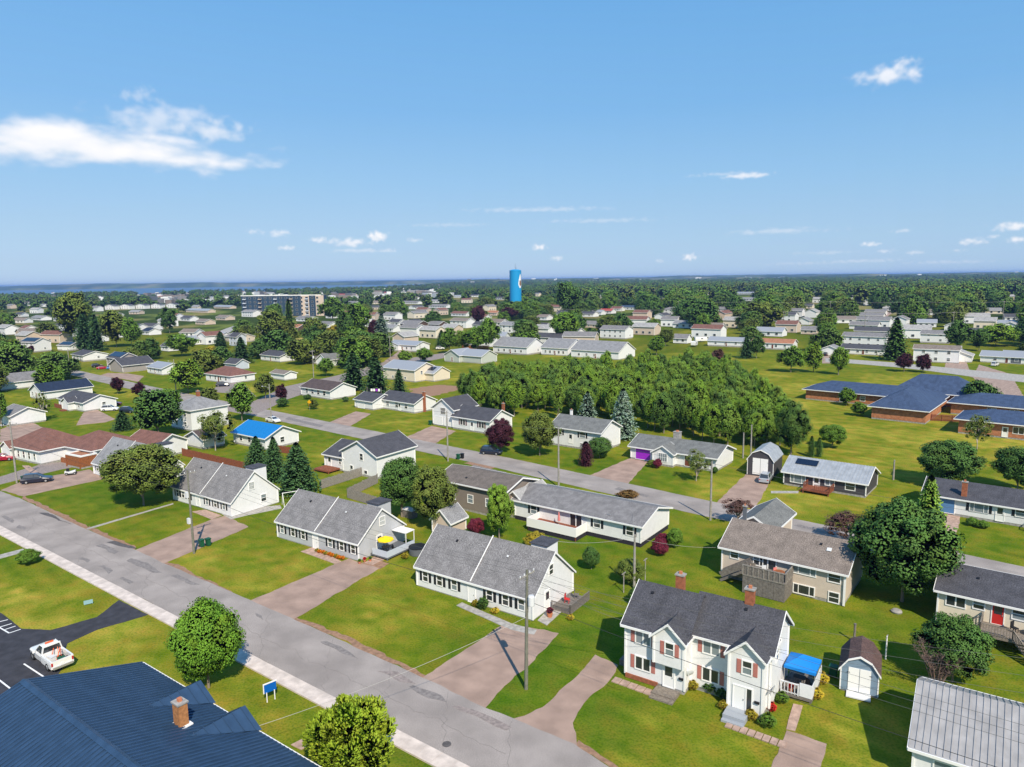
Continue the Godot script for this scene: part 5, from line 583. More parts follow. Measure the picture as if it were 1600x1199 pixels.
const GROVE := [
	["leaf_pine_dark",41.7,-172.8,10.6,5.9], ["leaf_bright",57.3,-148.8,10.2,5.5], ["leaf_pine_dark",52.3,-151.2,8.1,5.1], ["leaf_bright",-12.0,-205.7,9.6,6.5], ["leaf_bright",66.9,-247.7,10.3,6.5], ["leaf_pine_dark",27.8,-231.8,10.6,6.1], ["leaf_bright",34.5,-192.8,10.8,5.1], ["leaf_pine",54.6,-242.2,7.6,6.1], ["leaf_bright",57.5,-244.6,8.9,5.3], ["leaf_pine_dark",41.2,-246.1,9.7,5.9], ["leaf_pine",4.3,-235.5,9.5,5.5], ["leaf_pine",34.1,-180.4,9.6,5.2], ["leaf_pine",66.2,-225.6,8.7,6.2], ["leaf_pine",18.0,-241.4,9.3,6.0], ["leaf_pine",12.6,-189.3,9.7,4.9], ["leaf_pine",15.9,-224.2,8.8,5.4], ["leaf_pine",59.4,-203.9,10.7,5.4], ["leaf_pine",13.9,-203.8,10.0,6.5], ["leaf_pine",49.1,-254.4,10.8,4.9], ["leaf_bright",53.2,-160.5,9.4,5.2], ["leaf_bright",18.5,-192.2,8.7,5.3], ["leaf_pine",16.5,-218.9,9.2,6.5], ["leaf_pine_dark",32.8,-168.7,9.5,6.3], ["leaf_pine",57.5,-158.7,9.7,6.5], ["leaf_pine",-6.4,-220.6,8.7,5.1], ["leaf_bright",34.7,-223.9,9.9,5.0], ["leaf_pine",14.0,-240.0,8.8,5.4], ["leaf_pine_dark",22.1,-232.9,8.0,5.0], ["leaf_pine_dark",39.1,-162.7,10.7,4.9], ["leaf_pine",26.6,-210.9,11.1,5.9], ["leaf_pine_dark",-11.7,-202.3,10.8,5.3], ["leaf_pine_dark",61.2,-245.6,10.6,5.7], ["leaf_bright",51.6,-148.0,7.9,5.5], ["leaf_bright",42.4,-167.3,8.3,6.5], ["leaf_pine",-5.0,-209.4,8.0,5.6], ["leaf_pine_dark",12.0,-207.2,10.8,6.2], ["leaf_pine",29.5,-174.2,9.1,5.1], ["leaf_pine_dark",28.7,-226.5,9.2,4.9], ["leaf_pine",21.9,-243.7,8.0,4.9], ["leaf_pine_dark",30.5,-220.8,7.9,5.3], ["leaf_pine",-6.6,-228.7,10.0,5.6], ["leaf_pine_dark",55.5,-178.4,8.7,5.8], ["leaf_bright",45.4,-170.6,11.2,6.3], ["leaf_pine",18.2,-177.2,9.8,5.1], ["leaf_pine_dark",10.8,-203.3,9.3,6.3], ["leaf_bright",44.1,-192.0,7.9,6.4], ["leaf_pine_dark",16.8,-184.4,8.9,6.5], ["leaf_bright",64.1,-179.1,11.0,5.5], ["leaf_pine_dark",32.2,-198.1,9.2,5.0], ["leaf_bright",70.2,-204.3,10.3,5.4], ["leaf_bright",47.9,-175.4,8.3,4.8], ["leaf_pine_dark",51.4,-240.7,10.1,5.3], ["leaf_bright",56.0,-191.9,9.8,6.4], ["leaf_pine",45.6,-211.0,9.5,5.3], ["leaf_pine",43.0,-175.3,7.7,6.0], ["leaf_bright",25.3,-183.7,8.5,6.4], ["leaf_pine",27.5,-215.8,10.0,6.4], ["leaf_pine_dark",40.7,-190.8,10.4,5.0], ["leaf_pine_dark",-14.6,-212.9,8.8,5.1], ["leaf_pine",10.5,-212.3,11.0,5.2], ["leaf_bright",40.9,-249.9,7.7,5.7], ["leaf_pine",34.7,-220.7,7.8,6.6], ["leaf_pine_dark",59.4,-211.2,8.8,5.2], ["leaf_pine",58.9,-184.6,9.2,6.1], ["leaf_pine",18.8,-244.2,10.3,6.6], ["leaf_pine",39.3,-194.0,8.7,6.4], ["leaf_pine_dark",40.4,-219.3,9.9,6.2], ["leaf_pine",-4.9,-193.7,8.5,6.2], ["leaf_bright",42.3,-154.9,8.7,5.1], ["leaf_bright",19.4,-209.7,10.2,6.3], ["leaf_bright",5.8,-226.4,10.4,6.3], ["leaf_pine",39.3,-230.2,10.7,5.5], ["leaf_pine_dark",22.9,-223.1,9.7,5.7], ["leaf_pine",25.5,-226.2,10.1,5.6], ["leaf_pine",56.1,-162.6,8.0,6.5], ["leaf_pine",56.1,-231.9,8.8,6.5], ["leaf_pine",9.6,-242.7,9.4,5.9], ["leaf_bright",40.4,-204.6,8.8,5.4], ["leaf_pine",43.7,-189.2,8.6,6.3], ["leaf_pine_dark",52.6,-247.1,10.4,5.6], ["leaf_pine",54.2,-225.3,10.1,5.2], ["leaf_pine_dark",12.2,-198.0,7.6,5.0], ["leaf_bright",52.8,-190.8,8.5,6.0], ["leaf_pine_dark",65.7,-196.1,9.7,6.3], ["leaf_pine",24.0,-192.6,8.1,5.0], ["leaf_bright",49.4,-185.8,9.7,5.2], ["leaf_pine_dark",20.2,-214.5,9.2,6.0], ["leaf_pine",62.4,-237.8,7.9,5.9], ["leaf_pine",48.2,-209.6,10.5,6.0], ["leaf_bright",67.8,-244.2,9.9,6.5], ["leaf_pine",28.6,-195.7,11.2,5.3], ["leaf_pine",-0.8,-191.3,9.6,6.0], ["leaf_pine_dark",58.8,-253.0,8.7,6.3], ["leaf_pine_dark",57.0,-182.1,10.7,5.0], ["leaf_pine",61.5,-235.0,9.2,6.1], ["leaf_pine",49.8,-245.1,9.8,6.4], ["leaf_pine",-1.1,-188.4,8.3,5.2], ["leaf_pine_dark",-4.9,-216.0,10.2,5.5], ["leaf_pine",37.4,-172.7,10.9,6.0], ["leaf_pine",64.8,-245.2,8.7,5.9], ["leaf_pine",70.3,-216.6,7.7,6.5], ["leaf_bright",35.6,-187.2,10.5,5.6], ["leaf_bright",9.2,-195.4,8.5,5.5], ["leaf_bright",32.1,-245.2,11.1,6.0], ["leaf_bright",6.6,-216.9,10.2,6.5], ["leaf_bright",49.9,-183.1,7.8,5.9], ["leaf_pine_dark",39.1,-232.7,7.8,5.4], ["leaf_pine_dark",64.7,-203.9,10.1,5.6], ["leaf_pine",6.6,-221.5,10.5,6.5], ["leaf_pine",62.4,-199.5,10.1,5.8], ["leaf_pine",52.3,-214.0,10.4,5.3], ["leaf_bright",41.4,-210.1,11.1,5.7], ["leaf_pine",27.5,-249.3,9.5,6.2], ["leaf_bright",8.3,-228.1,9.3,5.6], ["leaf_pine",0.0,-227.0,9.6,5.4], ["leaf_pine",6.6,-203.7,10.2,5.0], ["leaf_bright",47.6,-180.9,10.4,5.8], ["leaf_pine",11.7,-180.8,10.4,4.8], ["leaf_pine",51.6,-175.6,10.1,6.5], ["leaf_pine",0.1,-232.5,10.5,6.3], ["leaf_pine",46.2,-149.1,9.2,6.5], ["leaf_pine_dark",70.0,-254.8,10.3,6.2], ["leaf_pine_dark",1.6,-200.6,9.2,6.1], ["leaf_bright",21.8,-197.8,11.1,5.7], ["leaf_pine_dark",-7.0,-223.8,10.7,4.9], ["leaf_pine_dark",-4.9,-196.6,11.1,4.8], ["leaf_pine",29.4,-193.1,11.2,5.1], ["leaf_pine_dark",19.4,-186.7,10.9,6.5], ["leaf_pine",-4.2,-224.0,8.4,5.6], ["leaf_bright",59.5,-223.9,7.8,6.4], ["leaf_pine_dark",53.4,-194.9,9.3,5.5], ["leaf_bright",66.4,-183.2,8.4,4.8], ["leaf_pine",-2.9,-218.6,8.0,5.2], ["leaf_pine",24.2,-218.0,8.6,6.5], ["leaf_pine",51.1,-249.8,8.9,6.6], ["leaf_bright",33.3,-240.8,8.0,5.3], ["leaf_pine_dark",68.1,-206.2,9.5,4.9], ["leaf_pine",24.6,-208.6,10.0,5.0], ["leaf_pine",54.8,-149.6,8.7,5.8], ["leaf_pine_dark",20.9,-235.5,10.7,5.4], ["leaf_bright",10.4,-237.2,8.3,6.4], ["leaf_pine",36.2,-218.6,9.1,5.0], ["leaf_bright",53.3,-232.4,10.6,6.1], ["leaf_pine",17.2,-231.6,10.5,5.4], ["leaf_pine",62.3,-187.5,9.6,6.4], ["leaf_pine",66.8,-237.4,10.9,5.5], ["leaf_pine_dark",47.1,-158.3,11.1,5.3], ["leaf_pine",31.7,-191.3,9.2,5.6], ["leaf_bright",2.1,-214.8,8.7,5.0], ["leaf_pine",13.6,-215.5,9.5,5.2], ["leaf_pine",28.4,-177.3,9.1,5.8], ["leaf_bright",59.1,-151.1,9.9,5.7], ["leaf_bright",33.9,-166.0,10.0,5.7], ["leaf_pine",46.8,-198.9,8.9,6.1], ["leaf_bright",50.0,-224.6,7.7,5.5], ["leaf_bright",69.4,-228.4,11.1,5.4], ["leaf_pine_dark",53.5,-181.3,8.4,6.4], ["leaf_pine",47.6,-161.3,8.5,6.3], ["leaf_pine",4.2,-199.6,9.3,5.3], ["leaf_pine_dark",66.4,-232.7,9.8,6.6], ["leaf_bright",20.6,-239.9,9.2,6.5], ["leaf_pine",67.7,-188.0,10.0,5.2], ["leaf_pine",20.3,-248.2,9.5,5.2], ["leaf_pine",47.7,-195.2,8.4,6.2], ["leaf_pine",50.1,-216.6,9.1,5.6], ["leaf_bright",13.0,-229.3,10.8,5.8], ["leaf_bright",0.5,-185.8,10.7,6.5], ["leaf_bright",-9.0,-193.7,10.7,5.0], ["leaf_pine",60.5,-156.5,9.3,6.6], ["leaf_pine_dark",51.2,-211.5,8.8,6.3], ["leaf_pine",72.8,-238.9,11.0,4.9], ["leaf_pine_dark",2.0,-238.5,8.6,6.4], ["leaf_pine",39.1,-184.1,10.1,6.1], ["leaf_pine",-9.1,-203.4,8.9,6.3], ["leaf_bright",43.7,-150.7,9.0,5.5], ["leaf_bright",52.0,-163.9,8.6,6.3], ["leaf_pine",58.1,-176.2,8.4,6.2], ["leaf_pine",19.2,-206.5,11.0,5.4], ["leaf_pine",-7.1,-213.1,7.8,6.4], ["leaf_bright",34.5,-216.5,9.1,6.0], ["leaf_pine",-4.0,-190.0,8.0,5.5], ["leaf_pine",19.2,-179.7,9.0,5.5], ["leaf_pine",54.1,-175.2,8.7,5.4], ["leaf_pine_dark",28.7,-219.0,9.1,6.3], ["leaf_pine_dark",19.9,-226.5,8.7,5.1], ["leaf_pine",12.1,-221.0,10.8,6.2], ["leaf_pine",-10.1,-211.0,8.8,6.0], ["leaf_pine_dark",-6.0,-204.3,8.9,5.0], ["leaf_pine_dark",54.7,-218.1,8.1,5.7], ["leaf_pine",25.4,-204.9,9.4,5.7], ["leaf_bright",53.8,-154.9,11.0,6.6], ["leaf_pine",75.3,-235.3,8.6,6.2], ["leaf_pine",23.5,-228.9,10.2,5.0], ["leaf_pine",45.7,-246.5,10.3,6.1], ["leaf_pine_dark",0.7,-206.6,9.7,6.2], ["leaf_pine_dark",-8.0,-215.7,10.7,6.5], ["leaf_pine",70.2,-257.5,10.1,6.1], ["leaf_pine",2.1,-210.0,8.4,6.0], ["leaf_pine_dark",-0.9,-199.4,11.1,5.3], ["leaf_bright",43.6,-216.5,10.8,6.1], ["leaf_bright",7.1,-193.4,8.1,5.3], ["leaf_bright",23.2,-201.1,9.8,5.4], ["leaf_pine_dark",-11.2,-215.2,8.6,4.9], ["leaf_bright",18.9,-198.0,8.6,5.6], ["leaf_pine",69.7,-252.0,9.6,5.3], ["leaf_pine",25.9,-173.4,7.9,5.0], ["leaf_bright",69.0,-225.5,8.0,6.6], ["leaf_pine_dark",35.3,-162.3,9.8,6.6], ["leaf_bright",4.1,-207.1,9.4,4.9], ["leaf_pine_dark",72.9,-229.8,9.8,6.2], ["leaf_pine",52.4,-229.9,9.7,6.3], ["leaf_pine",64.7,-208.9,11.2,5.9], ["leaf_pine",66.5,-240.1,9.7,5.7], ["leaf_pine",64.2,-256.4,10.9,5.4], ["leaf_pine",38.6,-247.2,8.1,6.2], ["leaf_pine",50.6,-188.3,9.0,5.6], ["leaf_bright",40.7,-234.8,7.9,6.1], ["leaf_pine",71.2,-247.9,8.6,5.0], ["leaf_pine",66.1,-175.3,9.5,5.9], ["leaf_pine",54.0,-199.7,11.1,5.8], ["leaf_bright",-0.6,-235.4,10.8,5.3], ["leaf_bright",23.8,-187.1,8.4,5.9], ["leaf_bright",44.2,-240.3,10.9,4.8], ["leaf_bright",-2.1,-202.6,8.1,5.9], ["leaf_pine",-1.5,-229.3,8.1,5.5], ["leaf_pine",8.8,-218.6,7.7,6.6], ["leaf_bright",65.9,-229.6,9.7,6.0], ["leaf_pine",42.3,-184.8,9.4,5.4], ["leaf_bright",55.0,-221.1,8.9,5.0], ["leaf_pine",61.8,-191.8,10.2,5.1], ["leaf_bright",64.0,-253.7,10.5,6.5], ["leaf_bright",66.5,-200.8,8.8,6.6], ["leaf_bright",36.5,-226.6,8.8,4.9], ["leaf_pine",-4.9,-200.2,7.9,4.9], ["leaf_pine",34.0,-251.2,10.7,4.9], ["leaf_bright",24.1,-236.2,10.8,5.6], ["leaf_bright",68.5,-222.4,10.6,5.2], ["leaf_pine",58.7,-198.1,8.9,5.0], ["leaf_pine_dark",37.3,-201.6,10.0,5.3], ["leaf_bright",-2.5,-237.0,10.2,5.2], ["leaf_pine",41.4,-159.0,9.8,5.9], ["leaf_pine",15.8,-190.6,8.1,5.6], ["leaf_pine",43.2,-202.9,8.3,6.0], ["leaf_bright",23.4,-211.8,10.4,5.7], ["leaf_pine",73.7,-245.9,7.9,6.0], ["leaf_pine",62.5,-182.4,8.7,6.2], ["leaf_pine",46.5,-220.7,9.7,5.8], ["leaf_pine",51.6,-201.0,10.6,6.3], ["leaf_pine",56.9,-169.2,9.3,5.8], ["leaf_bright",61.1,-256.0,8.5,6.3], ["leaf_bright",33.8,-204.1,10.1,5.4], ["leaf_pine",43.7,-233.9,7.7,6.1], ["leaf_pine_dark",39.3,-170.9,9.3,5.2], ["leaf_bright",25.6,-179.4,11.1,5.9], ["leaf_pine",-9.1,-230.1,8.4,6.6], ["leaf_pine",41.8,-161.7,8.2,5.0], ["leaf_bright",-6.6,-234.9,9.7,4.8], ["leaf_bright",47.7,-235.3,10.8,5.2], ["leaf_bright",21.8,-207.4,8.4,6.5], ["leaf_bright",45.0,-182.7,8.2,6.4], ["leaf_pine_dark",25.5,-238.4,8.5,5.8], ["leaf_pine_dark",2.7,-197.6,10.1,6.6]]
const ROADS := [["asphalt",[-91.5,-113.7,-78.0,-103.6,-38.5,-74.4,-3.7,-48.4,2.2,-43.8,10.9,-43.6,6.7,-48.2,4.4,-50.9,-2.4,-55.6,-8.3,-60.3,-23.9,-72.3,-30.7,-77.3,-45.9,-88.5,-51.9,-93.1,-63.7,-101.7,-84.4,-117.6,-91.3,-122.4,-106.0,-132.6]],["asphalt",[-262.3,-372.3,-181.0,-297.9,-129.2,-251.3,-74.9,-204.7,-0.2,-140.5,33.1,-109.9,62.9,-83.4,67.4,-79.1,62.7,-73.7,58.2,-78.0,28.4,-104.4,-4.9,-135.1,-79.7,-199.2,-133.9,-245.8,-185.7,-292.4,-267.0,-366.8]],["asphalt_red",[-85.2,-202.4,-79.6,-215.0,-79.3,-246.6,-67.9,-273.9,-57.5,-318.1,-34.4,-354.4,-23.3,-372.6,-20.7,-355.6,-32.2,-330.7,-44.4,-306.9,-53.7,-282.0,-64.4,-248.2,-70.0,-218.9,-71.2,-191.6]],["slab_grey",[137.4,-309.1,145.5,-303.0,157.9,-289.7,164.9,-277.9,171.7,-265.1,185.5,-242.5,172.9,-225.7,161.0,-248.3,156.2,-263.0,150.2,-275.5,139.2,-289.7,131.4,-295.2]],["slab_grey",[-212.9,-469.5,-214.7,-508.5,-229.7,-571.6,-242.4,-632.2,-226.9,-602.6,-210.5,-532.7,-199.3,-477.6,-195.2,-433.5]]]
const DRIVES := [["drive_brown",[-91.6,-123.1,-85.0,-119.1,-81.1,-124.2,-76.7,-129.8,-83.7,-136.6,-91.7,-128.9]],["asphalt_red",[-98.6,-130.9,-94.8,-125.7,-91.6,-133.3,-85.9,-142.7,-89.6,-147.1,-96.5,-140.7]],["drive_brown",[-52.0,-92.9,-45.7,-88.1,-39.6,-101.8,-45.2,-107.3,-46.7,-105.5]],["drive_brown",[-30.5,-76.5,-26.2,-82.8,-21.8,-89.1,-17.3,-85.6,-24.1,-71.9]],["drive_brown",[-8.5,-60.5,-1.0,-70.8,4.5,-68.4,1.1,-62.2,-1.8,-57.8,-2.7,-55.3,-6.0,-58.2]],["drive_brown",[-0.7,-53.9,2.3,-55.8,5.3,-60.1,7.7,-64.1,9.7,-62.2,8.6,-59.8,5.7,-56.2,4.6,-53.5,4.6,-50.3]],["drive_brown",[18.3,-46.8,21.5,-52.1,24.0,-50.5,21.8,-46.7]],["drive_brown",[13.6,-126.6,23.7,-139.7,26.6,-136.5,19.6,-120.1]],["drive_brown",[32.4,-109.9,44.4,-129.4,48.6,-127.8,37.8,-107.1]],["slab_pink",[57.2,-91.4,62.2,-98.2,65.2,-104.4,67.0,-102.5,59.3,-91.3]],["drive_brown",[-49.1,-174.7,-43.9,-196.2,-38.8,-192.0,-41.9,-168.3]],["drive_brown",[-26.3,-157.7,-20.3,-174.4,-13.7,-167.9,-18.6,-151.0]],["drive_brown",[-130.2,-177.1,-133.5,-191.5,-119.4,-177.9,-117.4,-163.3,-119.6,-162.1]],["drive_brown",[-113.7,-181.6,-108.0,-185.3,-107.9,-189.7,-122.0,-205.2,-122.8,-200.2]],["drive_pale",[163.5,-266.0,178.3,-289.5,187.4,-290.7,160.7,-245.1]],["drive_pale",[160.7,-245.1,185.6,-279.8,178.6,-251.6,149.8,-204.9,142.8,-205.5]],["drive_pale",[128.2,-291.0,140.2,-319.3,144.6,-318.7,133.9,-290.3]],["drive_brown",[-167.5,-292.3,-166.0,-282.3,-151.5,-273.4,-140.2,-263.6,-146.3,-280.2,-157.4,-289.2]],["drive_pale",[-58.0,-320.7,-58.4,-370.7,-53.3,-370.0,-42.2,-311.4]],["asphalt_red",[-101.6,-237.1,-107.0,-258.7,-99.0,-257.9,-82.1,-224.8]],["drive_brown",[234.8,-470.9,297.5,-568.7,388.1,-718.6,417.0,-792.2,301.4,-586.5]]]
const PATCHES := [["asphalt_dark",[-76.2,-109.8,-68.4,-104.7,-67.5,-104.1,-69.9,-105.9,-74.6,-109.8]],["asphalt_dark",[-57.6,-96.2,-53.2,-93.7,-51.9,-93.6,-56.7,-96.7]],["asphalt_patch",[-58.4,-95.0,-54.0,-91.8,-54.0,-92.8,-57.9,-95.8]],["asphalt_patch",[-51.1,-89.3,-45.5,-85.2,-44.5,-85.2,-48.0,-88.6,-50.9,-90.2]],["asphalt_patch",[-53.9,-87.7,-51.0,-85.2,-51.1,-86.2,-53.3,-87.9]],["asphalt_patch",[-49.2,-83.8,-46.9,-81.8,-46.7,-82.4,-48.8,-84.0]],["asphalt_patch",[-43.0,-84.3,-39.0,-81.4,-38.0,-81.4,-42.4,-84.7]],["asphalt_patch",[-58.0,-90.4,-55.9,-88.8,-56.2,-89.7,-57.7,-90.9]],["asphalt_patch",[-75.1,-103.0,-73.2,-101.8,-73.6,-102.9,-75.4,-104.1]],["asphalt_patch",[-19.8,-67.3,-17.3,-65.2,-15.2,-64.0,-16.4,-65.4,-19.1,-67.4]],["asphalt_patch",[-9.6,-59.1,-7.6,-57.2,-6.2,-56.6,-6.5,-57.6,-8.1,-58.6,-9.3,-59.4]],["asphalt_red",[-5.5,-56.0,-3.6,-54.6,-0.9,-52.6,-0.4,-52.8,-2.3,-54.5,-4.8,-56.2]],["asphalt_red",[-12.9,-61.6,-10.5,-59.9,-9.1,-59.6,-11.1,-61.4]],["asphalt_patch",[-28.2,-72.9,-27.1,-72.1,-27.6,-73.1,-28.5,-73.8]],["asphalt_patch",[-81.0,-108.2,-77.0,-105.0,-77.4,-106.2,-80.8,-108.8]],["asphalt_patch",[-60.8,-186.3,-48.3,-174.7,-48.1,-177.0,-60.7,-189.0]],["asphalt_patch",[-27.8,-157.8,-21.0,-150.0,-20.5,-151.7,-27.4,-159.7]],["asphalt_patch",[17.4,-118.3,22.0,-113.4,22.7,-114.4,18.1,-119.4]],["asphalt_patch",[40.6,-99.1,44.3,-94.8,45.4,-95.2,41.8,-99.6]],["asphalt_patch",[-8.3,-134.5,-1.4,-128.6,-1.2,-129.9,-7.8,-135.9]]]
const SOIL := [[-51.8,-92.9,-45.8,-88.3,-43.2,-86.3,-30.1,-76.2,-30.8,-77.3,-44.6,-88.4],[-24.3,-72.6,-15.6,-66.1,-8.4,-60.3,-8.1,-60.8,-15.9,-67.3,-23.9,-73.0],[4.4,-50.9,6.7,-48.2,10.9,-43.6,11.6,-43.6,7.3,-48.4,4.7,-51.4],[-21.9,-87.6,-17.3,-85.4,-16.0,-87.0,-17.6,-88.1],[-84.6,-117.9,-76.0,-111.1,-63.7,-101.7,-63.9,-102.8,-76.8,-113.1,-85.2,-119.4],[-63.7,-101.7,-52.0,-92.9,-52.3,-93.9,-64.2,-103.4],[-9.8,-137.5,-5.1,-132.4,-3.3,-134.2,-8.0,-139.4]]
const WALKS := [["slab_grey",[-64.0,-102.1,-63.5,-101.7,-56.3,-113.5,-56.6,-114.0]],["slab_grey",[-6.6,-75.0,-6.0,-75.7,-0.4,-70.6,2.2,-69.1,1.9,-68.1,-0.4,-69.2]],["slab_pink",[-28.9,-91.8,-27.7,-93.2,-22.5,-88.1,-23.1,-87.3]],["slab_pink",[-19.4,-87.5,-18.2,-90.5,-16.6,-89.2,-18.2,-86.7]],["slab_grey",[2.4,-71.2,4.4,-75.4,5.8,-74.4,3.3,-70.1]],["slab_grey",[-46.3,-108.2,-43.7,-110.6,-38.2,-112.0,-37.4,-110.4,-41.9,-107.1,-43.7,-105.4]],["slab_pink",[-51.4,-109.4,-49.7,-110.3,-45.8,-107.3,-46.7,-105.5]],["slab_pink",[21.6,-52.3,23.5,-55.7,24.2,-55.4,22.2,-52.0]],["slab_grey",[-70.2,-91.5,-68.1,-94.2,-67.0,-93.2,-69.2,-90.2]],["slab_pink",[-17.8,-51.2,-16.8,-52.2,-16.0,-53.1,-15.1,-52.6,-16.8,-50.6]],["slab_pink",[-98.2,-140.3,-92.0,-134.2,-92.0,-132.4,-99.7,-140.4]],["slab_grey",[43.5,-116.0,48.1,-115.8,47.6,-114.7,43.1,-114.9]],["slab_grey",[66.9,-110.7,65.2,-104.4,66.5,-104.9,68.5,-111.3]]]
const LOT := [-67.0,-79.6,-57.4,-74.8,-52.4,-71.0,-49.1,-70.6,-45.9,-73.4,-45.7,-77.6,-40.4,-73.8,-44.2,-70.5,-45.6,-67.7,-43.3,-63.5,-41.6,-57.3,-47.4,-54.7]
const STONES := [[9.1,-59.58,0.7],[9.73,-59.11,0.7],[10.36,-58.64,0.7],[10.98,-58.17,0.7],[11.61,-57.71,0.7],[12.23,-57.24,0.7],[12.86,-56.77,0.7],[17.22,-52.9,0.51],[17.7,-52.55,0.51],[18.17,-52.2,0.51],[18.65,-51.84,0.51],[19.13,-51.49,0.51],[19.6,-51.14,0.51],[20.08,-50.79,0.51],[20.56,-50.44,0.51]]
const AT := {"pickup":[-45.01,-64.27],"suv":[-88.29,-127.84],"rider":[-85.24,-132.93],"minivan":[-88.52,-142.8],"redcar":[-106.74,-144.86],"mid_white":[-62.45,-182.14],"bluecar":[-4.48,-144.49],"silver":[44.82,-122.07],"crimson":[-177.56,-306.15],"bluecar2":[-172.82,-305.62],"navy2":[-166.55,-302.72],"darkcar":[-184.14,-313.72],"whitecar3":[-116.54,-202.74],"redcar3":[-120.46,-211.49],"navy3":[-109.47,-199.2],"navy4":[-102.35,-248.74],"van4":[-99.33,-264.62],"pinkcar":[-65.87,-361.84],"whitecar5":[-37.67,-374.62],"camper":[106.46,-398.35],"trailer":[96.29,-372.71],"darkcar6":[141.83,-319.07],"whitecar7":[188.82,-275.17],"pole1":[-43.26,-91.67],"pole1b":[-43.62,-91.69],"pole2":[0.87,-58.48],"pole3":[-91.92,-127.61],"pole4":[13.97,-78.78],"pole5":[-13.09,-139.17],"pole6":[7.89,-119.93],"pole7":[29.37,-102.05],"pole8":[-175.06,-279.43],"pole9":[-62.96,-182.18],"pole10":[67.24,-121.76],"pole11":[47.54,-138.35],"pole12":[46.03,-138.43],"pole13":[-55.0,-320.35],"pole14":[-40.83,-316.1],"post1":[12.58,-77.79],"post2":[15.54,-80.32],"post3":[34.98,-62.63],"post4":[33.58,-65.91],"pole15":[-75.82,-269.27],"pole16":[-113.95,-238.16],"sign":[-21.4,-57.27],"teal":[-48.64,-76.57],"yellowsign":[-57.71,-199.24],"bin1":[-43.22,-93.99],"bin2":[28.71,-59.73],"bin3":[-91.29,-128.41],"bin4":[-11.14,-140.6],"bin5":[-20.82,-175.97],"shed":[30.56,-58.65],"barn":[46.65,-127.9],"umbrella":[-16.66,-92.29],"pool":[-14.91,-94.6],"hosta1":[27.24,-58.73],"hosta2":[25.8,-56.42],"hosta3":[19.27,-53.7],"hosta4":[17.39,-55.15],"hosta5":[15.59,-58.02],"bushA":[17.1,-57.59],"bushB":[17.71,-56.62],"bushC":[20.27,-52.66],"redbush":[21.32,-54.7],"bushD":[22.64,-55.94],"gab1":[-25.67,-52.77],"gab2":[-20.67,-49.4],"tower":[5.5,-809.51],"wheelie":[28.85,-59.52],"swing":[-36.21,-112.63],"fence1a":[-33.97,-120.79],"fence1b":[-27.72,-129.97],"fence2a":[-27.98,-115.71],"fence2b":[-24.5,-124.28],"fence2c":[-22.19,-110.68],"fence3a":[-70.18,-147.14],"fence3b":[-51.91,-134.42],"blackbox":[-16.07,-105.42],"gaz":[-9.4,-98.96],"kennel":[-1.32,-326.75],"tramp":[-84.53,-273.81],"clothes":[-43.04,-219.0],"rocks":[41.04,-71.98],"bareshrub":[36.72,-57.5],"manhole":[-5.51,-50.99],"brush":[19.12,-114.24]}
const WALK_A := Vector3(-91.51, 0, -113.74)
const WALK_B := Vector3(20.77, 0, -30.11)
const WALK_N := Vector3(-0.5974, 0, 0.8020)
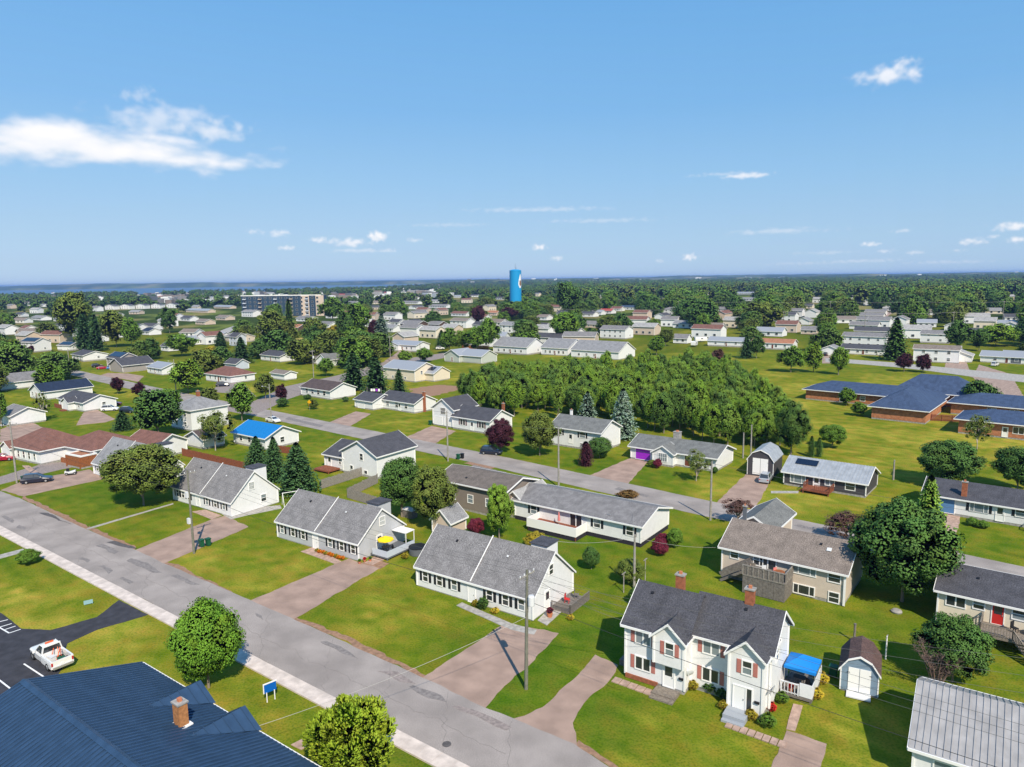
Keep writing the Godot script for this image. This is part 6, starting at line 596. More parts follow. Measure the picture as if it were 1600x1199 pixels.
const FAR_HOUSES := [[154.9,-1236.6,16.0,6,1,-0.66],[-111.3,-1508.1,15.3,5,0,-0.35],[-588.9,-858.5,11.5,1,1,-0.35],[-641.2,-965.6,14.5,6,1,-0.35],[-463.5,-1235.4,11.0,0,3,0.91],[-91.6,-699.6,18.5,0,2,0.91],[-622.7,-2122.0,11.1,5,0,-0.66],[-190.3,-461.1,14.8,5,3,-0.52],[-425.5,-703.8,17.2,2,2,-0.66],[-623.7,-2356.1,14.3,0,1,-0.66],[-9.9,-565.2,12.5,4,1,-0.66],[-60.3,-404.3,11.0,6,4,0.91],[378.5,-535.8,11.3,1,1,-0.52],[-277.8,-1155.4,11.6,0,1,-0.35],[236.8,-1358.1,17.7,1,3,-0.66],[118.4,-642.2,14.1,3,4,-0.66],[-184.3,-1687.4,11.3,2,1,-0.52],[38.6,-450.9,13.2,1,0,-0.66],[119.1,-530.7,12.1,0,0,-0.52],[285.8,-488.6,11.2,5,0,-0.52],[-813.1,-1332.3,12.1,0,0,-0.52],[34.5,-517.9,16.9,5,1,0.91],[-123.0,-587.5,18.2,6,3,-0.66],[-111.6,-673.2,15.9,0,0,-0.66],[279.0,-395.8,14.1,5,4,-0.52],[-39.5,-472.2,11.7,6,4,-0.66],[-311.2,-457.9,11.9,6,4,-0.52],[-728.5,-1740.7,18.2,5,3,-0.52],[-510.9,-1628.5,14.6,2,1,-0.52],[126.1,-512.4,16.0,2,0,-0.66],[134.1,-628.7,14.2,1,0,0.91],[-673.9,-1825.3,11.4,5,0,-0.52],[-449.0,-812.1,16.1,2,0,-0.66],[-1294.7,-2867.1,14.8,5,0,-0.66],[23.5,-409.2,19.0,1,3,-0.66],[-272.2,-463.6,16.8,1,3,-0.52],[-237.1,-1074.9,18.9,0,0,-0.66],[-363.3,-999.7,11.7,2,4,0.91],[-823.1,-1260.3,14.4,2,3,-0.66],[-16.2,-393.6,18.2,4,3,-0.52],[261.9,-403.1,13.4,1,4,-0.35],[-827.5,-1184.1,15.3,0,4,-0.52],[-1122.1,-1959.1,14.7,6,3,0.91],[56.4,-1524.7,14.4,0,2,-0.66],[86.9,-456.3,15.3,6,4,-0.66],[19.6,-454.8,15.9,6,1,-0.66],[-317.6,-703.9,18.1,1,1,-0.66],[-79.2,-577.9,11.1,1,4,0.91],[52.2,-699.6,12.2,1,0,-0.66],[220.6,-1471.4,13.6,0,3,-0.35],[410.6,-947.6,17.2,6,3,-0.66],[229.1,-404.4,17.1,6,1,-0.52],[-185.8,-1417.5,11.6,4,3,-0.66],[138.5,-481.8,11.2,4,0,-0.66],[-332.8,-969.9,11.4,1,3,-0.66],[37.9,-387.2,17.5,0,4,-0.35],[-74.7,-758.2,13.3,3,4,0.91],[-217.9,-1155.0,16.2,4,2,0.91],[-306.5,-537.7,18.3,1,1,-0.35],[-272.0,-501.1,13.9,1,0,0.91],[-70.3,-1147.3,15.7,3,2,-0.35],[-465.8,-888.3,15.0,2,4,-0.35],[-721.5,-1510.4,18.9,3,3,0.91],[-124.4,-1180.3,17.5,2,1,-0.35],[-178.7,-725.2,17.0,1,3,0.91],[50.6,-799.9,17.5,3,2,-0.66],[-1032.1,-1728.3,11.7,2,3,0.91],[182.6,-611.5,18.3,3,4,0.91],[310.9,-465.8,11.7,6,2,-0.66],[-178.4,-928.2,14.1,1,4,0.91],[261.2,-617.2,12.4,6,3,0.91],[-358.0,-527.7,14.4,4,4,0.91],[-291.9,-578.0,16.2,1,1,-0.52],[161.0,-510.4,14.3,6,2,-0.66],[337.7,-517.5,16.7,6,0,-0.52],[-21.1,-533.3,13.4,1,1,-0.66],[-133.6,-673.2,15.8,3,4,-0.35],[-160.8,-721.9,18.7,3,1,-0.52],[-294.7,-460.0,17.4,3,4,-0.35],[-50.5,-455.1,14.3,6,2,-0.66],[-386.1,-545.3,17.8,6,1,-0.66],[387.2,-1405.5,15.0,0,1,-0.52],[-241.7,-933.4,15.5,3,0,0.91],[253.5,-488.6,13.3,0,3,-0.66],[215.3,-423.3,18.2,1,2,-0.52],[286.7,-459.3,17.0,4,0,0.91],[-465.3,-1059.6,11.9,2,2,-0.35],[-25.1,-601.1,14.6,3,0,-0.66],[-66.0,-477.8,15.7,0,0,-0.66],[-10.1,-426.0,16.0,5,3,-0.35],[219.1,-530.4,11.1,2,1,0.91],[-385.1,-1359.5,15.9,4,1,-0.35],[493.8,-1036.2,12.6,0,1,-0.66],[-25.3,-844.3,13.7,0,2,0.91],[-78.4,-1550.6,18.8,1,1,-0.35],[296.3,-421.6,12.0,6,0,0.91],[-337.7,-714.3,17.5,3,0,-0.52],[-194.0,-426.1,18.5,5,1,0.91],[158.2,-432.1,15.9,5,0,-0.66],[128.0,-1280.7,13.1,4,2,-0.66],[322.1,-1594.8,12.2,3,4,-0.66],[95.2,-537.2,17.0,3,3,-0.52],[-514.5,-849.7,12.0,4,4,-0.52],[-2157.0,-3376.9,13.5,3,1,-0.52],[538.9,-1002.0,11.5,2,2,-0.52],[-488.5,-712.7,16.6,4,1,-0.35],[326.8,-790.6,15.7,1,2,-0.66],[88.2,-1265.7,18.9,0,4,-0.52],[252.4,-541.3,17.0,4,1,-0.35],[179.3,-459.8,12.9,3,4,-0.66],[-182.7,-431.5,11.4,3,1,0.91],[561.5,-1324.9,15.3,6,1,-0.35],[-299.5,-621.4,17.6,6,3,-0.66],[-302.1,-573.2,15.8,1,1,-0.52],[-697.3,-1759.9,15.7,0,2,-0.35],[119.9,-430.6,18.1,3,3,-0.66],[-86.4,-513.9,12.7,2,1,-0.66],[-382.7,-609.5,17.2,1,1,-0.66],[-907.0,-1340.6,14.1,0,3,0.91],[-19.4,-1316.1,15.1,1,0,-0.66],[-122.6,-924.2,17.9,1,0,0.91],[-316.0,-513.6,15.5,2,0,0.91],[-583.1,-1006.9,14.1,0,3,-0.52],[427.0,-851.3,12.0,0,3,0.91],[-564.2,-896.2,15.7,3,2,0.91],[478.3,-721.5,13.2,3,2,-0.52],[-1001.0,-2685.1,15.4,3,0,-0.66],[272.7,-497.7,13.1,0,0,0.91],[-95.4,-779.4,13.8,3,4,-0.52],[-222.6,-495.3,12.6,4,1,-0.35],[429.6,-637.2,18.4,2,2,-0.52],[-93.6,-585.6,12.1,1,0,-0.66],[234.6,-1100.1,14.3,1,4,-0.52],[-307.4,-963.8,13.6,0,3,-0.66],[664.6,-941.8,14.3,6,4,-0.52]]
const CLOUDS := [[-0.4665,0.1561,0.177,0.0283,1.0,1],[-0.5417,0.1636,0.177,0.0372,0.95,2],[-0.4391,0.1943,0.0796,0.023,0.5,3],[-0.3819,0.1872,0.0531,0.0177,0.5,4],[-0.4612,0.2209,0.0265,0.0124,0.3,5],[-0.691,0.1478,0.1593,0.0265,0.8,6],[0.4694,0.2295,0.046,0.0159,0.8,7],[0.4893,0.2432,0.0159,0.0062,0.5,8],[0.3146,0.1282,0.0389,0.0053,0.75,9],[0.2842,0.1322,0.0531,0.0027,0.3,10],[-0.3405,0.0662,0.0106,0.0044,0.5,11],[-0.3099,0.0632,0.0212,0.0062,0.65,12],[-0.2997,0.0451,0.015,0.0035,0.7,13],[-0.2566,0.0559,0.0159,0.0053,0.7,14],[-0.2167,0.0517,0.0319,0.0088,0.75,15],[-0.1824,0.0592,0.0168,0.0097,1.0,16],[-0.207,0.0414,0.0442,0.0035,0.4,17],[-0.1668,0.0412,0.0115,0.0035,0.6,18],[-0.1317,0.0547,0.0142,0.0035,0.5,19],[0.0407,0.0432,0.0124,0.0053,0.85,20],[0.0645,0.028,0.0106,0.0044,0.6,21],[0.2443,0.0257,0.0115,0.0062,0.9,22],[0.2038,0.0222,0.008,0.0027,0.4,23],[0.4627,0.037,0.0133,0.0035,0.8,24],[0.5696,0.0361,0.0177,0.0053,0.8,25],[0.6065,0.051,0.023,0.0071,0.85,26],[0.6135,0.0365,0.0142,0.0053,0.8,27],[0.4966,0.0518,0.0133,0.0027,0.4,28],[0.4808,0.0279,0.0124,0.0027,0.5,29],[0.5118,0.0254,0.0124,0.0027,0.45,30],[0.5891,0.0411,0.008,0.0027,0.5,31],[0.5544,0.0263,0.0106,0.0018,0.4,32],[0.0385,0.094,0.115,0.0044,0.3,33],[0.3579,0.0565,0.0796,0.0053,0.3,34],[0.1258,0.0777,0.0973,0.0044,0.22,35],[0.4566,0.0168,0.0531,0.0027,0.3,36],[0.4122,0.0283,0.0442,0.0027,0.25,37],[0.5456,0.0132,0.0531,0.0027,0.25,38],[-0.0849,0.0749,0.0708,0.0035,0.2,39],[0.3826,0.0153,0.0619,0.0018,0.25,40]]
const FIELDS := [["field_gold",[-123.5,-387.0,-141.9,-457.6,-132.7,-476.7,-113.5,-468.0,-94.1,-439.9,-95.8,-401.6,-108.0,-374.3]],["soil_red",[-34.5,-236.6,-26.7,-244.6,-18.6,-242.4,-17.8,-232.3,-25.8,-220.0,-30.4,-221.6]]]
const CRACKS := [[-78.4,-113.16,-70.42,-98.23],[-61.11,-99.68,-57.18,-88.25],[-47.58,-89.4,-43.36,-78.22],[-36.61,-81.31,-32.76,-70.14],[-27.32,-74.35,-24.9,-64.21],[-18.58,-67.74,-17.18,-58.62],[-11.89,-62.72,-10.96,-54.04],[-6.03,-58.15,-5.82,-50.08],[-0.39,-53.8,-0.86,-46.21],[-80.88,-110.66,-42.89,-81.52],[-42.89,-81.52,-20.15,-64.09],[-20.15,-64.09,-0.89,-49.68]]
const PARKING_LINES := [[-47.4,-63.87,-43.85,-61.45],[-47.84,-61.12,-45.73,-59.62],[-56.21,-72.08,-53.13,-70.04],[-53.13,-70.04,-52.47,-70.85],[-54.17,-70.76,-53.52,-71.58],[-55.13,-71.34,-54.34,-72.17],[-56.28,-72.37,-55.39,-73.08]]
const APARTMENT := Vector3(-250.9, 0, -779.9)


# ---------------------------------------------------------------- plants
# Every crown fills the box x, z in -0.5..0.5 and y in 0..1 and is scaled to the tree.
func leaf(b: MB, p: Vector3, nrm: Vector3, along: Vector3, l: float, w: float, shade: Vector3, soft: Vector3) -> void:
	var t := (along - nrm * along.dot(nrm)).normalized()
	var s := nrm.cross(t)
	var q := [p - t * l * .5, p + s * w * .5 + nrm * l * .08, p + t * l * .5, p - s * w * .5 + nrm * l * .08]
	var nn := (nrm * .75 + soft * .5).normalized()
	for j in [0, 1, 2, 0, 2, 3]:
		b.v.append(q[j]); b.n.append(nn); b.c.append(Color(shade.x, shade.y, shade.z))

func ball(b: MB, p: Vector3, r: Vector3, col: Vector3, rings := 4, segs := 7) -> void:
	for i in rings:
		for k in segs:
			var q := []
			for s in [[i, k], [i, k + 1], [i + 1, k + 1], [i + 1, k]]:
				var a: float = PI * s[0] / rings
				var g: float = TAU * s[1] / segs
				var d := Vector3(sin(a) * cos(g), cos(a), sin(a) * sin(g))
				q.append([p + d * r, d])
			for j in [0, 1, 2, 0, 2, 3]:
				b.v.append(q[j][0]); b.n.append(q[j][1]); b.c.append(Color(col.x, col.y, col.z))

func tint(r: RandomNumberGenerator, amount: float) -> Vector3:
	var k := 1.0 + r.randf_range(-amount, amount)
	return Vector3(k * (1 + r.randf_range(-.12, .22)), k, k * (1 + r.randf_range(-.2, .2)))

# broadleaf crown: clumps spread over an uneven dome, each with leaf sprays of its own
func crown_broad(sd: int, clumps: int, leaves: int, size: float, low := .0, wild := .14, spiky := 0.0, core := .78, taper := .25) -> ArrayMesh:
	var key := "broad%d_%d_%d_%f_%f_%f_%f" % [sd, clumps, leaves, size, low, wild, spiky]
	if shapes.has(key): return shapes[key]
	var r := RandomNumberGenerator.new()
	r.seed = sd * 77 + 5
	var b := MB.new()
	if core > .6: ball(b, Vector3(0, .5, 0), Vector3(.28, .31, .28), Vector3.ONE * .85, 5, 8)
	for i in clumps:
		var t := (i + .5) / clumps
		var y := 1.0 - 2.0 * t
		var g := i * 2.39996 + r.randf() * .5
		var rr := sqrt(1 - y * y)
		var d := Vector3(cos(g) * rr, y, sin(g) * rr)
		var reach := .37 + r.randf_range(-wild, wild * .45)
		var p := Vector3(d.x * reach, .5 + d.y * (reach + .015), d.z * reach)
		if d.y < -.2: p.y += low
		if d.y > .3:
			p.x *= 1.0 - taper * d.y
			p.z *= 1.0 - taper * d.y
		var cr := r.randf_range(.07, .155) * (1.0 if clumps > 30 else 1.3)
		var col := tint(r, .2)
		ball(b, p, Vector3(cr, cr * .85, cr) * core, col * .92, 3, 6)
		for k in leaves:
			var e := Vector3(r.randfn(), r.randfn(), r.randfn()).normalized()
			if e.dot(d) < -.35: e = -e
			var q := p + e * Vector3(cr, cr * .9, cr) * r.randf_range(.72, 1.14)
			var nn := (e + Vector3(r.randfn(), r.randfn() + .35, r.randfn()) * .55).normalized()
			var al := Vector3(r.randfn(), r.randfn(), r.randfn())
			if spiky > 0: al = (e + Vector3.UP * .8).normalized() + al * .25
			var lc := col * (1 + r.randf_range(-.16, .16))
			if spiky > 0: nn = nn.cross(al).normalized()
			leaf(b, q, nn, al, size * r.randf_range(.7, 1.3) * (1 + spiky), size * r.randf_range(.6, 1.0), lc, (e * .5 + d * .5).normalized())
	var m := b.mesh()
	shapes[key] = m
	return m

func crown_spruce(sd: int, tiers: int, per: int, fat := 1.0, round_top := false) -> ArrayMesh:
	var key := "spruce%d_%d_%d_%f" % [sd, tiers, per, fat]
	if shapes.has(key): return shapes[key]
	var r := RandomNumberGenerator.new()
	r.seed = sd * 131 + 9
	var b := MB.new()
	var prof := func(t: float) -> float: return .5 * (pow(1.0 - t, .68) if not round_top else sqrt(maxf(0.0, 1.0 - pow(t, 2.6))) * (.75 + .25 * minf(1.0, t * 5)))
	for i in 10:
		var t0 := i / 10.0
		ball(b, Vector3(0, t0 + .05, 0), Vector3(prof.call(t0) * .62, .075, prof.call(t0) * .62), Vector3.ONE * .9, 3, 8)
	for i in tiers:
		var t := float(i) / tiers
		var ring: float = prof.call(t)
		var n := maxi(4, int(per * (.35 + ring * 1.6)))
		for k in n:
			var g := TAU * (k + r.randf()) / n + i * .7
			var reach := ring * r.randf_range(.7, 1.08) * fat
			var d := Vector3(cos(g), 0, sin(g))
			var col := tint(r, .18)
			var steps := 5
			for s in steps:
				var f := (s + .6) / steps
				if f < .3: continue
				var p := d * reach * f + Vector3(0, t + .012 - .05 * f * f + r.randf_range(-.008, .008), 0)
				for side in [-1, 1]:
					var al: Vector3 = (d * .8 + Vector3(-d.z, 0, d.x) * side * .7 + Vector3(0, -.25, 0)).normalized()
					leaf(b, p + al * .02, (Vector3.UP + Vector3(r.randfn(), 0, r.randfn()) * .35).normalized(), al, .085 * (1.15 - f * .4), .04, col * (1 + r.randf_range(-.15, .15)), (d * .8 + Vector3(0, .45, 0)).normalized())
	var m := b.mesh()
	shapes[key] = m
	return m

func trunk_mesh(sd: int, limbs: int) -> ArrayMesh:
	var key := "trunk%d_%d" % [sd, limbs]
	if shapes.has(key): return shapes[key]
	var r := RandomNumberGenerator.new()
	r.seed = sd
	var b := MB.new()
	b.tube(PackedVector3Array([Vector3(0, -.05, 0), Vector3(.02, .12, 0), Vector3(0, .4, .03), Vector3(-.02, .9, 0)]), PackedFloat32Array([.5, .36, .28, .08]), 8)
	for i in limbs:
		var g := TAU * i / limbs + r.randf()
		var y := r.randf_range(.3, .6)
		b.tube(PackedVector3Array([Vector3(0, y - .05, 0), Vector3(cos(g) * 2.6, y + .12, sin(g) * 2.6), Vector3(cos(g) * 4.6, y + .26, sin(g) * 4.6)]), PackedFloat32Array([.17, .11, .04]), 5)
	var m := b.mesh()
	shapes[key] = m
	return m

# kind: [crown mesh maker, leaf, clear trunk share, bark]
func crown_of(kind: String, near: int, sd: int) -> ArrayMesh:
	var big: int = [12, 30, 60][near]
	var lv: int = [26, 75, 230][near]
	var sz: float = [.085, .046, .0265][near]
	match kind:
		"broad": return crown_broad(sd, big, lv, sz)
		"round": return crown_broad(sd + 20, big + 10 * near, lv, sz, .05, .06)
		"loose": return crown_broad(sd + 40, int(big * .8), int(lv * .6), sz, 0.0, .24, 0.0, .45)
		"pine": return crown_broad(sd + 60, big + 24, lv + 50, sz * .62, .02, .17, 0.0, .7, .5)
		"feather": return crown_broad(sd + 80, 90, 190, .025, .1, .15, .9)
		"shrub": return crown_broad(sd + 100, big, lv, sz, .1, .1)
		"spruce": return crown_spruce(sd, [11, 20, 26][near], [7, 15, 22][near])
		"column": return crown_spruce(sd + 5, [12, 18, 24][near], [6, 14, 20][near], 1.0, true)
	return crown_broad(sd, big, lv, sz)

const BARE := {"broad": .16, "round": .06, "loose": .24, "pine": .14, "feather": .04, "shrub": .0, "spruce": .06, "column": .02}

func tree(kind: String, lf: String, at: Vector3, tall: float, wide: float, near: int, sd: int, called: String, label: String, category: String, group := "") -> Node3D:
	var t := thing(called, label, category, at, (sd * 37 % 628) / 100.0, group)
	var clear: float = BARE[kind]
	if kind != "shrub":
		var tr := put(trunk_mesh(sd % 4, 5 if kind in ["broad", "loose", "round"] else 0), "trunk", "bark_pale" if kind == "loose" else "bark", t)
		var rad := clampf(tall * .034, .08, .45)
		tr.scale = Vector3(rad, tall * .8, rad)
	var c := put(crown_of(kind, near, sd % (3 if near else 4)), "crown" if kind != "shrub" else "foliage", lf, t)
	c.position.y = tall * clear
	c.scale = Vector3(wide, tall * (1 - clear), wide)
	return t

func bare_shrub(at: Vector3, tall: float, wide: float, label: String) -> void:
	var t := thing("bare_shrub", label, "shrub", at)
	var r := RandomNumberGenerator.new()
	r.seed = 41
	for i in 26:
		var b := MB.new()
		var g := TAU * i / 26.0 + r.randf() * .3
		var out := r.randf_range(.15, .5) * wide
		var top := Vector3(cos(g) * out, tall * r.randf_range(.65, 1.0), sin(g) * out)
		var mid := top * .5 + Vector3(0, tall * .12, 0)
		b.tube(PackedVector3Array([Vector3(cos(g) * .15, -.05, sin(g) * .15), mid, top]), PackedFloat32Array([.05, .035, .012]), 5)
		for k in 26:
			var f := r.randf_range(.3, 1.0)
			var p := mid.lerp(top, f) if f > .5 else (mid * f * 2)
			var d := Vector3(r.randfn(), absf(r.randfn()) + .2, r.randfn()).normalized() * r.randf_range(.25, .65)
			b.tube(PackedVector3Array([p, p + d]), PackedFloat32Array([.022, .008]), 3)
		part(b, "branch", "twig", t)

func flowers(called: String, at: Vector3, wide: float, tall: float, lf: String, label: String, category := "plant") -> void:
	var t := thing(called, label, category, at)
	var c := put(crown_of("shrub", 1, 1), "foliage", lf, t)
	c.scale = Vector3(wide, tall, wide)


# ---------------------------------------------------------------- houses
# A face of a volume: "f" +z, "b" -z, "r" +x, "l" -x; u runs left to right as one looks at it.
func face(vol: Array, side: String) -> Transform3D:
	var c := Vector3(vol[0], 0, vol[1])
	match side:
		"f": return Transform3D(Basis(), c + Vector3(0, 0, vol[3] / 2))
		"b": return Transform3D(Basis(Vector3.UP, PI), c - Vector3(0, 0, vol[3] / 2))
		"r": return Transform3D(Basis(Vector3.UP, PI / 2), c + Vector3(vol[2] / 2, 0, 0))
	return Transform3D(Basis(Vector3.UP, -PI / 2), c - Vector3(vol[2] / 2, 0, 0))

func ring(b: MB, w: float, h: float, t: float, z0: float, z1: float) -> void:
	var zc := (z0 + z1) / 2
	var d := z1 - z0
	b.box(Vector3(0, h / 2 + t / 2, zc), Vector3(w + 2 * t, t, d))
	b.box(Vector3(0, -h / 2 - t / 2, zc), Vector3(w + 2 * t, t, d))
	b.box(Vector3(-w / 2 - t / 2, 0, zc), Vector3(t, h, d))
	b.box(Vector3(w / 2 + t / 2, 0, zc), Vector3(t, h, d))

func shape(key: String, make: Callable) -> Mesh:
	if not shapes.has(key):
		var b := MB.new()
		make.call(b)
		shapes[key] = b.mesh()
	return shapes[key]

func window_bars(b: MB, kind: String, w: float, h: float) -> void:
	ring(b, w, h, .1, -.02, .075)
	match kind:
		"w", "s": b.box(Vector3(0, 0, .03), Vector3(w, .06, .06))
		"c": b.box(Vector3(0, 0, .035), Vector3(.13, h, .06))
		"p":
			for s in [-1, 1]: b.box(Vector3(s * w * .27, 0, .035), Vector3(.08, h, .06))
		"m":
			b.box(Vector3(0, 0, .03), Vector3(w, .05, .05))
			for s in [-1, 0, 1]: b.box(Vector3(s * w * .25, 0, .03), Vector3(.05, h, .05))

func louvres(b: MB, h: float) -> void:
	b.box(Vector3(0, 0, .02), Vector3(.36, h + .1, .04))
	for k in 8: b.box(Vector3(0, -h / 2 + (k + .5) * h / 8, .045), Vector3(.26, h / 16, .02))

func opening(root: Node3D, where: Transform3D, kind: String, w: float, h: float, extra: String) -> void:
	var id := "%s%.2f_%.2f" % [kind, w, h]
	var fr: MeshInstance3D
	if kind in ["d", "g", "o"]:
		var isg := kind == "g"
		fr = put(shape("fr" + id, func(b: MB): ring(b, w, h, .09, -.02, .07)), "garage_door" if isg else "door", "trim", root)
		fr.transform = where
		if isg:
			for k in 4:
				var p := put(shape("gp" + id, func(b: MB): b.box(Vector3(0, 0, .02), Vector3(w, h / 4 - .025, .04))), "panel", extra if extra else "trim", fr)
				p.position.y = -h / 2 + h / 8 + k * h / 4
		else:
			put(shape("dl" + id, func(b: MB): b.box(Vector3(0, 0, .015), Vector3(w, h, .05))), "leaf", extra if extra else "trim", fr)
			if kind == "o":
				put(shape("dg" + id, func(b: MB): b.box(Vector3(0, h * .22, .045), Vector3(w * .7, h * .42, .02))), "pane", "glass", fr)
			put(shape("dk", func(b: MB): b.box(Vector3(0, 0, 0), Vector3(.06, .12, .08))), "handle", "steel", fr).position = Vector3(w * .38, -.05, .06)
		return
	fr = put(shape("wf" + id, func(b: MB): window_bars(b, kind, w, h)), "window", "trim", root)
	fr.transform = where
	var nx: int = {"c": 2, "p": 3}.get(kind, 1)
	var ny: int = {"w": 2, "s": 2}.get(kind, 1)
	for i in nx:
		for j in ny:
			var pn := put(shape("pn%d%d%s" % [nx, ny, id], func(b: MB): b.box(Vector3(0, 0, .008), Vector3(w / nx - .02, h / ny - .02, .016))), "pane", "glass_pale" if extra == "pale" or (int(absf(where.origin.x * 7 + where.origin.y * 3)) + j) % 3 == 0 else "glass", fr)
			pn.position = Vector3(-w / 2 + w / nx * (i + .5), -h / 2 + h / ny * (j + .5), 0)
	if kind == "s" or extra.begins_with("shutter"):
		for s in [-1, 1]:
			var sh := put(shape("sh%.2f" % h, func(b: MB): louvres(b, h)), "shutter", extra if extra.begins_with("shutter") else "shutter_black", root)
			sh.transform = where * Transform3D(Basis(), Vector3(s * (w / 2 + .32), 0, 0))

# vol: [cx, cz, length (x), depth (z), ground to underside y0, eave y, rise, type, overhang, wall, roof]
func volume(root: Node3D, vol: Array, trim := "trim", base := "concrete", base_h := .35) -> void:
	var cx: float = vol[0]; var cz: float = vol[1]; var L: float = vol[2]; var D: float = vol[3]
	var y0: float = vol[4]; var h: float = vol[5]; var r: float = vol[6]; var type: String = vol[7]; var ov: float = vol[8]
	var off := Vector3(cx, 0, cz)
	var b := MB.new()
	if y0 <= 0.0 and base_h > 0.0:
		boxpart("foundation", off + Vector3(0, base_h / 2 - .3, 0), Vector3(L - .06, base_h + .6, D - .06), base, root)
		y0 = base_h
	var W := D if type == "x" else L      # span across the ridge
	var R := L if type == "x" else D      # run along the ridge
	if type in ["x", "z"]:
		var gable := PackedVector2Array([Vector2(-W / 2, y0), Vector2(W / 2, y0), Vector2(W / 2, h), Vector2(0, h + r), Vector2(-W / 2, h)])
		b.sweep(gable, -R / 2, R / 2, type)
		var o := part(b, "wall", vol[9], root)
		o.position = off
		var k := r / (W / 2)
		var th := .15
		var e := W / 2 + ov
		var lo := h - ov * k + .02
		var up := h + r + .02
		b = MB.new()
		b.sweep(PackedVector2Array([Vector2(-e, lo), Vector2(0, up), Vector2(e, lo), Vector2(e, lo + th), Vector2(0, up + th), Vector2(-e, lo + th)]), -R / 2 - ov, R / 2 + ov, type)
		part(b, "roof", vol[10], root).position = off
		for s in [-1, 1]:
			if vol.size() > 11 and vol[11] == s: continue
			b = MB.new()
			b.sweep(PackedVector2Array([Vector2(-e - .03, lo - .06), Vector2(0, up - .06), Vector2(e + .03, lo - .06), Vector2(e + .03, lo + th + .015), Vector2(0, up + th + .03), Vector2(-e - .03, lo + th + .015)]), s * (R / 2 + ov), s * (R / 2 + ov + .05), type)
			part(b, "barge_board", trim, root).position = off
		for s in [-1, 1]:
			b = MB.new()
			if type == "x": b.box(Vector3(0, lo + th / 2 - .03, s * (e + .04)), Vector3(R + 2 * ov, th + .06, .08))
			else: b.box(Vector3(s * (e + .04), lo + th / 2 - .03, 0), Vector3(.08, th + .06, R + 2 * ov))
			part(b, "gutter", trim, root).position = off
		# corner boards
		for s in [[-1, -1], [1, -1], [-1, 1], [1, 1]]:
			var cb := MB.new()
			cb.box(Vector3(s[0] * L / 2, (y0 + h) / 2, s[1] * D / 2), Vector3(.16, h - y0 - .02, .16))
			part(cb, "corner_board", trim, root).position = off
	elif type == "h" or type == "y":     # hipped, ridge along x or z
		b.box(Vector3(0, (y0 + h) / 2, 0), Vector3(L, h - y0, D))
		part(b, "wall", vol[9], root).position = off
		var x := L / 2 + ov
		var z := D / 2 + ov
		var rx := maxf(x - z, 0.02) if type == "h" else 0.02
		var rz := maxf(z - x, 0.02) if type == "y" else 0.02
		b = MB.new()
		var A := Vector3(-x, h + .1, z); var B := Vector3(x, h + .1, z); var C := Vector3(x, h + .1, -z); var E := Vector3(-x, h + .1, -z)
		var P := Vector3(-rx, h + r + .1, rz); var Q := Vector3(rx, h + r + .1, rz); var S := Vector3(rx, h + r + .1, -rz); var T := Vector3(-rx, h + r + .1, -rz)
		b.quad(A, B, Q, P); b.quad(C, E, T, S); b.quad(B, C, S, Q); b.quad(E, A, P, T); b.quad(P, Q, S, T)
		b.quad(E, C, B, A)
		part(b, "roof", vol[10], root).position = off
		for s in [-1, 1]:
			b = MB.new()
			b.box(Vector3(0, h + .01, s * z), Vector3(2 * x + .08, .2, .08))
			part(b, "gutter", trim, root).position = off
			b = MB.new()
			b.box(Vector3(s * x, h + .01, 0), Vector3(.08, .2, 2 * z - .08))
			part(b, "gutter", trim, root).position = off
	else:                                 # flat roof with a parapet
		b.box(Vector3(0, (y0 + h) / 2, 0), Vector3(L, h - y0, D))
		part(b, "wall", vol[9], root).position = off
		boxpart("roof", off + Vector3(0, h + .06, 0), Vector3(L - .5, .12, D - .5), vol[10], root)
		b = MB.new()
		for s in [-1, 1]:
			b.box(Vector3(0, h + .15, s * (D / 2 - .1)), Vector3(L + .1, .3, .3))
			b.box(Vector3(s * (L / 2 - .1), h + .15, 0), Vector3(.3, .3, D - .5))
		part(b, "parapet", trim, root).position = off

func roof_y(vol: Array, x: float, z: float) -> float:
	if vol[7] in ["x", "h"]: return vol[5] + vol[6] * (1 - absf(z - vol[1]) / (vol[3] / 2)) + .22
	return vol[5] + vol[6] * (1 - absf(x - vol[0]) / (vol[2] / 2)) + .22

func chimney(root: Node3D, x: float, z: float, base: float, top: float, w: float, m: String) -> void:
	var b := MB.new()
	b.box(Vector3(x, (base + top) / 2, z), Vector3(w, top - base, w * .8))
	var c := part(b, "chimney", m, root)
	boxpart("cap", Vector3(x, top + .06, z), Vector3(w + .14, .12, w * .8 + .14), "concrete", c)
	boxpart("flue", Vector3(x, top + .24, z), Vector3(w * .35, .25, w * .3), "terracotta", c)

func dish(root: Node3D, p: Vector3, turn: float, r := .45, m := "transformer") -> void:
	var b := MB.new()
	var prof := PackedVector2Array()
	for i in 6: prof.append(Vector2(r * i / 5.0, .28 * r * pow(i / 5.0, 2)))
	b.lathe(prof, 14)
	var o := part(b, "satellite_dish", m, root)
	o.position = p
	o.rotation = Vector3(-1.0, turn, 0)
	var a := MB.new()
	a.bar(Vector3(0, 0, 0), Vector3(0, r * .9, r * .3), .03, .03)
	a.bar(Vector3(0, 0, 0), Vector3(0, -.25, -.15), .05, .05)
	part(a, "arm", "steel", o)

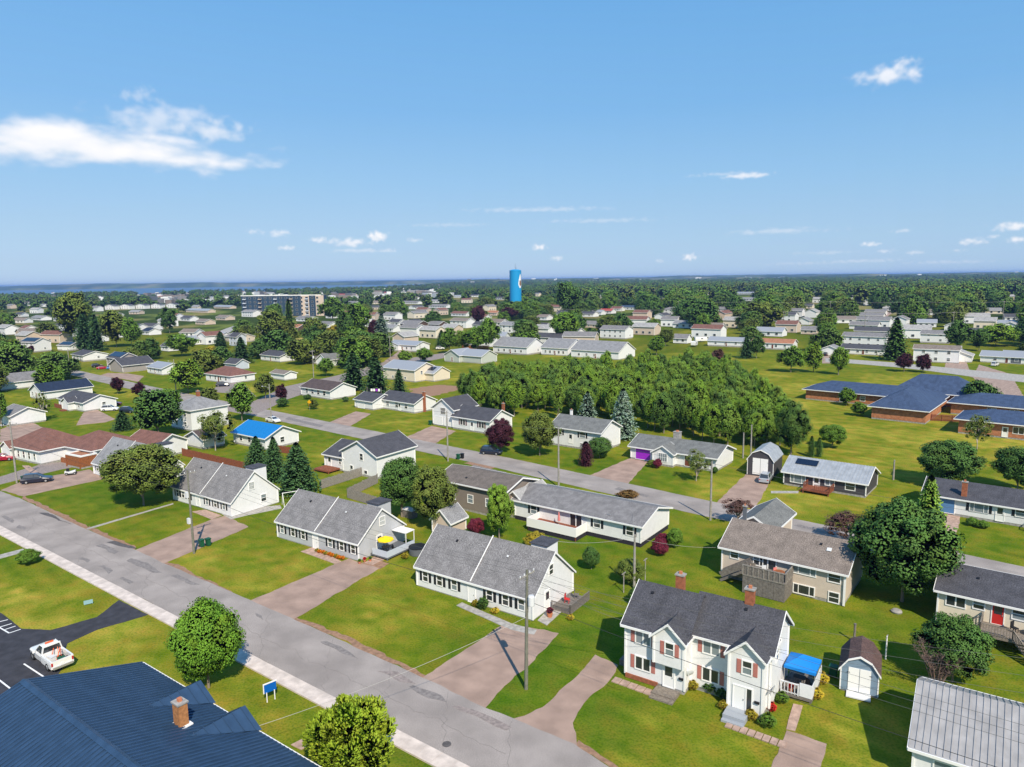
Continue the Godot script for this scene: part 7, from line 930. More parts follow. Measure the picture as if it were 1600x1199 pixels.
# panels lying on a roof slope; side "f" or "b" of a ridge along x, "l"/"r" of a ridge along z
func on_slope(root: Node3D, vol: Array, side: String, u: float, t: float, w: float, l: float, th: float, m: String, called: String) -> Node3D:
	var along_x: bool = vol[7] in ["x", "h"]
	var half: float = (vol[3] if along_x else vol[2]) / 2
	var run := Vector2(half, vol[6]).normalized()
	var f := face(vol, side)
	var p: Vector3 = f.origin + f.basis.x * u - f.basis.z * (half * t) + Vector3(0, vol[5] + vol[6] * t + .22, 0)
	var up: Vector3 = -f.basis.z * run.x + Vector3(0, run.y, 0)
	var nn := f.basis.x.cross(up)
	var b := MB.new()
	b.box(Vector3.ZERO, Vector3(w, l, th))
	var o := part(b, called, m, root)
	o.transform = Transform3D(Basis(f.basis.x, up, nn), p + nn * (th / 2 + .03))
	return o

func railing(root: Node3D, pts: Array, tall: float, m: String, gap := .3) -> void:
	for i in pts.size() - 1:
		var a: Vector3 = pts[i]
		var e: Vector3 = pts[i + 1]
		var b := MB.new()
		var up := Vector3(0, tall, 0)
		b.bar(a + up, e + up, .1, .08)
		b.bar(a + Vector3(0, .12, 0), e + Vector3(0, .12, 0), .05, .06)
		b.bar(a, a + up * 1.06, .1, .1)
		b.bar(e, e + up * 1.06, .1, .1)
		var n := int(a.distance_to(e) / gap)
		for k in range(1, n):
			var p := a.lerp(e, float(k) / n)
			b.bar(p, p + up, .05, .05)
		part(b, "railing", m, root)

func deck(root: Node3D, x0: float, x1: float, z0: float, z1: float, y: float, m: String, skirt := "") -> void:
	var n := int((z1 - z0) / .3) + 1
	var f := MB.new()
	for k in n:
		var z := z0 + (z1 - z0) * (k + .5) / n
		f.box(Vector3((x0 + x1) / 2, y - .03, z), Vector3(x1 - x0, .05, (z1 - z0) / n - .015))
	tag(part(f, "deck_boards", m, root), "", "", "", "stuff")
	var b := MB.new()
	b.box(Vector3((x0 + x1) / 2, y - .16, z1), Vector3(x1 - x0 + .06, .2, .06))
	b.box(Vector3(x0, y - .16, (z0 + z1) / 2), Vector3(.06, .2, z1 - z0 - .08))
	b.box(Vector3(x1, y - .16, (z0 + z1) / 2), Vector3(.06, .2, z1 - z0 - .08))
	part(b, "deck_frame", m, root)
	for p in [[x0 + .1, z1 - .1], [x1 - .1, z1 - .1]]:
		boxpart("post", Vector3(p[0], y / 2 - .15, p[1]), Vector3(.14, y - .1, .14), m, root)
	if skirt:
		boxpart("skirt", Vector3((x0 + x1) / 2, y / 2 - .13, (z0 + z1) / 2 + .02), Vector3(x1 - x0 - .1, y - .25, z1 - z0 - .1), skirt, root)

func steps(root: Node3D, p: Vector3, dir: Vector3, w: float, tall: float, count: int, m: String) -> void:
	var side := dir.cross(Vector3.UP)
	var x := MB.new()
	for k in count:
		var y := tall * (1.0 - float(k) / count)
		x.obox(p + dir * (.28 * k + .14) + Vector3(0, y / 2 - .1, 0), side * w / 2, Vector3(0, y / 2 - .1, 0), dir * .14)
	part(x, "steps", m, root)

func house(d: Dictionary) -> Node3D:
	var root := thing(d.n, d.l, d.get("c", "house"), Vector3(d.p[0], 0, d.p[1]), d.t, d.get("g", ""))
	for v in d.v: volume(root, v, d.get("trim", "trim"), d.get("base", "concrete"), d.get("bh", .35))
	for f in d.get("f", []):      # [volume, side, kind, u, y, w, h, extra]
		var vol: Array = d.v[f[0]]
		opening(root, face(vol, f[1]) * Transform3D(Basis(), Vector3(f[3], f[4], 0)), f[2], f[5], f[6], f[7] if f.size() > 7 else "")
	for c in d.get("ch", []): chimney(root, c[0], c[1], c[2], c[3], c[4], c[5] if c.size() > 5 else "brick")
	for s in d.get("sl", []): on_slope(root, d.v[s[0]], s[1], s[2], s[3], s[4], s[5], .06, s[6], s[7])
	for x in d.get("x", []): boxpart(x[0], Vector3(x[1], x[2], x[3]), Vector3(x[4], x[5], x[6]), x[7], root)
	return root


# ---------------------------------------------------------------- vehicles
# stations along x: [x, bottom, shoulder, top, half width at shoulder, half width at top]
func loft(b: MB, st: Array) -> void:
	var rings := []
	for s in st:
		rings.append([Vector3(s[0], s[1], -s[4] * .92), Vector3(s[0], s[2], -s[4]), Vector3(s[0], s[3], -s[5]), Vector3(s[0], s[3], s[5]), Vector3(s[0], s[2], s[4]), Vector3(s[0], s[1], s[4] * .92)])
	for i in rings.size() - 1:
		for k in 6:
			var a: Array = rings[i]
			var e: Array = rings[i + 1]
			b.quad(a[k], e[k], e[(k + 1) % 6], a[(k + 1) % 6])
	for e in [0, rings.size() - 1]:
		var q: Array = rings[e]
		for k in range(1, 5):
			if e == 0: b.tri(q[0], q[k], q[k + 1])
			else: b.tri(q[0], q[k + 1], q[k])

func wheels(root: Node3D, xs: Array, half: float, r: float) -> void:
	for x in xs:
		for s in [-1, 1]:
			var w := put(shape("tyre%.2f" % r, func(b: MB): b.lathe(PackedVector2Array([Vector2(r * .55, -.11), Vector2(r * .93, -.11), Vector2(r, -.06), Vector2(r, .06), Vector2(r * .93, .11), Vector2(r * .55, .11)]), 18)), "wheel", "rubber", root)
			w.transform = Transform3D(Basis(Vector3.RIGHT, PI / 2), Vector3(x, r, s * half))
			put(shape("rim%.2f" % r, func(b: MB): b.lathe(PackedVector2Array([Vector2(0, .1), Vector2(r * .3, .1), Vector2(r * .6, .085), Vector2(r * .6, -.085), Vector2(0, -.1)]), 14)), "rim", "steel", w)

func car(where: Array, turn: float, style: String, paint: String, label: String, category := "car", l := 4.6) -> void:
	var root := thing({"suv": "parked_suv", "sedan": "parked_car", "van": "parked_minivan"}[style], label, category, Vector3(where[0], .03, where[1]), turn)
	var w := .9
	var h: float = {"suv": 1.72, "sedan": 1.45, "van": 1.78}[style]
	var k := l / 4.6
	var b := MB.new()
	loft(b, [[-2.3 * k, .35, .7, .92, w * .9, w * .8], [-2.2 * k, .26, .8, 1.02, w, w * .88], [-1.2 * k, .24, .82, 1.04, w, w * .92], [.7 * k, .24, .82, 1.04, w, w * .92], [1.0 * k, .24, .78, 1.0, w, w * .88], [2.0 * k, .28, .68, .86, w * .95, w * .8], [2.3 * k, .36, .58, .7, w * .8, w * .62]])
	part(b, "body", paint, root)
	var back := {"suv": -2.12, "sedan": -1.75, "van": -2.15}[style] as float
	var bt := {"suv": -1.75, "sedan": -.95, "van": -1.8}[style] as float
	b = MB.new()
	loft(b, [[back * k, 1.0, 1.01, 1.03, w * .85, w * .84], [bt * k, 1.0, 1.1, h - .05, w * .88, w * .7], [.15 * k, 1.0, 1.1, h - .05, w * .88, w * .7], [1.05 * k, .98, .99, 1.0, w * .82, w * .8]])
	part(b, "glasshouse", "glass", root)
	b = MB.new()
	loft(b, [[(bt - .08) * k, h - .1, h - .06, h - .03, w * .72, w * .66], [(bt + .15) * k, h - .08, h - .03, h, w * .73, w * .66], [0, h - .08, h - .03, h, w * .73, w * .66], [.2 * k, h - .1, h - .07, h - .04, w * .72, w * .66]])
	for s in [-1, 1]:
		for q in [[back, bt, 1.02], [-.35, -.3, 1.05], [1.05, .16, 1.0]]:
			b.bar(Vector3(q[0] * k, q[2], s * w * .86), Vector3(q[1] * k, h - .06, s * w * .71), .06, .06)
	part(b, "roof", paint, root)
	wheels(root, [-1.42 * k, 1.4 * k], w - .06, .33)
	for s in [-1, 1]:
		boxpart("tail_lamp", Vector3(-2.28 * k, .8, s * .68), Vector3(.08, .16, .26), "lamp_red", root)
		boxpart("headlight", Vector3(2.17 * k, .68, s * .6), Vector3(.16, .1, .26), "glass_pale", root)
		boxpart("door_mirror", Vector3(.75 * k, 1.08, s * .98), Vector3(.12, .12, .2), paint, root)

func pickup(where: Array, turn: float) -> void:
	var root := thing("pickup_truck", "white pickup truck with orange barriers and tools in its open bed", "truck", Vector3(where[0], .03, where[1]), turn)
	var w := .98
	var b := MB.new()
	loft(b, [[-.45, .4, 1.0, 1.18, w, w * .93], [.95, .38, 1.0, 1.18, w, w * .93], [1.1, .38, .98, 1.14, w, w * .9], [2.3, .42, .92, 1.05, w * .97, w * .85], [2.72, .48, .8, .92, w * .86, w * .68]])
	part(b, "body", "car_white", root)
	b = MB.new()
	for s in [-1, 1]: b.box(Vector3(-1.6, .82, s * (w - .07)), Vector3(2.3, .76, .14))
	b.box(Vector3(-2.72, .82, 0), Vector3(.1, .7, 2 * w - .28))
	b.box(Vector3(-.5, .85, 0), Vector3(.08, .7, 2 * w - .28))
	b.box(Vector3(-1.6, .5, 0), Vector3(2.2, .1, 2 * w - .28))
	part(b, "bed", "car_white", root)
	boxpart("bed_liner", Vector3(-1.6, .57, 0), Vector3(2.1, .03, 2 * w - .32), "black", root)
	b = MB.new()
	loft(b, [[-.45, 1.15, 1.2, 1.86, w * .9, w * .7], [.35, 1.15, 1.25, 1.86, w * .9, w * .7], [1.15, 1.12, 1.13, 1.15, w * .86, w * .84]])
	part(b, "glasshouse", "glass", root)
	b = MB.new()
	loft(b, [[-.52, 1.8, 1.85, 1.89, w * .73, w * .66], [-.3, 1.82, 1.88, 1.93, w * .74, w * .66], [.2, 1.82, 1.88, 1.93, w * .74, w * .66], [.42, 1.8, 1.83, 1.86, w * .72, w * .66]])
	for s in [-1, 1]:
		b.bar(Vector3(-.47, 1.14, s * w * .9), Vector3(-.47, 1.86, s * w * .72), .16, .1)
		b.bar(Vector3(1.14, 1.14, s * w * .86), Vector3(.38, 1.86, s * w * .71), .07, .07)
	b.bar(Vector3(-.5, 1.2, -.85), Vector3(-.5, 1.2, .85), .07, .1)
	part(b, "roof", "car_white", root)
	boxpart("beacon", Vector3(.0, 1.99, 0), Vector3(.16, .12, .7), "paint_orange", root)
	boxpart("bumper", Vector3(-2.85, .52, 0), Vector3(.16, .2, 1.7), "steel", root)
	boxpart("number_plate", Vector3(-2.78, .78, 0), Vector3(.03, .16, .34), "paint_white", root)
	wheels(root, [-1.75, 1.75], w - .1, .4)
	for s in [-1, 1]:
		boxpart("tail_lamp", Vector3(-2.74, .9, s * .88), Vector3(.1, .32, .14), "lamp_red", root)
		boxpart("door_mirror", Vector3(.85, 1.2, s * 1.12), Vector3(.14, .24, .2), "car_white", root)
	# the load lies loose in the bed
	var base := root.transform
	var l := thing("folding_barrier", "orange folding barrier leaning in the pickup bed", "barrier", base * Vector3(-1.3, .6, .2), turn)
	b = MB.new()
	for q in [[-.1, 0, .55, .2], [-.5, -.4, .3, .35], [.25, -.6, .6, -.1]]:
		b.bar(Vector3(q[0], 0, q[1]), Vector3(q[2], .95, q[3]), .05, .05)
	for y in [.3, .6, .85]: b.bar(Vector3(-.2, y, .2), Vector3(.5, y, .35), .03, .1)
	part(b, "frame", "paint_orange", l)
	var g := thing("tool_box", "white tool box lying in the pickup bed", "box", base * Vector3(-1.1, .59, -.3), turn + .2)
	boxpart("case", Vector3(0, .2, 0), Vector3(.7, .4, .5), "paint_white", g)
	boxpart("lid", Vector3(0, .43, 0), Vector3(.74, .06, .54), "transformer", g)
	var e := thing("plastic_crate", "green plastic crate lying in the pickup bed", "crate", base * Vector3(-2.0, .59, .2), turn - .2)
	boxpart("crate_body", Vector3(0, .15, 0), Vector3(.7, .3, .6), "bin_green", e)
	boxpart("rim", Vector3(0, .32, 0), Vector3(.76, .05, .66), "bin_green", e)

func trailer(where: Array, turn: float, label: String, l: float) -> void:
	var root := thing("camper_trailer", label, "trailer", Vector3(where[0], 0, where[1]), turn)
	var b := MB.new()
	loft(b, [[-l / 2, .7, 1.6, 2.3, 1.1, 1.0], [-l / 2 + .3, .5, 1.8, 2.7, 1.15, 1.05], [l / 2 - .6, .5, 1.8, 2.7, 1.15, 1.05], [l / 2, .7, 1.4, 1.9, 1.1, .95]])
	part(b, "body", "car_white", root)
	for s in [-1, 1]: boxpart("window", Vector3(.3, 1.75, s * 1.14), Vector3(1.2, .5, .06), "glass", root)
	wheels(root, [-.4], 1.05, .35)


# ---------------------------------------------------------------- poles, wires, street furniture
func pole(key: String, tall: float, label: String, opts := {}) -> Vector3:
	var at := Vector3(AT[key][0], 0, AT[key][1])
	var root := thing("utility_pole", label, "utility pole", at, opts.get("turn", GRID), opts.get("group", ""))
	var b := MB.new()
	var lean: float = opts.get("lean", 0.0)
	b.tube(PackedVector3Array([Vector3(0, -.3, 0), Vector3(lean * .5, tall * .5, 0), Vector3(lean, tall, 0)]), PackedFloat32Array([.17, .15, .11]), 10)
	part(b, "pole_shaft", opts.get("m", "pole_wood"), root)
	var top := Vector3(lean, tall, 0)
	if opts.get("arm", true):
		b = MB.new()
		b.bar(top + Vector3(0, -.5, -1.1), top + Vector3(0, -.5, 1.1), .1, .12)
		b.bar(top + Vector3(0, -1.1, 0), top + Vector3(0, -.55, .6), .04, .04)
		part(b, "crossarm", "pole_wood", root)
		for z in [-1.0, -.4, .4, 1.0]:
			var i := MB.new()
			i.lathe(PackedVector2Array([Vector2(.03, 0), Vector2(.07, .05), Vector2(.05, .12), Vector2(.07, .17), Vector2(0, .22)]), 8, top + Vector3(0, -.44, z))
			part(i, "insulator", "transformer", root)
	if opts.get("can", false):
		b = MB.new()
		b.lathe(PackedVector2Array([Vector2(0, 0), Vector2(.28, .02), Vector2(.3, .1), Vector2(.3, .85), Vector2(.24, .95), Vector2(0, .98)]), 14, top + Vector3(.42, -3.2, 0))
		b.bar(top + Vector3(0, -2.7, 0), top + Vector3(.2, -2.7, 0), .1, .1)
		part(b, "transformer", "transformer", root)
	if opts.get("lamp", false):
		b = MB.new()
		b.tube(PackedVector3Array([top + Vector3(0, -1.2, 0), top + Vector3(-.8, -.7, .4), top + Vector3(-1.6, -.6, .8)]), PackedFloat32Array([.03, .03, .03]), 6)
		part(b, "lamp_arm", "steel", root)
		boxpart("lamp_head", top + Vector3(-1.75, -.62, .87), Vector3(.5, .12, .24), "transformer", root)
	for x in opts.get("boxes", []): boxpart("meter_box", Vector3(-.15, x, .28), Vector3(.45, .75, .3), "transformer", root)
	return root.transform * (top + Vector3(0, -.3, 0))

func wire(a: Vector3, b: Vector3, sag: float, r: float, m: String, label: String, group := "overhead wires") -> void:
	var pts := PackedVector3Array()
	var rad := PackedFloat32Array()
	var n := 14
	for i in n + 1:
		var t := float(i) / n
		pts.append(a.lerp(b, t) - Vector3(0, sag * 4 * t * (1 - t), 0))
		rad.append(r)
	var w := MB.new()
	w.tube(pts, rad, 5)
	tag(part(w, "power_line", m, self), label, "wire", group)

func bin(key: String, label: String, m := "bin_green", turn := GRID, off := Vector3.ZERO) -> void:
	var root := thing("wheelie_bin", label, "bin", Vector3(AT[key][0], 0.02, AT[key][1]) + off, turn)
	var b := MB.new()
	loft(b, [[-.3, .08, .6, 1.0, .24, .28], [.28, .08, .6, 1.0, .24, .28]])
	part(b, "bin_body", m, root)
	boxpart("lid", Vector3(0, 1.04, 0), Vector3(.72, .07, .66), m, root)
	for s in [-1, 1]: boxpart("wheel", Vector3(-.3, .12, s * .24), Vector3(.24, .24, .06), "rubber", root)

func fence(a: Vector3, e: Vector3, tall: float, m: String, label: String) -> void:
	var root := thing("board_fence", label, "fence", a)
	var d := e - a
	var n := int(d.length() / 2.4) + 1
	for i in n + 1:
		var p := d * float(i) / n
		boxpart("post", Vector3(p.x, tall / 2, p.z), Vector3(.12, tall + .1, .12), m, root)
	var b := MB.new()
	var side := d.normalized().cross(Vector3.UP) * .08
	var k := int(d.length() / .16)
	var r := RandomNumberGenerator.new()
	r.seed = int(tall * 100) + k
	for i in k:
		var p := d * (i + .5) / k + side
		var h := tall * r.randf_range(.94, 1.03)
		b.obox(p + Vector3(0, h / 2 + .04, 0), d.normalized() * .065, Vector3(0, h / 2, 0), side.normalized() * .012)
	b.bar(Vector3(0, tall * .25, 0), d + Vector3(0, tall * .25, 0), .05, .09)
	b.bar(Vector3(0, tall * .8, 0), d + Vector3(0, tall * .8, 0), .05, .09)
	tag(part(b, "boards", m, root), "", "", "", "stuff")

# a shed with a barn (gambrel) roof
func barn_shed(key: String, turn: float, w: float, d: float, h: float, wall: String, roof: String, door: String, label: String) -> Node3D:
	var root := thing("barn_shed", label, "shed", Vector3(AT[key][0], 0, AT[key][1]), turn)
	var g := PackedVector2Array([Vector2(-w / 2, .15), Vector2(w / 2, .15), Vector2(w / 2, h), Vector2(w * .3, h * 1.42), Vector2(0, h * 1.62), Vector2(-w * .3, h * 1.42), Vector2(-w / 2, h)])
	var b := MB.new()
	b.sweep(g, -d / 2, d / 2, "z")
	part(b, "wall", wall, root)
	boxpart("floor_skid", Vector3(0, .08, 0), Vector3(w - .1, .2, d - .1), "old_wood", root)
	var o := [Vector2(-w / 2 - .16, h - .12), Vector2(-w * .31, h * 1.42 + .06), Vector2(0, h * 1.62 + .08), Vector2(w * .31, h * 1.42 + .06), Vector2(w / 2 + .16, h - .12)]
	var names := ["lower_roof_slope", "upper_roof_slope", "upper_roof_slope", "lower_roof_slope"]
	for i in 4:
		var p: Vector2 = o[i]
		var q: Vector2 = o[i + 1]
		b = MB.new()
		b.sweep(PackedVector2Array([p, q, q + Vector2(0, .08), p + Vector2(0, .08)]), -d / 2 - .15, d / 2 + .15, "z")
		part(b, names[i], roof, root)
		b = MB.new()
		b.sweep(PackedVector2Array([p + Vector2(0, -.08), q + Vector2(0, -.08), q + Vector2(0, .1), p + Vector2(0, .1)]), d / 2 + .15, d / 2 + .2, "z")
		part(b, "barge_board", "trim", root)
	for s in [-1, 1]:
		var l := boxpart("door", Vector3(s * w * .15, h * .62, d / 2 + .03), Vector3(w * .285, h * 1.0, .06), door, root)
		boxpart("hinge", Vector3(s * w * .29, h * .9, d / 2 + .07), Vector3(.22, .05, .02), "black", l)
		boxpart("corner_board", Vector3(s * (w / 2 - .03), h / 2 + .1, d / 2 + .02), Vector3(.1, h - .1, .06), "trim", root)
	return root

func parasol(at: Vector3, cloth: String, label: String, tall := 2.3, r := 1.4) -> void:
	var root := thing("patio_umbrella", label, "umbrella", at)
	var b := MB.new()
	b.tube(PackedVector3Array([Vector3.ZERO, Vector3(0, tall, 0)]), PackedFloat32Array([.025, .025]), 6)
	part(b, "pole", "steel", root)
	for k in 8:
		b = MB.new()
		var p := func(i: int) -> Vector3: return Vector3(cos(TAU * i / 8) * r, tall - .45, sin(TAU * i / 8) * r)
		b.tri(Vector3(0, tall, 0), p.call(k + 1), p.call(k))
		b.quad(p.call(k), p.call(k + 1), p.call(k + 1) + Vector3(0, -.14, 0), p.call(k) + Vector3(0, -.14, 0))
		part(b, "canopy_panel", cloth, root)
	b = MB.new()
	b.lathe(PackedVector2Array([Vector2(.3, 0), Vector2(.3, .08), Vector2(.05, .12)]), 12)
	part(b, "base", "black", root)

func table(at: Vector3, r: float, m: String, label: String) -> void:
	var root := thing("patio_table", label, "table", at)
	var b := MB.new()
	b.lathe(PackedVector2Array([Vector2(0, .7), Vector2(r, .7), Vector2(r, .74), Vector2(0, .74)]), 16)
	part(b, "table_top", m, root)
	for k in 4: boxpart("leg", Vector3(cos(k * PI / 2) * r * .6, .35, sin(k * PI / 2) * r * .6), Vector3(.05, .7, .05), m, root)

func chair(at: Vector3, turn: float, m: String, label: String) -> void:
	var root := thing("patio_chair", label, "chair", at, turn)
	boxpart("seat", Vector3(0, .42, 0), Vector3(.5, .06, .5), m, root)
	boxpart("backrest", Vector3(0, .72, -.25), Vector3(.5, .6, .06), m, root)
	for s in [[-1, -1], [1, -1], [-1, 1], [1, 1]]: boxpart("leg", Vector3(s[0] * .22, .2, s[1] * .22), Vector3(.05, .4, .05), m, root)

func pot(at: Vector3, r: float, m: String, leafm: String, label: String) -> void:
	var root := thing("flower_pot", label, "plant pot", at)
	var b := MB.new()
	b.lathe(PackedVector2Array([Vector2(0, 0), Vector2(r * .7, 0), Vector2(r, r * 1.3), Vector2(r * .85, r * 1.3), Vector2(0, r * 1.15)]), 12)
	part(b, "pot_body", m, root)
	var c := put(crown_of("shrub", 1, 2), "foliage", leafm, root)
	c.position.y = r * 1.1
	c.scale = Vector3(r * 2.6, r * 2.2, r * 2.6)


# ---------------------------------------------------------------- ground
var soft := FastNoiseLite.new()

func outline(flat: Array, rough: float, sd := 1) -> PackedVector2Array:
	var pts := PackedVector2Array()
	var n := flat.size() / 2
	for i in n:
		var a := Vector2(flat[i * 2], flat[i * 2 + 1])
		var j := (i + 1) % n
		var b := Vector2(flat[j * 2], flat[j * 2 + 1])
		var steps := maxi(1, mini(120, int(a.distance_to(b) / .6))) if rough > 0 else 1
		for k in steps:
			var p := a.lerp(b, float(k) / steps)
			if rough > 0: p += Vector2(soft.get_noise_2d(p.x * 14 + sd * 31, p.y * 14), soft.get_noise_2d(p.x * 14, p.y * 14 + sd * 57 + 99)) * rough
			pts.append(p)
	return pts

func sheet(called: String, flat: Array, y: float, m: String, parent: Node, rough := .16, thick := .12) -> MeshInstance3D:
	var o := outline(flat, rough)
	var t := Geometry2D.triangulate_polygon(o)
	if t.is_empty():
		o = outline(flat, 0.0)
		t = Geometry2D.triangulate_polygon(o)
		if t.is_empty(): print("no sheet for ", called, flat)
	var b := MB.new()
	for i in range(0, t.size(), 3):
		var q := [o[t[i]], o[t[i + 1]], o[t[i + 2]]]
		var p := q.map(func(s): return Vector3(s.x, y, s.y))
		if (p[1] - p[0]).cross(p[2] - p[0]).y > 0: b.tri(p[0], p[1], p[2])
		else: b.tri(p[0], p[2], p[1])
	for i in o.size():
		var a := o[i]
		var e := o[(i + 1) % o.size()]
		b.quad(Vector3(a.x, y, a.y), Vector3(e.x, y, e.y), Vector3(e.x, y - thick, e.y), Vector3(a.x, y - thick, a.y))
	return part(b, called, m, parent)

func grass_tone(x: float, z: float) -> Vector3:
	var big := soft.get_noise_2d(x * 1.3, z * 1.3)
	var mid := soft.get_noise_2d(x * 6 + 300, z * 6)
	var fine := soft.get_noise_2d(x * 25, z * 25 + 700)
	var dry := .3 + big * .35 + mid * .3 + fine * .16
	# the school field and the strip by the parking lot are drier, mown in stripes
	var p := Vector2(x, z)
	var field := smoothstep(60.0, 25.0, p.distance_to(Vector2(92, -172)) * .55)
	var strip := smoothstep(34.0, 14.0, p.distance_to(Vector2(-38, -76)) * .8)
	var across := x * .809 + z * .588
	var deep := x * .588 - z * .809
	var lot := Vector2i(floori((across + mid * 2) / 23.0), floori((deep + mid * 2) / 31.0))
	dry += (float(hash(lot) % 100) / 100.0 - .5) * .3 + .05 * sin((across if lot.x % 2 else deep) * 1.9)
	dry += maxf(field * .36, strip * .3) 
	if z < -230: dry += .1
	dry = clampf(dry, 0.0, 1.0)
	var lush := Vector3(.07, .106, .0105)
	var fair := Vector3(.138, .14, .0155)
	var pale := Vector3(.29, .23, .042)
	var c := lush.lerp(fair, dry * 2) if dry < .5 else fair.lerp(pale, dry * 2 - 1)
	return c * (1.75 + fine * .3)

func height_at(x: float, z: float) -> float:
	var d := Vector2(x, z).length()
	if d < 2200: return 0.0
	var k := smoothstep(2200.0, 9000.0, d)
	var h := k * (34.0 + 40.0 * soft.get_noise_2d(x * .012, z * .012 + 40) + 14.0 * soft.get_noise_2d(x * .06, z * .06))
	if x < -400: h -= 60.0 * smoothstep(3000.0, 3800.0, d) * smoothstep(9300.0, 8300.0, d) * smoothstep(-900.0, -1700.0, x + z * .12)
	return h

func ground() -> void:
	soft.noise_type = FastNoiseLite.TYPE_SIMPLEX_SMOOTH
	soft.frequency = .02
	soft.fractal_octaves = 4
	soft.seed = 12
	var b := MB.new()
	var step := 1.5
	var x0 := -190.0; var z0 := -340.0
	var nx := 270; var nz := 214
	var v := PackedVector3Array(); var n := PackedVector3Array(); var c := PackedColorArray(); var idx := PackedInt32Array()
	for j in nz + 1:
		for i in nx + 1:
			var x := x0 + i * step
			var z := z0 + j * step
			v.append(Vector3(x, soft.get_noise_2d(x * 3, z * 3) * .015 - .012, z)); n.append(Vector3.UP)
			var t := grass_tone(x, z)
			c.append(Color(t.x, t.y, t.z))
	for j in nz:
		for i in nx:
			var a := j * (nx + 1) + i
			idx.append_array(PackedInt32Array([a, a + 1, a + nx + 2, a, a + nx + 2, a + nx + 1]))
	tag(put(indexed(v, n, c, idx), "lawn_ground", "grass", self), "", "", "", "structure")
	# the wide country, to the horizon
	v = PackedVector3Array(); n = PackedVector3Array(); c = PackedColorArray(); idx = PackedInt32Array()
	var rows := 150
	var cols := 180
	for j in rows + 1:
		var d := 30.0 * pow(26000.0 / 30.0, float(j) / rows)
		for i in cols + 1:
			var a := lerpf(-1.15, 1.15, float(i) / cols)
			var x := sin(a) * d
			var z := -cos(a) * d
			v.append(Vector3(x, height_at(x, z) - .3, z)); n.append(Vector3.UP)
			var w := soft.get_noise_2d(x * .5, z * .5) + .5 * soft.get_noise_2d(x * .11 + 90, z * .16)
			var t := Vector3(.06, .09, .02)
			if w > .18 and d > 600: t = Vector3(.2, .23, .06)
			if w > .34 and d > 600: t = Vector3(.34, .27, .12)
			if d < 600: t = grass_tone(x, z) * .8
			c.append(Color(t.x, t.y, t.z))
	for j in rows:
		for i in cols:
			var a := j * (cols + 1) + i
			idx.append_array(PackedInt32Array([a, a + cols + 1, a + cols + 2, a, a + cols + 2, a + 1]))
	tag(put(indexed(v, n, c, idx), "terrain", "grass", self), "", "", "", "structure")
	b = MB.new()
	b.quad(Vector3(-400, -.6, 400), Vector3(400, -.6, 400), Vector3(400, -.6, -60), Vector3(-400, -.6, -60))
	b.c = PackedColorArray()
	for i in 6: b.c.append(Color(.2, .28, .04))
	tag(part(b, "ground_behind", "grass", self), "", "", "", "structure")
	b = MB.new()
	b.quad(Vector3(-14000, -3, -1500), Vector3(1000, -3, -1500), Vector3(1000, -3, -11000), Vector3(-14000, -3, -11000))
	tag(part(b, "water", "water", self), "", "", "", "structure")

func indexed(v: PackedVector3Array, n: PackedVector3Array, c: PackedColorArray, idx: PackedInt32Array) -> ArrayMesh:
	var arr := []
	arr.resize(Mesh.ARRAY_MAX)
	arr[Mesh.ARRAY_VERTEX] = v
	arr[Mesh.ARRAY_NORMAL] = n
	arr[Mesh.ARRAY_COLOR] = c
	arr[Mesh.ARRAY_INDEX] = idx
	var m := ArrayMesh.new()
	m.add_surface_from_arrays(Mesh.PRIMITIVE_TRIANGLES, arr)
	return m

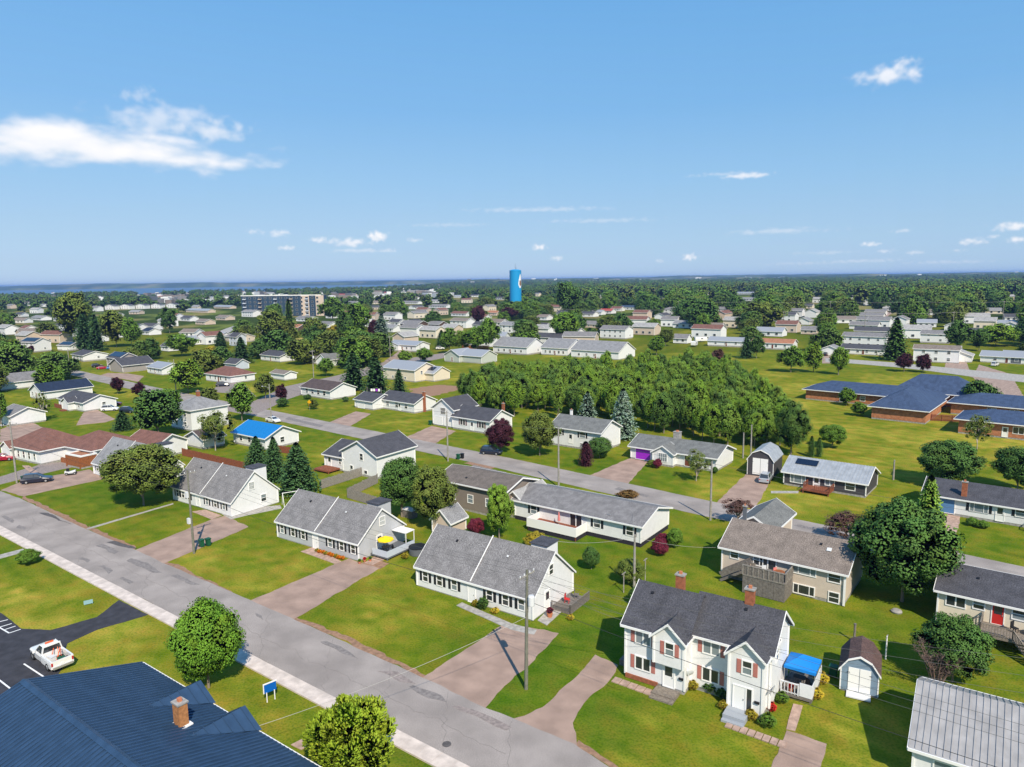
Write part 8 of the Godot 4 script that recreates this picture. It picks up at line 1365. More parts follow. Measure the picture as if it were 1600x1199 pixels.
func streets() -> void:
	for i in ROADS.size():
		var r := sheet("road", ROADS[i][1], .035 + i * .005, ROADS[i][0], self, .14)
		tag(r, "", "", "", "structure")
		if i == 0:
			for p in PATCHES.slice(0, 15): sheet("asphalt_repair", p[1], .044, p[0], r, .3, .008)
		if i == 1:
			for p in PATCHES.slice(15): sheet("asphalt_repair", p[1], .049, p[0], r, .3, .008)
	var r0: Node = get_node("road")
	for q in CRACKS:
		var a := Vector3(q[0], .042, q[1])
		var z := Vector3(q[2], .042, q[3])
		var side := (z - a).normalized().cross(Vector3.UP)
		var m := MB.new()
		var last := a
		var n := int(a.distance_to(z) / .8)
		for i in range(1, n + 1):
			var p := a.lerp(z, float(i) / n)
			p += side * soft.get_noise_2d(p.x * 30, p.z * 30) * .7
			m.bar(last, p, .035, .006)
			last = p
		part(m, "sealed_crack", "asphalt_patch", r0)
	for d in FIELDS: tag(sheet("dry_field", d[1], .012, d[0], self, 1.6), "", "", "", "structure")
	for d in DRIVES: tag(sheet("driveway", d[1], .026, d[0], self, .28), "", "", "", "structure")
	for s in SOIL: tag(sheet("soil_verge", s, .018, "soil_red", self, .55), "", "", "", "structure")
	for w in WALKS: tag(sheet("path", w[1], .05, w[0], self, .06), "", "", "", "structure")
	var lot := sheet("parking_lot", LOT, .022, "asphalt_black", self, .12)
	tag(lot, "", "", "", "structure")
	# sidewalk of poured slabs behind a low kerb
	var walk := Node3D.new()
	walk.name = "sidewalk"
	add_child(walk)
	tag(walk, "", "", "", "structure")
	var dir := (WALK_B - WALK_A).normalized()
	var count := 92
	for i in count:
		var a := WALK_A + dir * (i * 1.55) + WALK_N * .72
		var b := MB.new()
		b.obox(a + dir * .77 + Vector3(0, .03 + .004 * (i % 3), 0), dir * .767, Vector3(0, .1, 0), WALK_N * .74)
		part(b, "slab", "sidewalk", walk)
	var nth := 0
	for s in STONES:
		nth += 1
		var b := MB.new()
		var x := Vector3(cos(.6), 0, sin(.6))
		b.obox(Vector3(s[0], .03, s[1]), x * s[2] / 2, Vector3(0, .05, 0), Vector3(-x.z, 0, x.x) * .42)
		tag(part(b, "stepping_stone", "slab_pink", self), "pinkish paving stone number %d from the left in the %s front path" % [nth if nth < 8 else nth - 7, "left" if nth < 8 else "right"], "paving stone", "front path stones")
	# parking lines
	for q in PARKING_LINES:
		var b := MB.new()
		b.bar(Vector3(q[0], .03, q[1]), Vector3(q[2], .03, q[3]), .14, .008)
		part(b, "painted_line", "paint_white", lot)


# ---------------------------------------------------------------- far woods
func clear_of_views(p: Vector2, tall: float, reach: float) -> bool:
	var az := atan2(p.x, -p.y)
	var d := p.length()
	var seen := d * 36.0 / maxf(1.0, 36.0 - tall)
	for h in keep:
		if absf(az - h[0]) < h[2] + reach * .4 / d and d < h[1] + 8 and seen > h[1] + 4: return false
	return true

var keep := []      # [azimuth, distance, half width angle] of every building

func far_woods() -> void:
	for h in HOUSES:
		var q := Vector2(h.p[0], h.p[1])
		keep.append([atan2(q.x, -q.y), q.length(), (float(h.v[0][2]) * .42 + 1) / q.length()])
	var roofs := ["roof_grey", "roof_charcoal", "roof_light", "roof_brown", "roof_tan", "roof_metal", "roof_pale"]
	var walls := ["white", "white", "cream", "white", "sand"]
	for h in FAR_HOUSES:
		var side: String = "left" if h[0] < h[1] * .22 else ("right" if h[0] > -h[1] * .22 else "middle")
		var hs := thing("distant_house", "small %s house with %s roof among the trees of the %s distance" % [["white", "white", "cream", "white", "sand-coloured"][h[4]], ["grey", "charcoal", "light grey", "brown", "tan", "slate", "pale"][h[3]], side], "house", Vector3(h[0], 0, h[1]), h[5], "distant houses on the " + side)
		volume(hs, [0.0, 0.0, h[2], 9.0, 0.0, 3.0 if h[3] % 3 else 5.2, 2.1, "x", .5, walls[h[4]], roofs[h[3]]], "trim", "concrete", 0.0)
		for u in [-.3, 0.0, .3]: opening_frame(hs, Vector3(h[2] * u, 1.6, 4.55), 1.4, 1.2)
		var q := Vector2(h[0], h[1])
		keep.append([atan2(q.x, -q.y), q.length(), (h[2] * .4) / q.length()])
	keep.append([atan2(APARTMENT.x, -APARTMENT.z), 780.0, .06])
	keep.append([atan2(AT["tower"][0], -AT["tower"][1]), 640.0, .0125])
	rng.seed = 7
	var leaves := ["leaf_far", "leaf_green", "leaf_olive", "leaf_dark", "leaf_rust"]
	var sets := []
	for k in 10: sets.append([])
	var d := 300.0
	while d < 5200.0:
		var gap := 5.2 + d * .0032
		var n := int(d * 1.5 / gap)
		for i in n:
			var az := lerpf(-.75, .75, (i + rng.randf()) / n)
			var dd := d * (1 + rng.randf_range(-.02, .02))
			var p := Vector2(sin(az) * dd, -cos(az) * dd)
			var tall := rng.randf_range(7.5, 14.0) + minf(3.0, d * .003)
			if p.x > 90 and dd > 520: tall *= 1.35
			var wood := soft.get_noise_2d(p.x * .5, p.y * .5) + .5 * soft.get_noise_2d(p.x * .11 + 90, p.y * .16)
			if dd > 600 and wood > .18: continue
			var town := 1.0
			if dd < 620:
				town = .85
				if p.x > 20 and dd > 400: town = .8
				if p.x < -170 and p.x > -420 and dd > 420: town = .8
			elif az < .1 and dd < 1500: town = .55
			if dd < 420 and p.x > -185: town *= .7
			if dd < 345 and p.x > -60: continue
			if az < -.28 and dd > 3000: continue
			if rng.randf() > town: continue
			if not clear_of_views(p, tall, tall * .5): continue
			if p.distance_to(Vector2(-95, -420)) < 34: continue
			var kind := rng.randi() % 9
			kind = 2 if kind == 8 else kind % 4
			sets[kind + (0 if dd < 900 else 5)].append([p, tall])
		d *= 1.03
	for k in 10:
		if sets[k].is_empty(): continue
		var mm := MultiMesh.new()
		mm.transform_format = MultiMesh.TRANSFORM_3D
		mm.mesh = crown_of("broad", 1 if k < 5 else 0, k % 3)
		mm.instance_count = sets[k].size()
		for i in sets[k].size():
			var p: Vector2 = sets[k][i][0]
			var t: float = sets[k][i][1]
			var w := t * rng.randf_range(1.0, 1.5)
			mm.set_instance_transform(i, Transform3D(Basis(Vector3.UP, rng.randf() * TAU).scaled(Vector3(w, t, w)), Vector3(p.x, height_at(p.x, p.y) - t * .04, p.y)))
		var o := MultiMeshInstance3D.new()
		o.multimesh = mm
		o.material_override = mat(leaves[k % 5])
		o.name = numbered("distant_woods")
		add_child(o)
		tag(o, "distant mixed woods and garden trees fading toward the horizon", "woods", "distant woods", "stuff")

# small pale farm and town buildings on the far plain
func far_specks() -> void:
	rng.seed = 31
	var roofs := ["white", "roof_pale", "roof_grey", "white", "roof_tan"]
	var mm := {}
	for i in 420:
		var d := 1500.0 * pow(5.0, rng.randf())
		var az := rng.randf_range(-.68, .68)
		if i > 300:
			az = rng.randf_range(-.5, -.1)
			d = 1400.0 * pow(2.0, rng.randf())
		if az < -.25 and d > 2800: continue
		var x := sin(az) * d
		var z := -cos(az) * d
		var m: String = roofs[rng.randi() % 5]
		if not mm.has(m): mm[m] = MB.new()
		var b: MB = mm[m]
		var l := rng.randf_range(8, 26) * (1 + d / 5000)
		var a := rng.randf() * PI
		var u := Vector3(cos(a), 0, sin(a))
		var y := height_at(x, z)
		b.obox(Vector3(x, y + 4, z), u * l / 2, Vector3(0, 4.5, 0), Vector3(-u.z, 0, u.x) * 5)
	for m in mm: tag(part(mm[m], "distant_buildings", m, self), "tiny pale buildings scattered over the far plain", "buildings", "far plain buildings", "stuff")


# ---------------------------------------------------------------- sky: clear air and scattered fair-weather clouds
func sky_at(az: float, el: float) -> Vector3:
	var stops := [[0.0, Vector3(.42, .565, .73)], [.05, Vector3(.37, .555, .745)], [.13, Vector3(.275, .5, .755)], [.22, Vector3(.19, .425, .735)], [.36, Vector3(.14, .37, .7)], [.8, Vector3(.09, .28, .6)], [1.58, Vector3(.065, .23, .53)]]
	var c: Vector3 = stops[0][1]
	for i in stops.size() - 1:
		if el >= stops[i][0]: c = (stops[i][1] as Vector3).lerp(stops[i + 1][1], clampf((el - stops[i][0]) / (stops[i + 1][0] - stops[i][0]), 0, 1))
	return c * .74 * (1.0 + .05 * cos(az + .9)) + Vector3(.03, .018, .004) * maxf(0, cos(az + .9)) * (1 - minf(1, el * 2))

func make_sky() -> ImageTexture:
	var W := 4096
	var Hh := 2048
	var im := Image.create(W, Hh, false, Image.FORMAT_RGB8)
	im.fill(Color(.3, .32, .28))
	for y in Hh / 2 + 8:
		var el := maxf(0.0, PI / 2 - PI * (y + .5) / Hh)
		for k in 128:
			var c := sky_at(TAU * (k + .5) / 128, el)
			im.fill_rect(Rect2i(k * 32, y, 32, 1), Color(c.x, c.y, c.z).linear_to_srgb())
	var f := FastNoiseLite.new()
	f.noise_type = FastNoiseLite.TYPE_SIMPLEX_SMOOTH
	f.frequency = 1.0
	f.fractal_octaves = 5
	f.seed = 3
	var all := CLOUDS.duplicate()
	rng.seed = 90
	for i in 60:      # the same kind of sky goes on all round
		var az := rng.randf_range(.8, TAU - .8)
		var el := .02 + .33 * pow(rng.randf(), 2.2)
		var w := rng.randf_range(.012, .05) * (.5 + el * 5)
		all.append([az, el, w, w * rng.randf_range(.12, .3), rng.randf_range(.35, .9), 100.0 + i])
	for c in all:
		var hw: float = c[2]
		var hh: float = c[3]
		var x0 := int((c[0] - hw * 1.4) / TAU * W)
		var x1 := int((c[0] + hw * 1.4) / TAU * W) + 1
		var y0 := int((PI / 2 - c[1] - hh * 1.7) / PI * Hh)
		var y1 := int((PI / 2 - c[1] + hh * 1.5) / PI * Hh) + 1
		for y in range(maxi(0, y0), mini(Hh / 2, y1)):
			var ev: float = ((PI / 2 - PI * (y + .5) / Hh) - c[1]) / hh
			for x in range(x0, x1):
				var u: float = (TAU * (x + .5) / W - c[0]) / hw
				var n := f.get_noise_3d(u * 2.2 * maxf(1, hw / hh * .16), ev * 1.1, c[5] * 3.7)
				var v := ev * (1.0 if ev > 0 else 1.25)
				var a := 1.0 - sqrt(u * u + v * v) + n * .75
				a = smoothstep(.02, .95, a) * c[4]
				if a <= .004: continue
				var px := posmod(x, W)
				var old := im.get_pixel(px, y).srgb_to_linear()
				var lift := clampf(.75 + .25 * ev + n * .5, .45, 1.0)
				var cl := Color(.7, .69, .7).lerp(Color(.48, .54, .61), 1 - lift)
				im.set_pixel(px, y, old.lerp(cl, a).linear_to_srgb())
	return ImageTexture.create_from_image(im)


# ---------------------------------------------------------------- large structures of their own kind
func ribs(root: Node3D, vol: Array, side: String, gap: float, m: String) -> void:
	var f := face(vol, side)
	var half: float = vol[3] / 2
	var ov: float = vol[8]
	var len: float = vol[2] + 2 * ov
	var k: float = vol[6] / half
	var b := MB.new()
	var n := int(len / gap)
	for i in n + 1:
		var u := -len / 2 + .03 + (len - .06) * i / n
		var lo := f.origin + f.basis.x * u + f.basis.z * (ov - .08) + Vector3(0, vol[5] - (ov - .08) * k + .21, 0)
		var hi := f.origin + f.basis.x * u - f.basis.z * (half - .02) + Vector3(0, vol[5] + vol[6] + .2, 0)
		b.bar(lo, hi, .12 if m == "metal_blue" else .06, .1 if m == "metal_blue" else .05)
	tag(part(b, "roof_ribs", m, root), "", "", "", "stuff")

func blue_building() -> void:
	# far end of the eave at (-32.9, -58.4), ridge 9 m in from it; the building runs on below the frame
	var turn := deg_to_rad(-35.9)
	var e := Vector3(cos(turn), 0, -sin(turn))
	var inward := Vector3(e.z, 0, -e.x) * -1.0
	if inward.x > 0: inward = -inward
	var L := 30.0
	var c := Vector3(-32.9, 0, -58.4) + e * (L / 2 + .6) + inward * 9.0
	var vol := [0.0, 0.0, L, 17.0, 0.0, 3.1, 2.58, "x", .5, "brick_tan", "metal_blue"]
	# its eave that the camera sees is on the side away from -inward
	var root := thing("community_hall", "low building with ribbed dark blue metal roof in the lower left corner", "building", c, turn)
	volume(root, vol)
	for s in ["f", "b"]: ribs(root, vol, s, .45, "metal_blue")
	var b := MB.new()
	b.sweep(PackedVector2Array([Vector2(-.3, 5.8), Vector2(0, 5.95), Vector2(.3, 5.8), Vector2(.3, 5.86), Vector2(0, 6.01), Vector2(-.3, 5.86)]), -L / 2 - .5, L / 2 + .5, "x")
	part(b, "ridge_cap", "metal_blue", root)
	# two gablets over the back eave, each a small ridge running back into the slope
	for key in ["gab1", "gab2"]:
		var gp := root.transform.affine_inverse() * Vector3(AT[key][0], 0, AT[key][1])
		var x := gp.x
		var z0 := -9.15
		var y0 := 3.2
		var rise := 1.25
		var hw := 2.0
		var back := z0 + rise / (2.58 / 8.5) + .35
		var apex := Vector3(x, y0 + rise, z0)
		for s in [-1, 1]:
			var g := MB.new()
			g.quad(apex, Vector3(x, y0 + rise, back), Vector3(x, y0 + rise - .05, back), Vector3(x + s * hw, y0, z0))
			g.tri(apex, Vector3(x + s * hw, y0, z0), Vector3(x, y0 + rise, back))
			for i in 6:
				var t := (i + .5) / 6.0
				g.bar(Vector3(x, y0 + rise + .03, lerpf(z0, back, t)), Vector3(x + s * hw * (1 - t), lerpf(y0, y0 + rise, t) + .03, z0 + (back - z0) * t * .98), .06, .06)
			part(g, "gablet_slope", "metal_blue", root)
		var t := MB.new()
		t.tri(Vector3(x - hw, y0, z0 + .02), Vector3(x + hw, y0, z0 + .02), apex)
		part(t, "gablet_face", "trim", root)
	# chimney: 3 m in from the eave
	var cp := root.transform.affine_inverse() * Vector3(-24.4, 0, -47.6)
	chimney(root, cp.x, cp.z, roof_y(vol, cp.x, cp.z) - .4, roof_y(vol, cp.x, cp.z) + 1.7, .85, "brick_tan")
	boxpart("flashing", Vector3(cp.x, roof_y(vol, cp.x, cp.z) + .0, cp.z), Vector3(1.25, .1, 1.1), "trim", root)

func water_tower() -> void:
	var root := thing("water_tower", "tall bright blue cylindrical water tower with white emblem on the horizon", "water tower", Vector3(AT["tower"][0], 0, AT["tower"][1]))
	var b := MB.new()
	b.lathe(PackedVector2Array([Vector2(6.6, 0), Vector2(6.6, 45.5), Vector2(6.5, 46.2), Vector2(4, 47.1), Vector2(0, 47.4)]), 40)
	part(b, "tank", "tank_blue", root)
	b = MB.new()
	b.lathe(PackedVector2Array([Vector2(6.55, 45.4), Vector2(6.75, 45.5), Vector2(6.75, 45.8), Vector2(6.55, 45.9)]), 40)
	part(b, "rim", "tank_blue", root)
	b = MB.new()
	b.tube(PackedVector3Array([Vector3(0, 47, 0), Vector3(0, 54, 0)]), PackedFloat32Array([.22, .1]), 6)
	b.tube(PackedVector3Array([Vector3(1.2, 47, 0), Vector3(1.2, 50, 0)]), PackedFloat32Array([.12, .08]), 6)
	part(b, "mast", "door_grey", root)
	# the emblem is painted on the right side of the tank: a white figure with a brown middle
	var mark := func(a0: float, a1: float, outline2: Array, called: String, m: String, r: float):
		var e := MB.new()
		for i in outline2.size() - 1:
			var p: Array = outline2[i]
			var q: Array = outline2[i + 1]
			for k in 6:
				var f := func(row: Array, t: float) -> Vector3:
					var g: float = lerpf(a0 + (a1 - a0) * row[1], a0 + (a1 - a0) * row[2], t)
					return Vector3(sin(g) * r, row[0], cos(g) * r)
				e.quad(f.call(p, k / 6.0), f.call(p, (k + 1) / 6.0), f.call(q, (k + 1) / 6.0), f.call(q, k / 6.0))
		part(e, called, m, root)
	mark.call(.5, 1.45, [[26.5, .3, .7], [29, .05, .95], [32, .0, 1.0], [36, .1, .9], [39, .25, .75], [42, .45, .55]], "emblem", "tank_white", 6.62)
	mark.call(.7, 1.25, [[29, .2, .9], [31, .0, 1.0], [34, .1, .9], [35, .3, .7]], "emblem_centre", "tank_brown", 6.65)

func apartment() -> void:
	var turn := deg_to_rad(-8)
	var root := thing("apartment_block", "long dark five-storey apartment block with tan end bays", "apartment building", APARTMENT, turn)
	var L := 92.0
	boxpart("wall", Vector3(0, 11, -8), Vector3(L, 22, 16), "dark_blue", root)
	boxpart("roof", Vector3(0, 22.2, -8), Vector3(L - .6, .4, 15.4), "roof_pale", root)
	boxpart("parapet", Vector3(0, 22.4, .1), Vector3(L + .4, .9, .5), "trim", root)
	for x in [28.0, 44.5]: boxpart("tan_bay", Vector3(x, 11, .0), Vector3(9, 22.0, 1.0), "sand", root)
	for f in 5:
		for i in 15:
			var x := -42.0 + i * 6.0
			var tan_bay: bool = absf(x - 28) < 4.6 or absf(x - 44.5) < 4.6
			var w := opening_frame(root, Vector3(x, 2.4 + f * 4.3, .55 if tan_bay else .05), 2.2 if i % 3 else 3.0, 2.0)
			if i % 3 == 0: boxpart("balcony", Vector3(x, 1.2 + f * 4.3, 1.0), Vector3(3.6, 1.1, 1.6), "trim_taupe" if i % 2 else "blue_grey", root)

func opening_frame(root: Node3D, p: Vector3, w: float, h: float) -> Node3D:
	var fr := put(shape("af%.1f" % w, func(b: MB): ring(b, w, h, .12, -.1, .12)), "window", "pale_grey", root)
	fr.position = p
	put(shape("ag%.1f" % w, func(b: MB): b.box(Vector3(0, 0, .0), Vector3(w, h, .1))), "pane", "glass", fr)
	return fr


func _ready() -> void:
	# camera
	var cam := Camera3D.new()
	cam.name = "camera"
	var pitch := atan((599.5 - 437.0) / 1110.0)
	var fw := Vector3(0, -sin(pitch), -cos(pitch))
	var up0 := Vector3(0, cos(pitch), -sin(pitch))
	var roll := deg_to_rad(.8)
	var right := Vector3.RIGHT * cos(roll) - up0 * sin(roll)
	var up := Vector3.RIGHT * sin(roll) + up0 * cos(roll)
	cam.transform = Transform3D(Basis(right, up, -fw), Vector3(0, 36, 0))
	cam.fov = rad_to_deg(2 * atan(599.5 / 1110.0))
	cam.near = .5
	cam.far = 40000
	add_child(cam)
	# sky, exposure, haze
	var env := Environment.new()
	env.background_mode = Environment.BG_SKY
	var pano := PanoramaSkyMaterial.new()
	pano.panorama = make_sky()
	env.sky = Sky.new()
	env.sky.sky_material = pano
	env.tonemap_mode = Environment.TONE_MAPPER_LINEAR
	env.tonemap_exposure = 1.5
	env.fog_enabled = true
	env.fog_density = 0.00008
	env.fog_light_color = Color(.6, .76, 1.0)
	env.sdfgi_enabled = true
	env.ssao_enabled = true
	env.ssil_enabled = true
	var we := WorldEnvironment.new()
	we.name = "world"
	we.environment = env
	add_child(we)
	# the sun stands behind the camera, a little to the right, 44 degrees up
	var sun := DirectionalLight3D.new()
	sun.name = "sun"
	sun.light_energy = 1.26
	sun.light_color = Color(1.0, .955, .88)
	sun.light_angular_distance = .55
	sun.shadow_enabled = true
	var az := deg_to_rad(-17.0)
	var el := deg_to_rad(44.0)
	add_child(sun)
	sun.look_at_from_position(Vector3.ZERO, Vector3(sin(az) * cos(el), -sin(el), -cos(az) * cos(el)))
	materials()
	ground()
	streets()
	print("ground ", Time.get_ticks_msec())
	for h in HOUSES: furnish(house(h), h)
	blue_building()
	water_tower()
	apartment()
	print("houses ", Time.get_ticks_msec())
	var sd := 0
	for t in TREES:
		sd += 1
		tree(t[0], t[1], Vector3(t[2], 0, t[3]), t[4], t[5], t[6], sd, t[7], t[8], t[9], t[10])
	for t in GROVE:
		sd += 1
		tree("pine", t[0], Vector3(t[1], 0, t[2]), t[3], t[4], 1, sd, "pine_tree", "green pine standing in the dense grove behind the houses", "tree", "pines of the dense grove")
	far_woods()
	far_specks()
	print("trees ", Time.get_ticks_msec())
	vehicles()
	poles()
	yard_things()
	print("done ", Time.get_ticks_msec())

# details that belong to one house only
func furnish(root: Node3D, h: Dictionary) -> void:
	var l: String = h.l
	if l.begins_with("white building with ribbed grey"):
		for s in ["f", "b"]: ribs(root, h.v[0], s, .42, "metal_grey")
	elif l.begins_with("charcoal bungalow"):
		for s in ["f", "b"]: ribs(root, h.v[0], s, .5, "metal_pale")
		deck(root, -2.5, 1.7, 4.0, 7.0, .7, "red_wood")
		railing(root, [Vector3(1.7, .7, 4.1), Vector3(1.7, .7, 6.9), Vector3(-.6, .7, 6.9)], .9, "red_wood")
		railing(root, [Vector3(-2.5, .7, 4.1), Vector3(-2.5, .7, 6.4)], .9, "red_wood")
		steps(root, Vector3(-2.6, 0, 5.6), Vector3(-1, 0, 0), 1.4, .6, 3, "red_wood")
	elif l.begins_with("long white bungalow"):
		# closed white deck parapet with a reddish floor
		var x0 := -6.0
		var x1 := 2.1
		deck(root, x0, x1, 4.5, 7.6, 1.0, "red_wood", "dark_base")
		var b := MB.new()
		b.box(Vector3((x0 + x1) / 2, 1.3, 7.6), Vector3(x1 - x0 + .2, 1.3, .1))
		part(b, "deck_panel", "trim", root)
		for x in [x0, x1]: boxpart("deck_panel", Vector3(x, 1.3, 6.04), Vector3(.1, 1.3, 3.0), "trim", root)
		boxpart("bench", Vector3(-3.2, 1.3, 7.2), Vector3(3.8, .5, .5), "orange_wood", root)
		boxpart("planter", Vector3(.2, 1.3, 7.2), Vector3(1.2, .5, .5), "pink_cloth", root)
	elif l.begins_with("beige split-level"):
		deck(root, -3.3, 1.4, 4.3, 7.3, 2.3, "old_wood")
		for q in [[Vector3(-3.3, 0, 7.3), Vector3(1.4, 0, 7.3)], [Vector3(1.4, 0, 4.4), Vector3(1.4, 0, 7.3)]]:
			var n := 8 if q[0].z == q[1].z else 5
			for i in n:
				var a: Vector3 = q[0].lerp(q[1], float(i) / n)
				var e: Vector3 = q[0].lerp(q[1], float(i + 1) / n)
				var b := MB.new()
				b.bar(a + Vector3(0, 2.8, 0), e.lerp(a, .2) + Vector3(0, 2.8, 0), .04, 1.0)
				part(b, "deck_panel", "old_wood", root)
				b = MB.new()
				b.bar(a + Vector3(0, 2.2, 0), a + Vector3(0, 3.4, 0), .14, .16)
				part(b, "deck_post", "grey_wood", root)
				b = MB.new()
				b.bar(a + Vector3(0, 3.34, 0), e + Vector3(0, 3.34, 0), .14, .1)
				b.bar(a + Vector3(0, 2.2, 0), e + Vector3(0, 2.2, 0), .14, .16)
				part(b, "deck_rail", "grey_wood", root)
				b = MB.new()
				b.bar(a + Vector3(0, 1.05, 0), e.lerp(a, .03) + Vector3(0, 1.05, 0), .04, 2.0)
				part(b, "skirt_panel", "old_wood", root)
		var st := MB.new()
		for s in [4.6, 5.8]:
			st.bar(Vector3(-3.3, 2.2, s), Vector3(-6.5, .1, s), .08, .3)
			st.bar(Vector3(-3.3, 2.95, s), Vector3(-6.5, .85, s), .06, .7)
		for i in 9: st.box(Vector3(-3.5 - i * .35, 2.1 - i * .23, 5.2), Vector3(.3, .05, 1.2))
		part(st, "stairs", "old_wood", root)
		boxpart("downspout", Vector3(h.v[0][2] / 2 + .02, 1.8, h.v[0][3] / 2 + .14), Vector3(.22, 3.4, .14), "trim", root)
	elif l.begins_with("cream house with red"):
		deck(root, -3.8, 4.0, 4.25, 7.2, 1.5, "pale_wood")
		railing(root, [Vector3(-3.8, 1.5, 4.4), Vector3(-3.8, 1.5, 7.2), Vector3(-1.2, 1.5, 7.2)], 1.0, "pale_wood", .22)
		railing(root, [Vector3(.2, 1.5, 7.2), Vector3(4.0, 1.5, 7.2)], 1.0, "pale_wood", .22)
		railing(root, [Vector3(-1.2, 1.5, 7.2), Vector3(.6, .05, 9.2)], 1.0, "pale_wood", .2)
		railing(root, [Vector3(.2, 1.5, 7.2), Vector3(2.0, .05, 9.0)], 1.0, "pale_wood", .2)
		railing(root, [Vector3(-5.6, .2, 5.4), Vector3(-3.8, 1.5, 5.4)], 1.0, "old_wood", .3)
		var st := MB.new()
		for i in 8:
			var p := Vector3(-.5, 1.4, 7.3).lerp(Vector3(1.3, .12, 9.1), i / 7.0)
			st.obox(p, Vector3(.6, 0, -.1), Vector3(0, .03, 0), Vector3(.1, 0, .14))
		part(st, "stairs", "pale_wood", root)
	elif l.begins_with("white two-storey semi"):
		dish(root, Vector3(-1.7, 1.8, 3.3), .7, .5)
		dish(root, Vector3(5.2, 2.2, 2.6), 1.6, .5)
		boxpart("side_step", Vector3(-8.2, .25, 1.0), Vector3(1.2, .6, 2.4), "old_wood", root)
		# fenced side patio
		deck(root, 5.0, 7.6, -4.8, -.8, .4, "old_wood")
		railing(root, [Vector3(5.1, .4, -.8), Vector3(6.5, .4, -.8)], 1.0, "rail_white", .25)
		for q in [[Vector3(7.6, .4, -.8), Vector3(7.6, .4, -4.8)], [Vector3(6.6, .4, -.8), Vector3(7.6, .4, -.8)]]:
			var b := MB.new()
			b.bar(q[0] + Vector3(0, .65, 0), q[1] + Vector3(0, .65, 0), .05, 1.2)
			part(b, "patio_screen", "rail_white", root)
	elif l.begins_with("pale grey semi"):
		deck(root, 8.3, 11.3, -3.0, 2.2, .5, "door_grey")
		for q in [[Vector3(8.6, .5, 2.2), Vector3(11.3, .5, 2.2)], [Vector3(11.3, .5, 2.2), Vector3(11.3, .5, -3.0)]]:
			var b := MB.new()
			b.bar(q[0] + Vector3(0, .3, 0), q[1] + Vector3(0, .3, 0), .05, .95)
			part(b, "deck_panel", "blue_grey", root)
		boxpart("awning", Vector3(9.6, 2.4, -2.7), Vector3(2.5, .1, 1.8), "trim", root)
		for z in [-1.9, -3.5]: boxpart("awning_post", Vector3(10.8, 1.25, z), Vector3(.08, 2.4, .08), "trim", root)
		dish(root, Vector3(-8.4, 2.4, 3.6), -.9, .5)
	elif l.begins_with("white semi-detached cape house with black"):
		railing(root, [Vector3(8.5, 0, .9), Vector3(10.8, 0, .9), Vector3(10.8, 0, -3.4)], 1.0, "old_wood", .16)
		deck(root, 8.3, 10.8, -3.4, .9, .25, "old_wood")
	elif l.begins_with("white house with dark grey roof, forward"):
		deck(root, -2.6, 1.6, 5.1, 8.0, .6, "red_wood")
	elif l.begins_with("white bungalow with blue garage"):
		deck(root, 3.6, 7.8, 4.25, 6.6, .8, "old_wood", "old_wood")
		railing(root, [Vector3(3.6, .8, 4.3), Vector3(3.6, .8, 6.6), Vector3(7.8, .8, 6.6), Vector3(7.8, .8, 4.3)], .9, "old_wood", .25)
	elif l.begins_with("sprawling white house"):
		for x in [12.2, 17.0]: boxpart("porch_post", Vector3(x, 1.2, 3.1), Vector3(.18, 2.4, .18), "orange_wood", root)
		boxpart("porch_wall", Vector3(9.2, .5, 1.6), Vector3(3.2, 1.0, .4), "orange_wood", root)

